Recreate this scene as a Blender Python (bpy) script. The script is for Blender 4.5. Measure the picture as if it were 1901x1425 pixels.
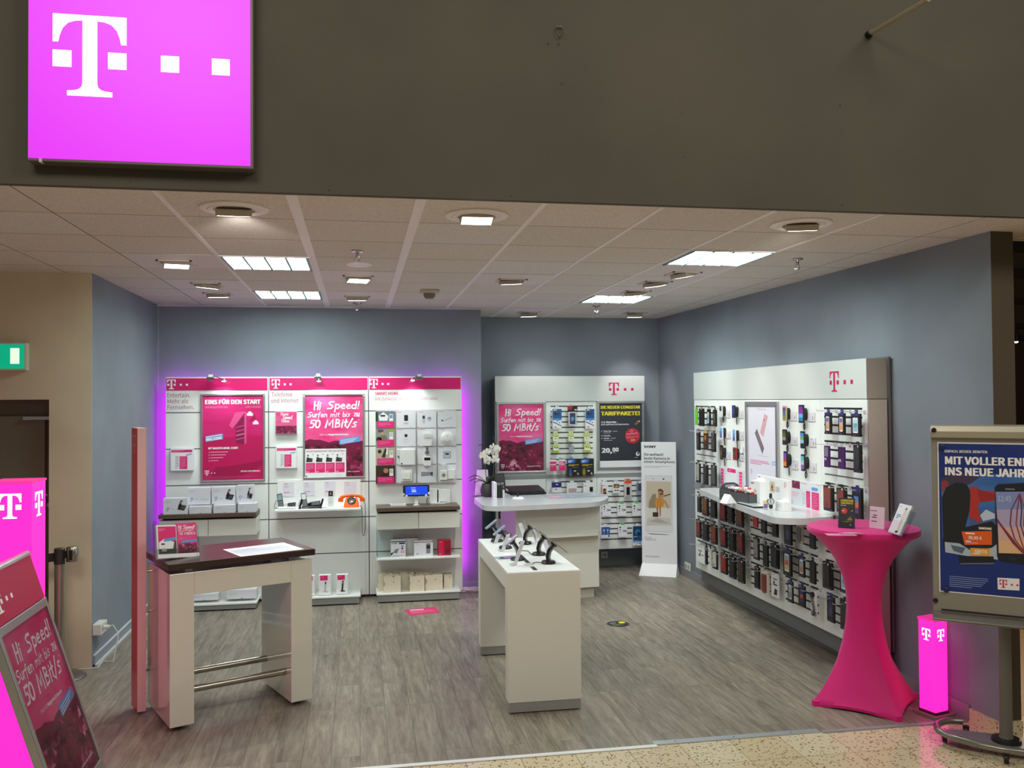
import bpy, math, random
from mathutils import Matrix, Vector
random.seed(7)
for o in list(bpy.data.objects): bpy.data.objects.remove(o)
SC = bpy.context.scene
COL = SC.collection
# ------------------------------------------------------------------ camera, world, exposure
CZ = 1.93                     # eye height above the shop floor
FPX = 1625.28                 # focal length in pixels of a 1901 x 1425 frame
YAW, PITCH, ROLL = 0.173392636, 0.0188483893, -0.00722176132
fw = Vector((math.sin(YAW)*math.cos(PITCH), math.cos(YAW)*math.cos(PITCH), math.sin(PITCH)))
rt0 = Vector((math.cos(YAW), -math.sin(YAW), 0)); up0 = rt0.cross(fw)
rt = math.cos(ROLL)*rt0 + math.sin(ROLL)*up0
up = -math.sin(ROLL)*rt0 + math.cos(ROLL)*up0
cam = bpy.data.objects.new('camera', bpy.data.cameras.new('camera'))
COL.objects.link(cam)
cam.data.sensor_fit = 'HORIZONTAL'; cam.data.sensor_width = 36.0
cam.data.lens = 36.0*FPX/1901.0
cam.data.clip_start = 0.05; cam.data.clip_end = 100
cam.matrix_world = Matrix(((rt.x, up.x, -fw.x, 0), (rt.y, up.y, -fw.y, 0), (rt.z, up.z, -fw.z, CZ), (0, 0, 0, 1)))
SC.camera = cam
W = bpy.data.worlds.new('world'); SC.world = W; W.use_nodes = True
W.node_tree.nodes['Background'].inputs[0].default_value = (1.0, 0.90, 0.78, 1)
W.node_tree.nodes['Background'].inputs[1].default_value = 0.16
SC.view_settings.view_transform = 'Standard'; SC.view_settings.look = 'None'
SC.view_settings.gamma = 1.0; SC.view_settings.use_curve_mapping = False
SC.view_settings.exposure = 0.0

def lamp(kind, name, loc, target, power, col, size=0.1, size_y=None, spot=60, blend=0.6):
    d = bpy.data.lights.new(name, kind); d.energy = power; d.color = col
    if kind == 'AREA':
        d.shape = 'RECTANGLE' if size_y else 'SQUARE'; d.size = size
        if size_y: d.size_y = size_y
    else:
        d.shadow_soft_size = size
    if kind == 'SPOT': d.spot_size = math.radians(spot); d.spot_blend = blend
    o = bpy.data.objects.new(name, d); COL.objects.link(o)
    o.location = loc
    o.rotation_euler = (Vector(target)-Vector(loc)).to_track_quat('-Z', 'Y').to_euler()
    return o
# lamps of the shopping mall hall in front of the shop (high up, behind and above the viewer)
lamp('AREA', 'hall_lamp', (3.2, 0.4, 5.2), (2.2, 5.0, 0.6), 94, (1.0, 0.93, 0.82), 2.2, 1.2)
lamp('AREA', 'hall_lamp', (-1.4, 0.2, 5.2), (-0.4, 5.5, 0.4), 80, (1.0, 0.92, 0.80), 2.0, 1.2)
# soft overall spread of the shop's own ceiling fixtures is given by the fixtures themselves (see ceiling section)

# ------------------------------------------------------------------ view-ray helpers: a picture point onto a real plane of the room
def ray(px, py):
    a = (px-950.5)/FPX; b = -(py-712.5)/FPX
    return fw + a*rt + b*up
EYE = Vector((0, 0, CZ))
def onx(px, py, x): d = ray(px, py); return EYE + d*(x/d.x)
def ony(px, py, y): d = ray(px, py); return EYE + d*(y/d.y)
def onz(px, py, z): d = ray(px, py); return EYE + d*((z-CZ)/d.z)

# ------------------------------------------------------------------ materials
def lin(c): return c/12.92 if c <= 0.04045 else ((c+0.055)/1.055)**2.4
def L3(rgb): return tuple(lin(v/255.0) for v in rgb)
MC = {}
def mat(name, rgb, rough=0.5, metal=0.0, spec=0.5, emit=0.0, ecol=None, coat=0.0):
    """rgb: sRGB 0-255 surface colour"""
    if name in MC: return MC[name]
    m = bpy.data.materials.new(name); m.use_nodes = True
    b = m.node_tree.nodes['Principled BSDF']
    b.inputs['Base Color'].default_value = (*L3(rgb), 1)
    b.inputs['Roughness'].default_value = rough; b.inputs['Metallic'].default_value = metal
    b.inputs['Specular IOR Level'].default_value = spec
    b.inputs['Coat Weight'].default_value = coat
    if emit:
        b.inputs['Emission Color'].default_value = (*L3(ecol or rgb), 1)
        b.inputs['Emission Strength'].default_value = emit
    MC[name] = m; return m
def ink(r, g, b, rough=0.45):
    return mat('ink_%d_%d_%d' % (r, g, b), (r, g, b), rough)
def nt(name):
    m = bpy.data.materials.new(name); m.use_nodes = True; t = m.node_tree
    return m, t, t.nodes['Principled BSDF']
def node(t, kind, **kw):
    n = t.nodes.new(kind)
    for k, v in kw.items():
        if k.startswith('i_'):
            key = k[2:]; n.inputs[int(key) if key.isdigit() else key.replace('_', ' ')].default_value = v
        else: setattr(n, k, v)
    return n
def lk(t, a, b): t.links.new(a, b)
def ramp(t, stops, interp='LINEAR'):
    r = t.nodes.new('ShaderNodeValToRGB'); r.color_ramp.interpolation = interp
    e = r.color_ramp.elements
    while len(e) < len(stops): e.new(0.5)
    for k, (p, c) in enumerate(stops): e[k].position = p; e[k].color = (*L3(c), 1)
    return r
def math_n(t, op, a, b=None):
    n = t.nodes.new('ShaderNodeMath'); n.operation = op
    for k, v in enumerate((a, b)):
        if v is None: continue
        if isinstance(v, (int, float)): n.inputs[k].default_value = v
        else: lk(t, v, n.inputs[k])
    return n.outputs[0]
def clear(name, tint=(235, 240, 245), gloss=0.06):
    m = bpy.data.materials.new(name); m.use_nodes = True; t = m.node_tree
    t.nodes.remove(t.nodes['Principled BSDF'])
    tr = node(t, 'ShaderNodeBsdfTransparent'); tr.inputs[0].default_value = (*L3(tint), 1)
    gl = node(t, 'ShaderNodeBsdfGlossy'); gl.inputs['Roughness'].default_value = 0.08
    mx = node(t, 'ShaderNodeMixShader'); mx.inputs[0].default_value = gloss
    lk(t, tr.outputs[0], mx.inputs[1]); lk(t, gl.outputs[0], mx.inputs[2])
    lk(t, mx.outputs[0], t.nodes['Material Output'].inputs[0]); return m

WHITE = mat('white_laminate', (238, 240, 237), 0.42)
GLOSSW = mat('gloss_white', (232, 230, 222), 0.12, coat=0.3)
CREAM = mat('cream_lacquer', (224, 224, 214), 0.3)
PAPER = mat('paper_white', (238, 238, 240), 0.6)
PAPERB = mat('bright_card', (240, 240, 240), 0.6)
BOXW = mat('carton_white', (222, 222, 230), 0.5)
MAG = mat('magenta_print', (230, 40, 120), 0.4)
MAGD = mat('magenta_dark', (168, 16, 76), 0.4)
MAGM = mat('magenta_mid', (198, 20, 92), 0.4)
PINKL = mat('pink_pale', (238, 150, 190), 0.45)
BLUE = mat('sky_blue_label', (96, 160, 224), 0.45)
BLACK = mat('black_plastic', (20, 20, 21), 0.35)
BLACKM = mat('black_matt', (26, 25, 25), 0.6)
SLOT = mat('slot_black', (16, 17, 18), 0.5)
GROOVE = mat('groove_grey', (96, 100, 100), 0.6)
GREYT = mat('grey_laminate', (204, 206, 210), 0.22)
GREYD = mat('grey_band', (150, 154, 154), 0.4)
PLINTH = mat('plinth_grey', (142, 144, 142), 0.45)
ALU = mat('brushed_aluminium', (186, 188, 190), 0.32, 0.85)
CHROME = mat('chrome', (200, 200, 200), 0.12, 1.0)
STEEL = mat('steel_tube', (176, 170, 160), 0.22, 1.0)
GREYTX = mat('print_grey', (130, 130, 138), 0.5)
GREYLT = mat('print_pale_grey', (196, 196, 204), 0.5)
DARKTX = mat('print_dark', (40, 42, 46), 0.5)
WTX = mat('print_white', (248, 246, 248), 0.5)
YEL = mat('yellow_print', (232, 214, 30), 0.45)
ORANGE = mat('orange_plastic', (246, 104, 20), 0.25)
LIME = mat('lime_print', (196, 214, 90), 0.45)
GREENP = mat('green_print', (70, 200, 96), 0.45)
CLEAR = clear('clear_acrylic', (238, 242, 245), 0.06)
FROST = clear('glass_panel', (222, 234, 238), 0.10)

# painted walls
def paint(name, rgb, bump=0.04, var=0.05):
    m, t, b = nt(name)
    tc = node(t, 'ShaderNodeTexCoord')
    n1 = node(t, 'ShaderNodeTexNoise', i_Scale=1.3, i_Detail=3.0); lk(t, tc.outputs['Object'], n1.inputs['Vector'])
    n2 = node(t, 'ShaderNodeTexNoise', i_Scale=160.0, i_Detail=2.0); lk(t, tc.outputs['Object'], n2.inputs['Vector'])
    a = tuple(max(0, v*(1-var)) for v in rgb); c = tuple(min(255, v*(1+var)) for v in rgb)
    r = ramp(t, [(0.3, a), (0.7, c)]); lk(t, n1.outputs['Fac'], r.inputs[0]); lk(t, r.outputs[0], b.inputs['Base Color'])
    bp = node(t, 'ShaderNodeBump', i_Strength=bump, i_Distance=0.01); lk(t, n2.outputs['Fac'], bp.inputs['Height'])
    lk(t, bp.outputs[0], b.inputs['Normal']); b.inputs['Roughness'].default_value = 0.75
    b.inputs['Specular IOR Level'].default_value = 0.3
    return m
WALLB = paint('blue_grey_wall_paint', (134, 142, 152))
HEADER = paint('olive_header_paint', (84, 80, 70))
BEIGE = paint('beige_wall_paint', (214, 204, 176))
DARKW = paint('dark_brown_paint', (84, 74, 60))

def wood_floor():
    m, t, b = nt('grey_oak_vinyl_planks')
    tc = node(t, 'ShaderNodeTexCoord'); sp = node(t, 'ShaderNodeSeparateXYZ'); lk(t, tc.outputs['Object'], sp.inputs[0])
    # planks 0.15 wide along y, 1.2 long
    cx = node(t, 'ShaderNodeCombineXYZ'); lk(t, sp.outputs['Y'], cx.inputs[0]); lk(t, sp.outputs['X'], cx.inputs[1])
    br = node(t, 'ShaderNodeTexBrick', offset=0.37, offset_frequency=2, squash=1.0)
    br.inputs['Scale'].default_value = 1.0; br.inputs['Mortar Size'].default_value = 0.0012; br.inputs['Mortar Smooth'].default_value = 0.0
    br.inputs['Brick Width'].default_value = 1.22; br.inputs['Row Height'].default_value = 0.155
    br.inputs['Color1'].default_value = (0.0, 0.0, 0.0, 1); br.inputs['Color2'].default_value = (1, 1, 1, 1); br.inputs['Mortar'].default_value = (0.5, 0.5, 0.5, 1)
    lk(t, cx.outputs[0], br.inputs['Vector'])
    mp = node(t, 'ShaderNodeMapping'); mp.inputs['Scale'].default_value = (9.0, 1.0, 1.0); lk(t, tc.outputs['Object'], mp.inputs[0])
    # shift the grain per plank
    ad = node(t, 'ShaderNodeVectorMath', operation='ADD'); lk(t, mp.outputs[0], ad.inputs[0])
    sc = node(t, 'ShaderNodeVectorMath', operation='SCALE'); sc.inputs['Scale'].default_value = 7.0; lk(t, br.outputs['Color'], sc.inputs[0]); lk(t, sc.outputs[0], ad.inputs[1])
    n1 = node(t, 'ShaderNodeTexNoise', i_Scale=1.6, i_Detail=9.0, i_Roughness=0.62, i_Distortion=0.9); lk(t, ad.outputs[0], n1.inputs['Vector'])
    n2 = node(t, 'ShaderNodeTexNoise', i_Scale=5.5, i_Detail=6.0, i_Roughness=0.7); lk(t, ad.outputs[0], n2.inputs['Vector'])
    r1 = ramp(t, [(0.2, (106, 98, 88)), (0.42, (148, 139, 128)), (0.58, (165, 157, 146)), (0.8, (188, 181, 169))]); lk(t, n1.outputs['Fac'], r1.inputs[0])
    r2 = ramp(t, [(0.3, (150, 145, 140)), (0.6, (255, 255, 255))]); lk(t, n2.outputs['Fac'], r2.inputs[0])
    mx = node(t, 'ShaderNodeMix', data_type='RGBA', blend_type='MULTIPLY'); mx.inputs[0].default_value = 0.55
    lk(t, r1.outputs[0], mx.inputs[6]); lk(t, r2.outputs[0], mx.inputs[7])
    # plank to plank tone
    rt_ = ramp(t, [(0.0, (230, 228, 226)), (1.0, (255, 252, 247))]); lk(t, br.outputs['Color'], rt_.inputs[0])
    mx2 = node(t, 'ShaderNodeMix', data_type='RGBA', blend_type='MULTIPLY'); mx2.inputs[0].default_value = 1.0
    lk(t, mx.outputs[2], mx2.inputs[6]); lk(t, rt_.outputs[0], mx2.inputs[7])
    mx3 = node(t, 'ShaderNodeMix', data_type='RGBA'); lk(t, br.outputs['Fac'], mx3.inputs[0]); lk(t, mx2.outputs[2], mx3.inputs[6])
    mx3.inputs[7].default_value = (*L3((78, 72, 66)), 1)
    lk(t, mx3.outputs[2], b.inputs['Base Color']); b.inputs['Roughness'].default_value = 0.42
    b.inputs['Specular IOR Level'].default_value = 0.35
    return m
def terrazzo():
    m, t, b = nt('terrazzo_tiles')
    tc = node(t, 'ShaderNodeTexCoord')
    mp = node(t, 'ShaderNodeMapping'); mp.inputs['Location'].default_value = (0.045, -4.42+0.3*20, 0); lk(t, tc.outputs['Object'], mp.inputs[0])
    br = node(t, 'ShaderNodeTexBrick', offset=0.0, squash=1.0)
    br.inputs['Scale'].default_value = 1.0; br.inputs['Mortar Size'].default_value = 0.0016; br.inputs['Brick Width'].default_value = 0.3; br.inputs['Row Height'].default_value = 0.3
    br.inputs['Color1'].default_value = (0, 0, 0, 1); br.inputs['Color2'].default_value = (1, 1, 1, 1)
    lk(t, mp.outputs[0], br.inputs['Vector'])
    v = node(t, 'ShaderNodeTexVoronoi', i_Scale=66.0, i_Randomness=1.0); lk(t, tc.outputs['Object'], v.inputs['Vector'])
    nz = node(t, 'ShaderNodeTexNoise', i_Scale=46.0, i_Detail=2.0); lk(t, tc.outputs['Object'], nz.inputs['Vector'])
    sx = node(t, 'ShaderNodeSeparateColor'); lk(t, v.outputs['Color'], sx.inputs[0])
    thr = math_n(t, 'MULTIPLY', sx.outputs[0], 0.47)
    d = math_n(t, 'ADD', v.outputs['Distance'], math_n(t, 'MULTIPLY', math_n(t, 'SUBTRACT', nz.outputs['Fac'], 0.5), 0.5))
    chip = math_n(t, 'MULTIPLY', math_n(t, 'LESS_THAN', d, thr), math_n(t, 'GREATER_THAN', sx.outputs[0], 0.55))
    rc = ramp(t, [(0.0, (122, 96, 70)), (0.5, (150, 126, 96)), (1.0, (96, 80, 64))]); lk(t, sx.outputs[1], rc.inputs[0])
    rb = ramp(t, [(0.0, (214, 196, 160)), (1.0, (222, 208, 176))]); lk(t, br.outputs['Color'], rb.inputs[0])
    mx = node(t, 'ShaderNodeMix', data_type='RGBA'); lk(t, chip, mx.inputs[0]); lk(t, rb.outputs[0], mx.inputs[6]); lk(t, rc.outputs[0], mx.inputs[7])
    mx2 = node(t, 'ShaderNodeMix', data_type='RGBA'); lk(t, br.outputs['Fac'], mx2.inputs[0]); lk(t, mx.outputs[2], mx2.inputs[6]); mx2.inputs[7].default_value = (*L3((110, 88, 62)), 1)
    lk(t, mx2.outputs[2], b.inputs['Base Color']); b.inputs['Roughness'].default_value = 0.16; b.inputs['Specular IOR Level'].default_value = 0.55
    return m
GX0, GY0 = -0.30479, 4.702224     # ceiling grid origin
def ceiling_mat():
    m, t, b = nt('mineral_ceiling_tiles')
    tc = node(t, 'ShaderNodeTexCoord'); sp = node(t, 'ShaderNodeSeparateXYZ'); lk(t, tc.outputs['Object'], sp.inputs[0])
    def dist(axis, off, pitch):
        f = math_n(t, 'FRACT', math_n(t, 'ADD', math_n(t, 'DIVIDE', math_n(t, 'SUBTRACT', sp.outputs[axis], off), pitch), 0.5+40))
        return math_n(t, 'MULTIPLY', math_n(t, 'ABSOLUTE', math_n(t, 'SUBTRACT', f, 0.5)), pitch)
    dy = dist('Y', GY0, 0.6012); dx = dist('X', GX0, 0.6)
    crossj = math_n(t, 'LESS_THAN', dy, 0.0035)
    edge = math_n(t, 'LESS_THAN', dx, 0.003)
    tn = node(t, 'ShaderNodeTexWhiteNoise', noise_dimensions='2D')
    cv = node(t, 'ShaderNodeCombineXYZ')
    lk(t, math_n(t, 'FLOOR', math_n(t, 'DIVIDE', math_n(t, 'SUBTRACT', sp.outputs['X'], GX0), 0.6)), cv.inputs[0])
    lk(t, math_n(t, 'FLOOR', math_n(t, 'DIVIDE', math_n(t, 'SUBTRACT', sp.outputs['Y'], GY0), 0.6012)), cv.inputs[1])
    lk(t, cv.outputs[0], tn.inputs['Vector'])
    r = ramp(t, [(0.0, (226, 218, 208)), (0.6, (230, 222, 212)), (0.95, (232, 224, 214)), (1.0, (232, 228, 224))]); lk(t, tn.outputs['Value'], r.inputs[0])
    n2 = node(t, 'ShaderNodeTexNoise', i_Scale=120.0, i_Detail=3.0); lk(t, tc.outputs['Object'], n2.inputs['Vector'])
    rn = ramp(t, [(0.35, (232, 232, 232)), (0.6, (255, 255, 255))]); lk(t, n2.outputs['Fac'], rn.inputs[0])
    mm = node(t, 'ShaderNodeMix', data_type='RGBA', blend_type='MULTIPLY'); mm.inputs[0].default_value = 1.0
    lk(t, r.outputs[0], mm.inputs[6]); lk(t, rn.outputs[0], mm.inputs[7])
    m1 = node(t, 'ShaderNodeMix', data_type='RGBA'); lk(t, math_n(t, 'MAXIMUM', crossj, edge), m1.inputs[0]); lk(t, mm.outputs[2], m1.inputs[6]); m1.inputs[7].default_value = (*L3((92, 78, 68)), 1)
    lk(t, m1.outputs[2], b.inputs['Base Color']); b.inputs['Roughness'].default_value = 0.85; b.inputs['Specular IOR Level'].default_value = 0.2
    bp = node(t, 'ShaderNodeBump', i_Strength=0.2, i_Distance=0.004); lk(t, n2.outputs['Fac'], bp.inputs['Height']); lk(t, bp.outputs[0], b.inputs['Normal'])
    return m
def dark_wood(name, a, c, rough=0.3):
    m, t, b = nt(name)
    tc = node(t, 'ShaderNodeTexCoord'); mp = node(t, 'ShaderNodeMapping'); mp.inputs['Scale'].default_value = (2.0, 30.0, 30.0); lk(t, tc.outputs['Object'], mp.inputs[0])
    n1 = node(t, 'ShaderNodeTexNoise', i_Scale=1.5, i_Detail=6.0, i_Distortion=0.4); lk(t, mp.outputs[0], n1.inputs['Vector'])
    r = ramp(t, [(0.3, a), (0.7, c)]); lk(t, n1.outputs['Fac'], r.inputs[0]); lk(t, r.outputs[0], b.inputs['Base Color'])
    b.inputs['Roughness'].default_value = rough; return m
WENGE = dark_wood('wenge_laminate', (44, 29, 27), (62, 42, 38), 0.26)
BROWNS = dark_wood('walnut_shelf', (84, 68, 58), (104, 86, 74), 0.4)
ORWOOD = dark_wood('honey_oak_floor', (176, 110, 40), (206, 140, 60), 0.4)
def town(name, dark, mid, light, scale):
    """print of a town with many small roofs, all in one hue"""
    m, t, b = nt(name)
    tc = node(t, 'ShaderNodeTexCoord'); sp = node(t, 'ShaderNodeSeparateXYZ'); lk(t, tc.outputs['Object'], sp.inputs[0])
    mp = node(t, 'ShaderNodeMapping'); mp.inputs['Scale'].default_value = (scale, scale*1.25, scale); lk(t, tc.outputs['Object'], mp.inputs[0])
    v = node(t, 'ShaderNodeTexVoronoi', i_Scale=1.0, distance='MANHATTAN'); lk(t, mp.outputs[0], v.inputs['Vector'])
    v2 = node(t, 'ShaderNodeTexVoronoi', i_Scale=2.7, distance='CHEBYCHEV'); lk(t, mp.outputs[0], v2.inputs['Vector'])
    n = node(t, 'ShaderNodeTexNoise', i_Scale=0.6, i_Detail=4.0); lk(t, mp.outputs[0], n.inputs['Vector'])
    s1 = node(t, 'ShaderNodeSeparateColor'); lk(t, v.outputs['Color'], s1.inputs[0])
    s2 = node(t, 'ShaderNodeSeparateColor'); lk(t, v2.outputs['Color'], s2.inputs[0])
    val = math_n(t, 'ADD', math_n(t, 'MULTIPLY', s1.outputs[0], 0.45), math_n(t, 'ADD', math_n(t, 'MULTIPLY', s2.outputs[1], 0.4), math_n(t, 'MULTIPLY', math_n(t, 'SUBTRACT', n.outputs['Fac'], 0.5), 0.5)))
    r = ramp(t, [(0.1, dark), (0.42, mid), (0.6, mid), (0.72, light), (0.84, (226, 170, 190))]); lk(t, val, r.inputs[0])
    lk(t, r.outputs[0], b.inputs['Base Color']); b.inputs['Roughness'].default_value = 0.4
    return m
TOWN = town('town_print', (58, 12, 34), (126, 22, 64), (190, 70, 118), 9.5)
TOWNS = town('town_print_small', (70, 18, 40), (132, 30, 72), (196, 90, 130), 46)
def cloudy(name, a, c, sc=3.0):
    m, t, b = nt(name)
    tc = node(t, 'ShaderNodeTexCoord'); mp = node(t, 'ShaderNodeMapping'); mp.inputs['Scale'].default_value = (1, 2.6, 1); lk(t, tc.outputs['Object'], mp.inputs[0])
    n = node(t, 'ShaderNodeTexNoise', i_Scale=sc, i_Detail=5.0, i_Distortion=0.6); lk(t, mp.outputs[0], n.inputs['Vector'])
    r = ramp(t, [(0.35, a), (0.75, c)]); lk(t, n.outputs['Fac'], r.inputs[0]); lk(t, r.outputs[0], b.inputs['Base Color'])
    b.inputs['Roughness'].default_value = 0.4; return m
MAGSKY = cloudy('magenta_sky_print', (226, 36, 118), (242, 116, 172))
# ------------------------------------------------------------------ mesh builder
def fr(o, u, v):
    """frame matrix: local x = u, y = v, z = u x v (towards the viewer for a front)"""
    u = Vector(u).normalized(); v = Vector(v).normalized(); w = u.cross(v)
    return Matrix(((u.x, v.x, w.x, o[0]), (u.y, v.y, w.y, o[1]), (u.z, v.z, w.z, o[2]), (0, 0, 0, 1)))
def F_back(x, y, z): return fr((x, y, z), (1, 0, 0), (0, 0, 1))       # front looks towards -y
def F_right(x, y, z): return fr((x, y, z), (0, -1, 0), (0, 0, 1))     # front looks towards -x
def F_up(x, y, z, a=0.0): return fr((x, y, z), (math.cos(a), math.sin(a), 0), (-math.sin(a), math.cos(a), 0))
TXC = {}
FONT = None
try:      # grotesque face that ships with Blender itself; the built-in face is used when it is absent
    FONT = bpy.data.fonts.load(bpy.utils.system_resource('DATAFILES', path='fonts')+'/Noto Sans CJK Regular.woff2')
except Exception:
    FONT = None
def text_mesh(s, bold):
    k = (s, bold)
    if k not in TXC:
        cu = bpy.data.curves.new('lettering', 'FONT'); cu.body = s; cu.resolution_u = 2; cu.size = 1.0
        if FONT: cu.font = FONT
        o = bpy.data.objects.new('lettering', cu); COL.objects.link(o)
        me = bpy.data.meshes.new_from_object(o)
        vs = [(v.co.x, v.co.y, 0.0) for v in me.vertices]; fs = [tuple(p.vertices) for p in me.polygons]
        if bold:      # heavier strokes: the same glyphs laid a hair's breadth apart
            k = .019*bold; n0 = len(vs); v0 = list(vs); f0 = list(fs); vs, fs = [], []
            for i, (dx, dy) in enumerate(((-k, -k*.5), (k, -k*.5), (-k, k*.5), (k, k*.5), (0, 0))):
                vs += [(x+dx, y+dy, i*3e-5) for x, y, z in v0]; fs += [tuple(j+i*n0 for j in f) for f in f0]
        bpy.data.objects.remove(o); bpy.data.curves.remove(cu); bpy.data.meshes.remove(me)
        xs = [p[0] for p in vs] or [0]; ys = [p[1] for p in vs] or [0]
        TXC[k] = (vs, fs, min(xs), min(ys), max(xs), max(ys))
    return TXC[k]
TL = [(-.425, 1), (-.425, .655), (-.362, .655), (-.345, .74), (-.31, .83), (-.25, .895), (-.17, .925), (-.085, .932), (-.085, .16), (-.095, .115), (-.13, .082), (-.18, .068), (-.26, .06), (-.26, 0)]
T_OUT = TL + [(-x, y) for x, y in reversed(TL)]
# brush lettering: strokes on a unit-high letter
def arc(cx, cy, rx, ry, a0, a1, n=9): return [(cx+rx*math.cos(math.radians(a0+(a1-a0)*i/n)), cy+ry*math.sin(math.radians(a0+(a1-a0)*i/n))) for i in range(n+1)]
BR = {
 'H': (.62, [[(.08, 1), (.1, 0)], [(.5, 1), (.48, .02)], [(.08, .5), (.5, .55)]]),
 'i': (.26, [[(.12, .6), (.1, 0)], [(.15, .86), (.14, .8)]]),
 'S': (.62, [[(.56, .95), (.3, .98), (.12, .8), (.2, .6), (.42, .46), (.5, .28), (.36, .08), (.02, .06)]]),
 'p': (.54, [[(.14, .64), (.1, -.38)], arc(.28, .34, .2, .28, 150, -150)]),
 'e': (.5, [[(.1, .32), (.42, .38), (.38, .56), (.24, .62), (.1, .45), (.1, .2), (.24, .04), (.46, .1)]]),
 'd': (.54, [[(.46, 1), (.44, 0)], arc(.26, .3, .19, .27, 40, 320)]),
 '!': (.26, [[(.16, 1), (.12, .34)], [(.1, .1), (.1, .04)]]),
 'u': (.5, [[(.08, .62), (.1, .2), (.22, .05), (.38, .2), (.42, .62)], [(.42, .62), (.44, 0)]]),
 'r': (.36, [[(.1, .62), (.1, 0)], [(.1, .4), (.2, .58), (.34, .6)]]),
 'f': (.4, [[(.36, .95), (.24, .98), (.18, .8), (.14, -.2)], [(.02, .58), (.34, .62)]]),
 'n': (.5, [[(.1, .62), (.1, 0)], [(.1, .42), (.26, .62), (.4, .5), (.42, 0)]]),
 'm': (.72, [[(.1, .62), (.08, 0)], [(.1, .42), (.24, .62), (.34, .5), (.34, .05)], [(.34, .42), (.5, .62), (.6, .5), (.62, 0)]]),
 't': (.36, [[(.18, .95), (.14, .15), (.3, .02)], [(.0, .62), (.34, .66)]]),
 'b': (.52, [[(.12, 1), (.1, 0)], arc(.27, .28, .18, .27, 150, -150)]),
 's': (.44, [[(.4, .6), (.2, .62), (.1, .48), (.34, .28), (.32, .08), (.02, .04)]]),
 'z': (.46, [[(.04, .6), (.4, .62), (.06, .04), (.44, .06)]]),
 '5': (.58, [[(.54, .96), (.14, .94), (.12, .56), (.34, .6), (.46, .38), (.36, .08), (.04, .06)]]),
 '0': (.6, [arc(.29, .5, .24, .46, 90, 450, 14)]),
 '1': (.34, [[(.06, .78), (.2, 1), (.18, 0)]]),
 'M': (.86, [[(.06, 0), (.2, 1), (.38, .3)], [(.38, .3), (.66, 1), (.72, 0)]]),
 'B': (.6, [[(.12, 1), (.1, 0)], [(.12, .96), (.4, .9), (.42, .66), (.14, .54)], [(.14, .54), (.5, .4), (.46, .1), (.1, .02)]]),
 '/': (.42, [[(.4, 1.05), (.02, -.08)]]),
 'o': (.48, [arc(.23, .3, .18, .27, 90, 450)]),
 ' ': (.34, []),
}
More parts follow.
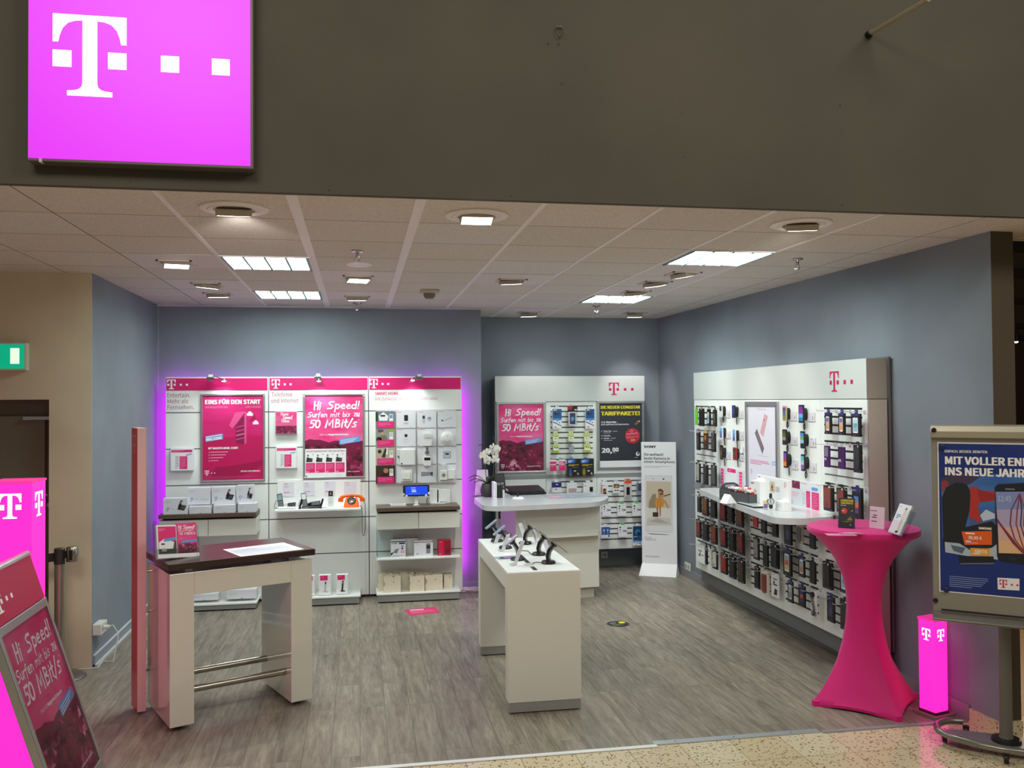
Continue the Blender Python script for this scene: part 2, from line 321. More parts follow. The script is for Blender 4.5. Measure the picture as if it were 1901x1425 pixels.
class MB:
    def __init__(s, M=None):
        s.v = []; s.f = []; s.mi = []; s.mats = []; s.M = M or Matrix()
    def m(s, mt):
        if mt not in s.mats: s.mats.append(mt)
        return s.mats.index(mt)
    def face(s, pts, mt):
        n = len(s.v)
        for p in pts: s.v.append(tuple(s.M @ Vector(p)))
        s.f.append(tuple(range(n, n+len(pts)))); s.mi.append(s.m(mt))
    def mesh(s, vs, fs, mt):
        n = len(s.v)
        for p in vs: s.v.append(tuple(s.M @ Vector(p)))
        k = s.m(mt)
        for f in fs: s.f.append(tuple(n+i for i in f)); s.mi.append(k)
    def box(s, a, b, mt, sides=None):
        x0, x1 = sorted((a[0], b[0])); y0, y1 = sorted((a[1], b[1])); z0, z1 = sorted((a[2], b[2]))
        V = [(x0, y0, z0), (x1, y0, z0), (x1, y1, z0), (x0, y1, z0), (x0, y0, z1), (x1, y0, z1), (x1, y1, z1), (x0, y1, z1)]
        s.mesh(V, [(0, 3, 2, 1), (4, 5, 6, 7), (0, 1, 5, 4), (1, 2, 6, 5), (2, 3, 7, 6), (3, 0, 4, 7)], mt)
        if sides:   # {face index: material}
            for k, mm in sides.items(): s.mi[len(s.mi)-6+k] = s.m(mm)
    def prism(s, poly, w0, w1, mt, mt_side=None, mt_back=None):
        """polygon in local x,y extruded in local z"""
        A = sum(poly[i][0]*poly[(i+1) % len(poly)][1]-poly[(i+1) % len(poly)][0]*poly[i][1] for i in range(len(poly)))
        if A < 0: poly = poly[::-1]
        n = len(poly); V = [(p[0], p[1], w0) for p in poly]+[(p[0], p[1], w1) for p in poly]
        s.mesh(V, [tuple(range(n, 2*n))], mt)
        s.mesh(V, [tuple(range(n-1, -1, -1))], mt_back or mt)
        s.mesh(V, [(i, (i+1) % n, n+(i+1) % n, n+i) for i in range(n)], mt_side or mt)
    def tube(s, pts, r, mt, seg=8, cap=True):
        pts = [Vector(p) for p in pts]; rs = r if isinstance(r, (list, tuple)) else [r]*len(pts)
        V = []; nrm = None
        for i, p in enumerate(pts):
            d = (pts[min(i+1, len(pts)-1)]-pts[max(i-1, 0)]).normalized()
            if nrm is None:
                nrm = d.orthogonal().normalized()
            else:
                nrm = (nrm - d*nrm.dot(d))
                nrm = nrm.normalized() if nrm.length > 1e-6 else d.orthogonal().normalized()
            b = d.cross(nrm)
            for k in range(seg):
                a = 2*math.pi*k/seg; V.append(tuple(p+rs[i]*(math.cos(a)*nrm+math.sin(a)*b)))
        fs = [(i*seg+k, i*seg+(k+1) % seg, (i+1)*seg+(k+1) % seg, (i+1)*seg+k) for i in range(len(pts)-1) for k in range(seg)]
        if cap: fs += [tuple(range(seg-1, -1, -1)), tuple(range((len(pts)-1)*seg, len(pts)*seg))]
        s.mesh(V, fs, mt)
    def lathe(s, prof, mt, seg=24, c=(0, 0), mats=None):
        """profile [(radius, z)] about the local z axis through c"""
        V = []
        for (r, z) in prof:
            for k in range(seg):
                a = 2*math.pi*k/seg; V.append((c[0]+r*math.cos(a), c[1]+r*math.sin(a), z))
        fs = [(i*seg+k, i*seg+(k+1) % seg, (i+1)*seg+(k+1) % seg, (i+1)*seg+k) for i in range(len(prof)-1) for k in range(seg)]
        s.mesh(V, fs, mt)
        for i, rev in ((0, True), (len(prof)-1, False)):
            if prof[i][0] > 1e-5:
                q = tuple(range(i*seg, (i+1)*seg)); s.mesh(V, [q[::-1] if rev else q], mt)
    # ---- flat prints in local x,y at height w
    def rect(s, u0, v0, u1, v1, mt, w): s.face([(u0, v0, w), (u1, v0, w), (u1, v1, w), (u0, v1, w)], mt)
    def poly(s, pts, mt, w): s.face([(p[0], p[1], w) for p in pts], mt)
    def disc(s, u, v, r, mt, w, n=18, ry=None, star=0.0):
        s.face([(u+r*(1-(star if k % 2 else 0))*math.cos(2*math.pi*k/n), v+(ry or r)*(1-(star if k % 2 else 0))*math.sin(2*math.pi*k/n), w) for k in range(n)], mt)
    def text(s, t, u0, v0, u1, v1, mt, w, bold=0, rot=0.0):
        vs, fs, a, b, c, d = text_mesh(t, bold)
        sx = (u1-u0)/max(c-a, 1e-6); sy = (v1-v0)/max(d-b, 1e-6); cr, sr = math.cos(rot), math.sin(rot)
        P = []
        for x, y, z in vs:
            X = (x-a)*sx; Y = (y-b)*sy; P.append((u0+X*cr-Y*sr, v0+X*sr+Y*cr, w+z))
        s.mesh(P, fs, mt)
    def textl(s, t, u, v, h, mt, w, bold=0, align='l', ref='H', sq=1.0, rot=0.0):
        """natural proportions; h is the height of a capital"""
        vs, fs, a, b, c, d = text_mesh(t, bold); r = text_mesh(ref, bold); k = h/(r[5]-r[3])
        wd = (c-a)*k*sq; off = 0 if align == 'l' else (-wd if align == 'r' else -wd/2); cr, sr = math.cos(rot), math.sin(rot)
        P = []
        for x, y, z in vs:
            X = off+(x-a)*k*sq; Y = (y-r[3])*k; P.append((u+X*cr-Y*sr, v+X*sr+Y*cr, w+z))
        s.mesh(P, fs, mt)
    def logo(s, u, v, h, mt, w, dots=2, sx=1.0, rev=False):
        """serif T with square marks; u is the centre of the T"""
        s.poly([(u+x*h*sx, v+y*h) for x, y in T_OUT], mt, w)
        q = [-.425, .21]+[.936-.1075+.607*k for k in range(dots)]
        for x in q: s.rect(u+x*h*sx, v+.35*h, u+(x+.215)*h*sx, v+.555*h, mt, w)
    def lines(s, u0, v0, u1, v1, n, mt, w, fill=0.45, seed=0):
        """small print too fine to read: ragged bars"""
        rr = random.Random(seed+n); p = (v1-v0)/n
        for k in range(n):
            v = v1-(k+1)*p; s.rect(u0, v+p*(1-fill)/2, u0+(u1-u0)*(1 if k < n-1 else .6)*rr.uniform(.8, 1), v+p*(1+fill)/2, mt, w)
    def brush(s, t, u, v, h, mt, w, width=None, th=0.17, slant=0.12):
        tot = sum(BR[c][0] for c in t); k = (width/tot) if width else h; x = 0; j = 0
        rr = random.Random(len(t))
        for c in t:
            wd, strokes = BR[c]
            for st in strokes:
                P = [(u+(x+a)*k+slant*b*h, v+b*h) for a, b in st]
                n = len(P); ww = th*h*rr.uniform(.9, 1.15); j += 1
                Lf = []; Rt = []
                for i in range(n):
                    a = P[max(i-1, 0)]; b = P[min(i+1, n-1)]; dx = b[0]-a[0]; dy = b[1]-a[1]; l = math.hypot(dx, dy) or 1
                    hw = ww/2*(1.0 if i == 0 else (.75 if i == n-1 else 1.0))
                    e = (-.35 if i == 0 else (.35 if i == n-1 else 0))*ww
                    cx, cy = P[i][0]+dx/l*e, P[i][1]+dy/l*e
                    Lf.append((cx-dy/l*hw, cy+dx/l*hw)); Rt.append((cx+dy/l*hw, cy-dx/l*hw))
                for i in range(n-1): s.poly([Rt[i], Rt[i+1], Lf[i+1], Lf[i]], mt, w+j*2.5e-5+(1e-5 if i > (n-1)/2 else 0))
            x += wd
    def build(s, name, parent=None, smooth=False, bevel=0, sub=0):
        me = bpy.data.meshes.new(name); me.from_pydata(s.v, [], s.f)
        for mt in s.mats: me.materials.append(mt)
        for i, p in enumerate(me.polygons): p.material_index = s.mi[i]
        if smooth:
            for p in me.polygons: p.use_smooth = True
            me.set_sharp_from_angle(angle=math.radians(40)) if hasattr(me, 'set_sharp_from_angle') else None
        me.update()
        o = bpy.data.objects.new(name, me); COL.objects.link(o)
        if parent is not None: o.parent = parent
        if bevel:
            b = o.modifiers.new('bevel', 'BEVEL'); b.width = bevel; b.segments = 2; b.limit_method = 'ANGLE'; b.angle_limit = math.radians(50)
        if sub:
            b = o.modifiers.new('subd', 'SUBSURF'); b.levels = sub; b.render_levels = sub
        return o
def tag(o, label, cat, group=None):
    o['label'] = label; o['category'] = cat
    if group: o['group'] = group
    return o
def thing(name, label, cat, M=None, group=None):
    o = bpy.data.objects.new(name, None); COL.objects.link(o); o.empty_display_size = 0.05
    if M is not None: o.matrix_world = M
    return tag(o, label, cat, group)
def solo(mb, name, label, cat, M=None, group=None, **kw):
    o = mb.build(name, None, **kw)
    if M is not None: o.matrix_world = M
    return tag(o, label, cat, group)
def struct(mb, name, parent=None, M=None, **kw):
    o = mb.build(name, parent, **kw)
    if M is not None: o.matrix_world = M
    if parent is None: o['kind'] = 'structure'
    return o
def rrect(x0, y0, x1, y1, r, n=5):
    P = []
    for cx, cy, a in ((x1-r, y0+r, -90), (x1-r, y1-r, 0), (x0+r, y1-r, 90), (x0+r, y0+r, 180)):
        P += [(cx+r*math.cos(math.radians(a+90*i/n)), cy+r*math.sin(math.radians(a+90*i/n))) for i in range(n+1)]
    return P
def dup(root, M, label, group=None):
    r = root.copy(); COL.objects.link(r); r.matrix_world = M; r['label'] = label
    if group: r['group'] = group
    for ch in list(root.children):
        c = ch.copy(); COL.objects.link(c); c.parent = r
        for g in list(ch.children):
            d = g.copy(); COL.objects.link(d); d.parent = c
    return r
# ------------------------------------------------------------------ the setting
CE = 2.888                    # ceiling height
XL, XR = -1.93, 3.58
YT = 4.72                     # threshold between shop floor and hall floor
b = MB(); b.box((-7, YT, -0.06), (3.70, 10.2, 0), wood_floor()); struct(b, 'floor')
b = MB(); b.box((-9, -5, -0.06), (9, YT, -0.001), terrazzo()); struct(b, 'floor_hall')
b = MB(); b.box((3.70, YT, -0.06), (12, 16, -0.002), ORWOOD); struct(b, 'floor_neighbour')
CEILM = ceiling_mat()
b = MB(); b.box((-9, 4.14, CE), (9, 4.75, CE+0.05), CEILM); b.box((-9, 4.75, CE), (3.66, 10.2, CE+0.05), CEILM)
TB = mat('ceiling_bar_white', (244, 238, 238), 0.5)
for i in (-1, 0, 1, 2, 3, 4, 5):            # light bars of the grid, running into the shop
    x = GX0+0.6*i; hw = (0.012, 0.026, 0.026, 0.014, 0.012, 0.014, 0.012)[i+1]
    b.box((x-hw, 4.14, CE-0.003), (x+hw, 9.2 if i < 3 else 9.9, CE), TB)
struct(b, 'ceiling')
b = MB(); b.box((-9, 4.10, CE-0.002), (9, 4.14, 5.6), HEADER)
for (px, py, r) in ((1018, 81, .007), (1037, 82, .007), (1051, 71, .004), (1043, 155, .008), (1262, 181, .003), (1267, 209, .004), (1269, 291, .004), (1560, 195, .005), (611, 353, .004), (949, 364, .003), (1563, 380, .004), (242, 337, .003)):
    p = ony(px, py, 4.0985); b.M = F_back(p.x, 4.0985, p.z); b.disc(0, 0, r, SLOT, 0, 10)
struct(b, 'wall_front')
b = MB(); b.box((XL-0.14, 6.87, 0), (XL, 9.2, CE), WALLB); struct(b, 'wall_left')
b = MB(); DX, DZ = -2.222, 1.962
b.box((DX, 6.865, 0), (XL-0.001, 7.05, CE), BEIGE); b.box((-9, 6.865, DZ), (DX, 7.05, CE), BEIGE); b.box((-9, 6.865, 0), (-3.2, 7.05, DZ), BEIGE)
struct(b, 'wall_entrance')
b = MB(); b.box((XL, 8.98, 0), (1.25, 10.1, CE), WALLB); b.box((1.25, 9.90, 0), (3.7, 10.1, CE), WALLB); struct(b, 'wall_back')
b = MB(); b.M = Matrix()
b.prism([(3.60, 4.49), (3.742, 4.49), (3.742, 10.1), (3.49, 10.1)], 0, CE, WALLB)
b.face([(3.599, 4.488, 0), (3.744, 4.488, 0), (3.744, 4.488, CE), (3.599, 4.488, CE)], DARKW)
b.face([(3.743, 4.488, 0), (3.743, 10.1, 0), (3.743, 10.1, CE), (3.743, 4.488, CE)], DARKW)
struct(b, 'wall_right')
# the dark unlit shop next door, seen past the end of the wall
b = MB(); b.box((3.745, 15.8, 0), (12, 16, 5), mat('neighbour_wall', (70, 52, 36), 0.8)); b.box((11.8, 4.5, 0), (12, 16, 5), mat('neighbour_wall', (70, 52, 36), 0.8)); struct(b, 'wall_neighbour')
for k, (py, h, yy) in enumerate(((448, .05, 6.5), (497, .07, 7.5), (552, .05, 8.5), (600, .05, 9.2), (622, .06, 10))):
    p = ony(1890, py, yy); b = MB(); b.box((p.x-.6, yy, p.z-h), (p.x+2.5, yy+.25, p.z), mat('dark_beam', (18, 15, 13), 0.7)); struct(b, 'trim_%d' % (k+10))
# skirting
SKW = mat('skirting_grey', (148, 156, 166), 0.5); SKT = mat('skirting_white_edge', (206, 210, 214), 0.5)
b = MB(); b.box((XL, 6.90, 0), (XL+.014, 8.98, .075), SKW); b.box((XL, 6.90, 0), (XL+.03, 8.98, .014), SKT); b.box((XL, 6.9, .075), (XL+.016, 8.98, .082), SKT); struct(b, 'baseboard_left')
b = MB(); b.box((XL, 8.966, 0), (1.25, 8.98, .08), SKW); b.box((1.25, 9.886, 0), (3.5, 9.90, .09), mat('skirting_alcove', (120, 124, 122), .5)); struct(b, 'baseboard_back')
dx = (3.49-3.60)/(10.1-4.49)
b = MB(); b.prism([(3.60+dx*.2, 4.72), (3.60+dx*5.4, 9.9), (3.586+dx*5.4, 9.9), (3.586+dx*.2, 4.72)], 0, .09, mat('skirting_right', (140, 142, 146), .5)); struct(b, 'baseboard_right')
b = MB(); b.prism([(3.60, 4.49), (3.598, 4.715), (3.582, 4.715), (3.584, 4.49)], 0, .075, terrazzo()); b.box((3.584, 4.474, 0), (3.744, 4.489, .075), terrazzo()); struct(b, 'trim_1')
# threshold strips
TW = mat('threshold_white', (236, 238, 240), .4); TA = mat('threshold_aluminium', (190, 196, 204), .35, .5)
b = MB(); b.box((-1.2, YT-.035, 0), (1.63, YT+.0, .006), TW); struct(b, 'trim_2', bevel=.002)
b = MB(); b.box((1.62, YT-.005, 0), (2.62, YT+.045, .005), TA)
for x in (1.75, 2.1, 2.45): b.M = F_up(x, YT+.02, .0055); b.disc(0, 0, .006, GROOVE, 0)
struct(b, 'trim_3')
b = MB(); b.box((2.63, YT-.02, 0), (3.56, YT+.015, .005), mat('threshold_grey', (160, 162, 168), .4, .3)); struct(b, 'trim_4')
b = MB(); b.box((XL+.001, 8.966, 0.09), (XL+.016, 8.979, CE-.02), mat('corner_conduit', (150, 158, 168), .5)); b.box((XL, 8.966, CE-.016), (1.25, 8.98, CE), SKT); struct(b, 'trim_5')
# door in the beige wall
DOORM = mat('door_olive_grey', (112, 106, 88), .5)
b = MB(); b.box((-3.2, 6.98, 0), (DX, 7.04, DZ), mat('door_frame_dark', (96, 90, 74), .5)); dd = struct(b, 'door_1')
b = MB(); b.box((-3.1, 6.95, .01), (DX-.055, 6.98, DZ-.12), DOORM); b.build('door_leaf', dd, bevel=.003)
b = MB(); p = ony(68, 776, 6.93); b.box((p.x-.09, 6.92, p.z-.012), (p.x+.1, 6.95, p.z+.012), ALU); b.build('door_closer', dd)
b = MB(); p = ony(84, 918, 6.9); b.tube([(p.x+.02, 6.95, p.z), (p.x+.02, 6.89, p.z), (p.x-.09, 6.89, p.z)], .009, STEEL); b.build('door_handle', dd, smooth=True)
b = MB(M=fr((p.x+.02, 6.948, p.z-.08), (1, 0, 0), (0, 0, 1))); b.lathe([(.02, 0), (.02, .012), (.006, .014)], STEEL, 16); b.build('lock_rosette', dd, smooth=True)

# ------------------------------------------------------------------ ceiling fixtures
PANEL = mat('light_panel_glow', (196, 255, 246), .5, emit=30.0, ecol=(232, 255, 249))
def light_panel(i, j, label):
    x0, y0 = GX0+.6*i, GY0+.6012*j
    t = thing('ceiling_light_panel', label, 'ceiling light', Matrix.Translation((x0+.3, y0+.3, CE)), 'recessed fluorescent ceiling panels')
    b = MB()
    for k in range(5): u = -.27+.135*k; b.box((u-.008, -.285, -.014), (u+.008, .285, .0), mat('louvre_teal', (96, 150, 150), .4))
    for s in (-1, 1): b.box((-.29, s*.275-.012, -.007), (.29, s*.275+.012, 0), TB); b.box((s*.275-.012, -.29, -.007), (s*.275+.012, .29, 0), TB)
    b.build('frame', t)
    for k in range(4):
        b = MB(); u = -.2025+.135*k; b.face([(u-.0615, -.263, -.003), (u-.0615, .263, -.003), (u+.0615, .263, -.003), (u+.0615, -.263, -.003)], PANEL); b.build('diffuser', t)
light_panel(-1, 2, 'square fluorescent ceiling panel above the left display wall, the one nearer the entrance')
light_panel(-1, 5, 'square fluorescent ceiling panel above the left display wall, the one nearer the back wall')
light_panel(4, 1, 'square fluorescent ceiling panel on the right side, the largest one nearer the entrance')
light_panel(4, 5, 'square fluorescent ceiling panel on the right side, the farther one near the alcove')
GLOW = mat('lamp_glow', (255, 250, 250), .5, emit=14.0)
PLATE = mat('lilac_metal_tile', (226, 218, 214), .55)
HEADM = mat('lamp_head', (176, 168, 150), .4)
def spot_fixture(px, py, target, label, power, round_=False, plate=True, lit=True, drop=.012, L=.17, spot=70, col=(1, .95, .9)):
    p = onz(px, py, CE); p.z = CE
    t = thing('round_downlight' if round_ else 'square_downlight', label, 'ceiling spotlight', Matrix.Translation(p), 'round downlights' if round_ else 'square downlights')
    if plate and not round_:
        i = math.floor((p.x-GX0)/.6); j = math.floor((p.y-GY0)/.6012)
        b = MB(); x0, y0 = GX0+.6*i-p.x, GY0+.6012*j-p.y; b.box((x0+.012, y0+.006, -.002), (x0+.588, y0+.594, .0), PLATE); b.build('cover_plate', t)
    b = MB()
    if round_: b.lathe([(.165, -.001), (.165, -.008), (.155, -.012), (.13, -.010), (.125, -.016), (.10, -.012), (.095, -.003)], TB, 32)
    else:
        for (a, c) in (((-.115, -.1), (.115, -.085)), ((-.115, .085), (.115, .1)), ((-.115, -.1), (-.1, .1)), ((.1, -.1), (.115, .1))): b.box((a[0], a[1], -.01), (c[0], c[1], -.002), PLATE)
    b.build('trim_ring', t, smooth=round_)
    d = (Vector(target)-p).normalized()
    dh = (d+Vector((0, 0, -2.2))).normalized(); aim = d; d = dh; u = Vector((0, 0, 1)).cross(d).normalized(); v = d.cross(u)
    M = Matrix(((u.x, v.x, d.x, 0), (u.y, v.y, d.y, 0), (u.z, v.z, d.z, -drop), (0, 0, 0, 1)))
    b = MB(M=M); b.box((-L/2, -.055, -.012), (L/2, .055, .02), HEADM); b.box((-.008, -.008, -.03), (.008, .008, -.012), HEADM); b.build('lamp_head', t, bevel=.004)
    b = MB(M=M); b.face([(-L/2+.008, -.047, .0212), (L/2-.008, -.047, .0212), (L/2-.008, .047, .0212), (-L/2+.008, .047, .0212)], GLOW if lit else mat('lamp_off', (200, 196, 186), .3)); b.build('lamp_glass', t)
    if lit and power:
        q = p+Vector((0, 0, -drop))+d*.035; power *= 1.5
        lamp('SPOT', 'spot_beam', q, target, power, col, .04, spot=spot, blend=.7)
spot_fixture(885, 399, (.55, 3.2, 1.0), 'round downlight with a lit bar lamp just inside the middle of the shopfront', 38, True)
spot_fixture(435, 386, (-.8, 8.9, 1.6), 'round downlight with its lamp turned away, nearest the magenta wall sign', 30, True)
spot_fixture(1487, 415, (3.4, 7.5, 1.4), 'round downlight with its lamp turned away, above the right wall unit', 42, True)
spot_fixture(328, 486, (-1.0, 5.3, .6), 'lit square spotlight farthest left, beside a fluorescent panel', 26)
spot_fixture(385, 527, (-1.9, 8.2, 1.2), 'dim square spotlight turned sideways near the left back corner', 4)
spot_fixture(405, 545, (-1.0, 8.95, 1.0), 'square spotlight tilted to the back wall in the left back corner', 16)
spot_fixture(665, 514, (.3, 5.6, .6), 'lit square spotlight between the sprinkler and the back wall, in the middle', 26)
spot_fixture(663, 551, (.1, 8.95, 1.2), 'square spotlight tilted to the back wall above the middle display panel', 26)
spot_fixture(949, 520, (1.75, 8.1, .45), 'lit square spotlight right of the smoke detector', 60, spot=64)
spot_fixture(1268, 507, (3.5, 6.8, 1.3), 'square spotlight turned to the right wall, nearest of the row of three', 26)
spot_fixture(1216, 524, (3.5, 7.6, 1.3), 'square spotlight turned to the right wall, middle of the row of three', 24, plate=True)
spot_fixture(1180, 541, (3.5, 8.6, 1.4), 'square spotlight turned to the right wall, farthest of the row of three', 22)
spot_fixture(981, 579, (2.1, 9.85, 1.5), 'square spotlight at the back of the alcove, left one', 16, drop=.03)
spot_fixture(1178, 580, (3.2, 9.85, 1.5), 'square spotlight at the back of the alcove, right one near the corner', 22, drop=.03)
def sprinkler(px, py, label):
    p = onz(px, py, CE)
    t = thing('fire_sprinkler', label, 'sprinkler', Matrix.Translation((p.x, p.y, CE)), 'sprinkler heads')
    b = MB(); b.lathe([(.042, 0), (.04, -.008), (.02, -.012)], CHROME, 20); b.build('escutcheon', t, smooth=True)
    b = MB(); b.lathe([(.012, -.01), (.01, -.04), (.006, -.045)], CHROME, 12); b.tube([(.012, 0, -.04), (.018, 0, -.055), (0, 0, -.07)], .003, CHROME, 6); b.tube([(-.012, 0, -.04), (-.018, 0, -.055), (0, 0, -.07)], .003, CHROME, 6); b.build('frame_arms', t, smooth=True)
    b = MB(); b.lathe([(.004, -.066), (.02, -.07), (.02, -.073)], CHROME, 14); b.build('deflector', t)
sprinkler(663, 465, 'chrome sprinkler head left of the middle, between two fluorescent panels')
sprinkler(1480, 480, 'chrome sprinkler head on the far right, near the right wall')
sprinkler(1107, 567, 'chrome sprinkler head in front of the alcove')
sprinkler(663, 562, 'chrome sprinkler head close to the back wall above the middle panel')
p = onz(667, 491, CE); b = MB(); b.lathe([(.09, 0), (.088, -.006), (.078, -.008)], TB, 32); b.lathe([(.077, -.007), (.0, -.0072)], mat('speaker_mesh', (176, 168, 168), .7), 32)
solo(b, 'ceiling_speaker', 'flat round ceiling speaker between the middle sprinkler and a lit spotlight', 'speaker', Matrix.Translation((p.x, p.y, CE)))
p = onz(797, 538, CE); t = thing('smoke_detector', 'boxy smoke detector on the ceiling right of the middle', 'smoke detector', Matrix.Translation((p.x, p.y, CE)))
b = MB(); b.box((-.08, -.06, -.03), (.08, .06, 0), mat('detector_beige', (200, 192, 176), .5)); b.build('base', t, bevel=.006)
b = MB(); b.lathe([(.05, -.03), (.05, -.055), (.035, -.075), (.0, -.076)], mat('detector_grey', (120, 114, 104), .5), 20); b.build('sensor_head', t, smooth=True)

# ------------------------------------------------------------------ signs and pieces on the front wall
MAGL = mat('lit_magenta_sign', (70, 10, 76), .4, emit=.92, ecol=(236, 44, 253))
WL = mat('lit_white_sign', (255, 255, 255), .4, emit=1.6)
yS = 4.02
a = ony(52, 293, yS); c = ony(465, 308, yS); x0, x1, z0 = a.x, c.x, (a.z+c.z)/2
t = thing('illuminated_wall_sign', 'large lit magenta square sign with a white serif T above the shopfront', 'sign', F_back((x0+x1)/2, 4.10, z0))
wd = (x1-x0)/2; hh = 2*wd
b = MB(); b.box((-wd-.004, -.012, .0), (wd+.012, hh, .078), mat('sign_box_grey', (96, 88, 80), .4)); b.build('housing', t, bevel=.003)
b = MB(); b.box((-wd, 0, .078), (wd, hh, .08), MAGL); b.build('face', t)
b = MB(); k = .0012
q = ony(103, 102, yS); 
pT = ony(152, 180, yS); pTt = ony(170, 26, yS); hT = (ony(167, 28, yS).z-ony(167, 178, yS).z)
uT = ony(167, 100, yS).x-(x0+x1)/2; vT = ony(167, 179, yS).z-z0
b.logo(uT, vT, hT, WL, .0815); b.build('lettering', t)
b = MB(); p = ony(75, 296, yS); b.box((p.x-(x0+x1)/2-.006, -.016, .05), (p.x-(x0+x1)/2+.006, .0, .081), mat('clip_white', (200, 196, 190), .5)); b.build('clip', t)
p = ony(1038, 62, 4.09); b = MB(M=F_back(p.x, 4.098, p.z))
b.tube([(0, .03, 0), (-.014, .026, .01), (-.018, .005, .012), (-.008, -.015, .012), (0, -.024, .012), (.01, -.016, .012), (.018, .004, .012), (.012, .024, .01), (0, .03, 0)], .0016, mat('bare_wire', (70, 66, 58), .4, .7), 6)
for u in (-.008, .004, .012): b.tube([(u, .028, 0), (u, .034, .012)], .003, mat('terminal_pale', (150, 144, 128), .5), 6)
solo(b, 'wire_loop', 'small loop of bare wire hanging from holes in the wall above the shopfront', 'wire')
p0 = ony(1612, 65, 4.10); t = thing('flag_pole', 'pale pole sticking out of the wall above the shopfront at top right', 'pole', Matrix.Translation(p0))
e = ony(1722, -1, 3.62)-p0
b = MB(); b.tube([(0, -.03, 0), tuple(e)], .0125, mat('pole_pale', (168, 160, 136), .35), 12); b.tube([tuple(e), tuple(e+Vector((.16, -.3, .12)))], .014, mat('pole_white_end', (226, 222, 214), .4), 12); b.build('shaft', t, smooth=True)
b = MB(); b.tube([(0, .0, 0), (0, -.03, 0)], .02, BLACK, 12); b.build('socket', t, smooth=True)
# exit sign on the beige wall
a = ony(0, 640, 6.80); c = ony(45, 684, 6.80)
t = thing('exit_sign', 'lit green emergency exit sign box on the beige wall above the door', 'exit sign', F_back(c.x, 6.865, c.z))
h = ony(45, 639, 6.80).z-c.z
b = MB(); b.box((-.40, -.012, 0), (.012, h+.012, .063), mat('sign_white_box', (222, 216, 200), .5)); b.build('housing', t, bevel=.004)
b = MB(); b.rect(-.39, 0, 0, h, mat('exit_green_glow', (0, 168, 128), .4, emit=.75, ecol=(0, 176, 134)), .0645); b.build('face', t)
b = MB(); i0 = ony(19, 675, 6.80); i1 = ony(36, 646, 6.80); b.rect(i0.x-c.x, i0.z-c.z, i1.x-c.x, i1.z-c.z, mat('exit_pale_glow', (226, 250, 224), .4, emit=.9), .066); b.build('pictogram', t)
# neighbour lamp
p = ony(1886, 632, 9.0); t = thing('distant_spotlight', 'small bright spotlight in the dark shop next door', 'spotlight', Matrix.Translation(p))
b = MB(); b.lathe([(.03, .10), (.035, .0), (.028, -.01)], BLACK, 14); b.tube([(0, 0, .1), (0, 0, .2)], .008, BLACK, 6); b.build('body', t, smooth=True)
b = MB(); b.lathe([(.0, -.03), (.024, -.02), (.026, -.008)], mat('far_lamp_glow', (255, 240, 255), .4, emit=6), 12); b.build('bulb', t)
lamp('SPOT', 'neighbour_beam', p+Vector((.2, 0, -.05)), (4.6, 6.4, 0), 90, (1, .78, .5), .05, spot=80)
# surface sockets
def outlet(M, label, n=2, deep=.04):
    t = thing('wall_socket', label, 'socket', M)
    b = MB(); b.box((-.04*n, 0, 0), (.04*n, .08, deep), mat('socket_white', (226, 226, 220), .4)); b.build('box', t, bevel=.004)
    for k in range(n):
        u = -.04*(n-1)+.08*k
        b = MB(); b.disc(u, .04, .026, mat('socket_recess', (190, 190, 186), .5), deep+.001); b.disc(u-.008, .04, .004, SLOT, deep+.002); b.disc(u+.008, .04, .004, SLOT, deep+.002); b.build('outlet', t)
    return t
p = onx(176, 1176, XL)
outlet(fr((XL, p.y+.02, p.z), (0, 1, 0), (0, 0, 1)), 'white surface socket with a plugged cable at the foot of the left blue wall', 2, .06)
b = MB(); q = Vector((XL+.07, p.y+.03, p.z+.04)); pl = [q, q+Vector((.05, 0, .01)), q+Vector((.09, -.01, -.05)), q+Vector((.06, -.03, -.25)), Vector((XL+.06, 6.93, .03)), Vector((XL+.05, 6.845, .006)), Vector((XL-.02, 6.835, .006)), Vector((XL-.16, 6.83, .006))]
b.tube(pl, .004, mat('cable_white', (226, 224, 220), .5), 6); b.tube([q-Vector((.02, 0, 0)), q+Vector((.025, 0, 0))], .014, mat('socket_white', (226, 226, 220), .4), 10)
solo(b, 'power_cable', 'thin white cable from the left wall socket running out along the floor', 'cable', smooth=True)
p = onx(1277, 1058, 3.50); outlet(fr((3.505, p.y, p.z), (0, -1, 0), (0, 0, 1)), 'double white socket low on the right wall behind the cardboard display', 2, .012)
p = ony(1122, 1036, 9.89); outlet(F_back(p.x, 9.90, p.z), 'single pale socket low on the alcove wall right of the counter', 1, .012)
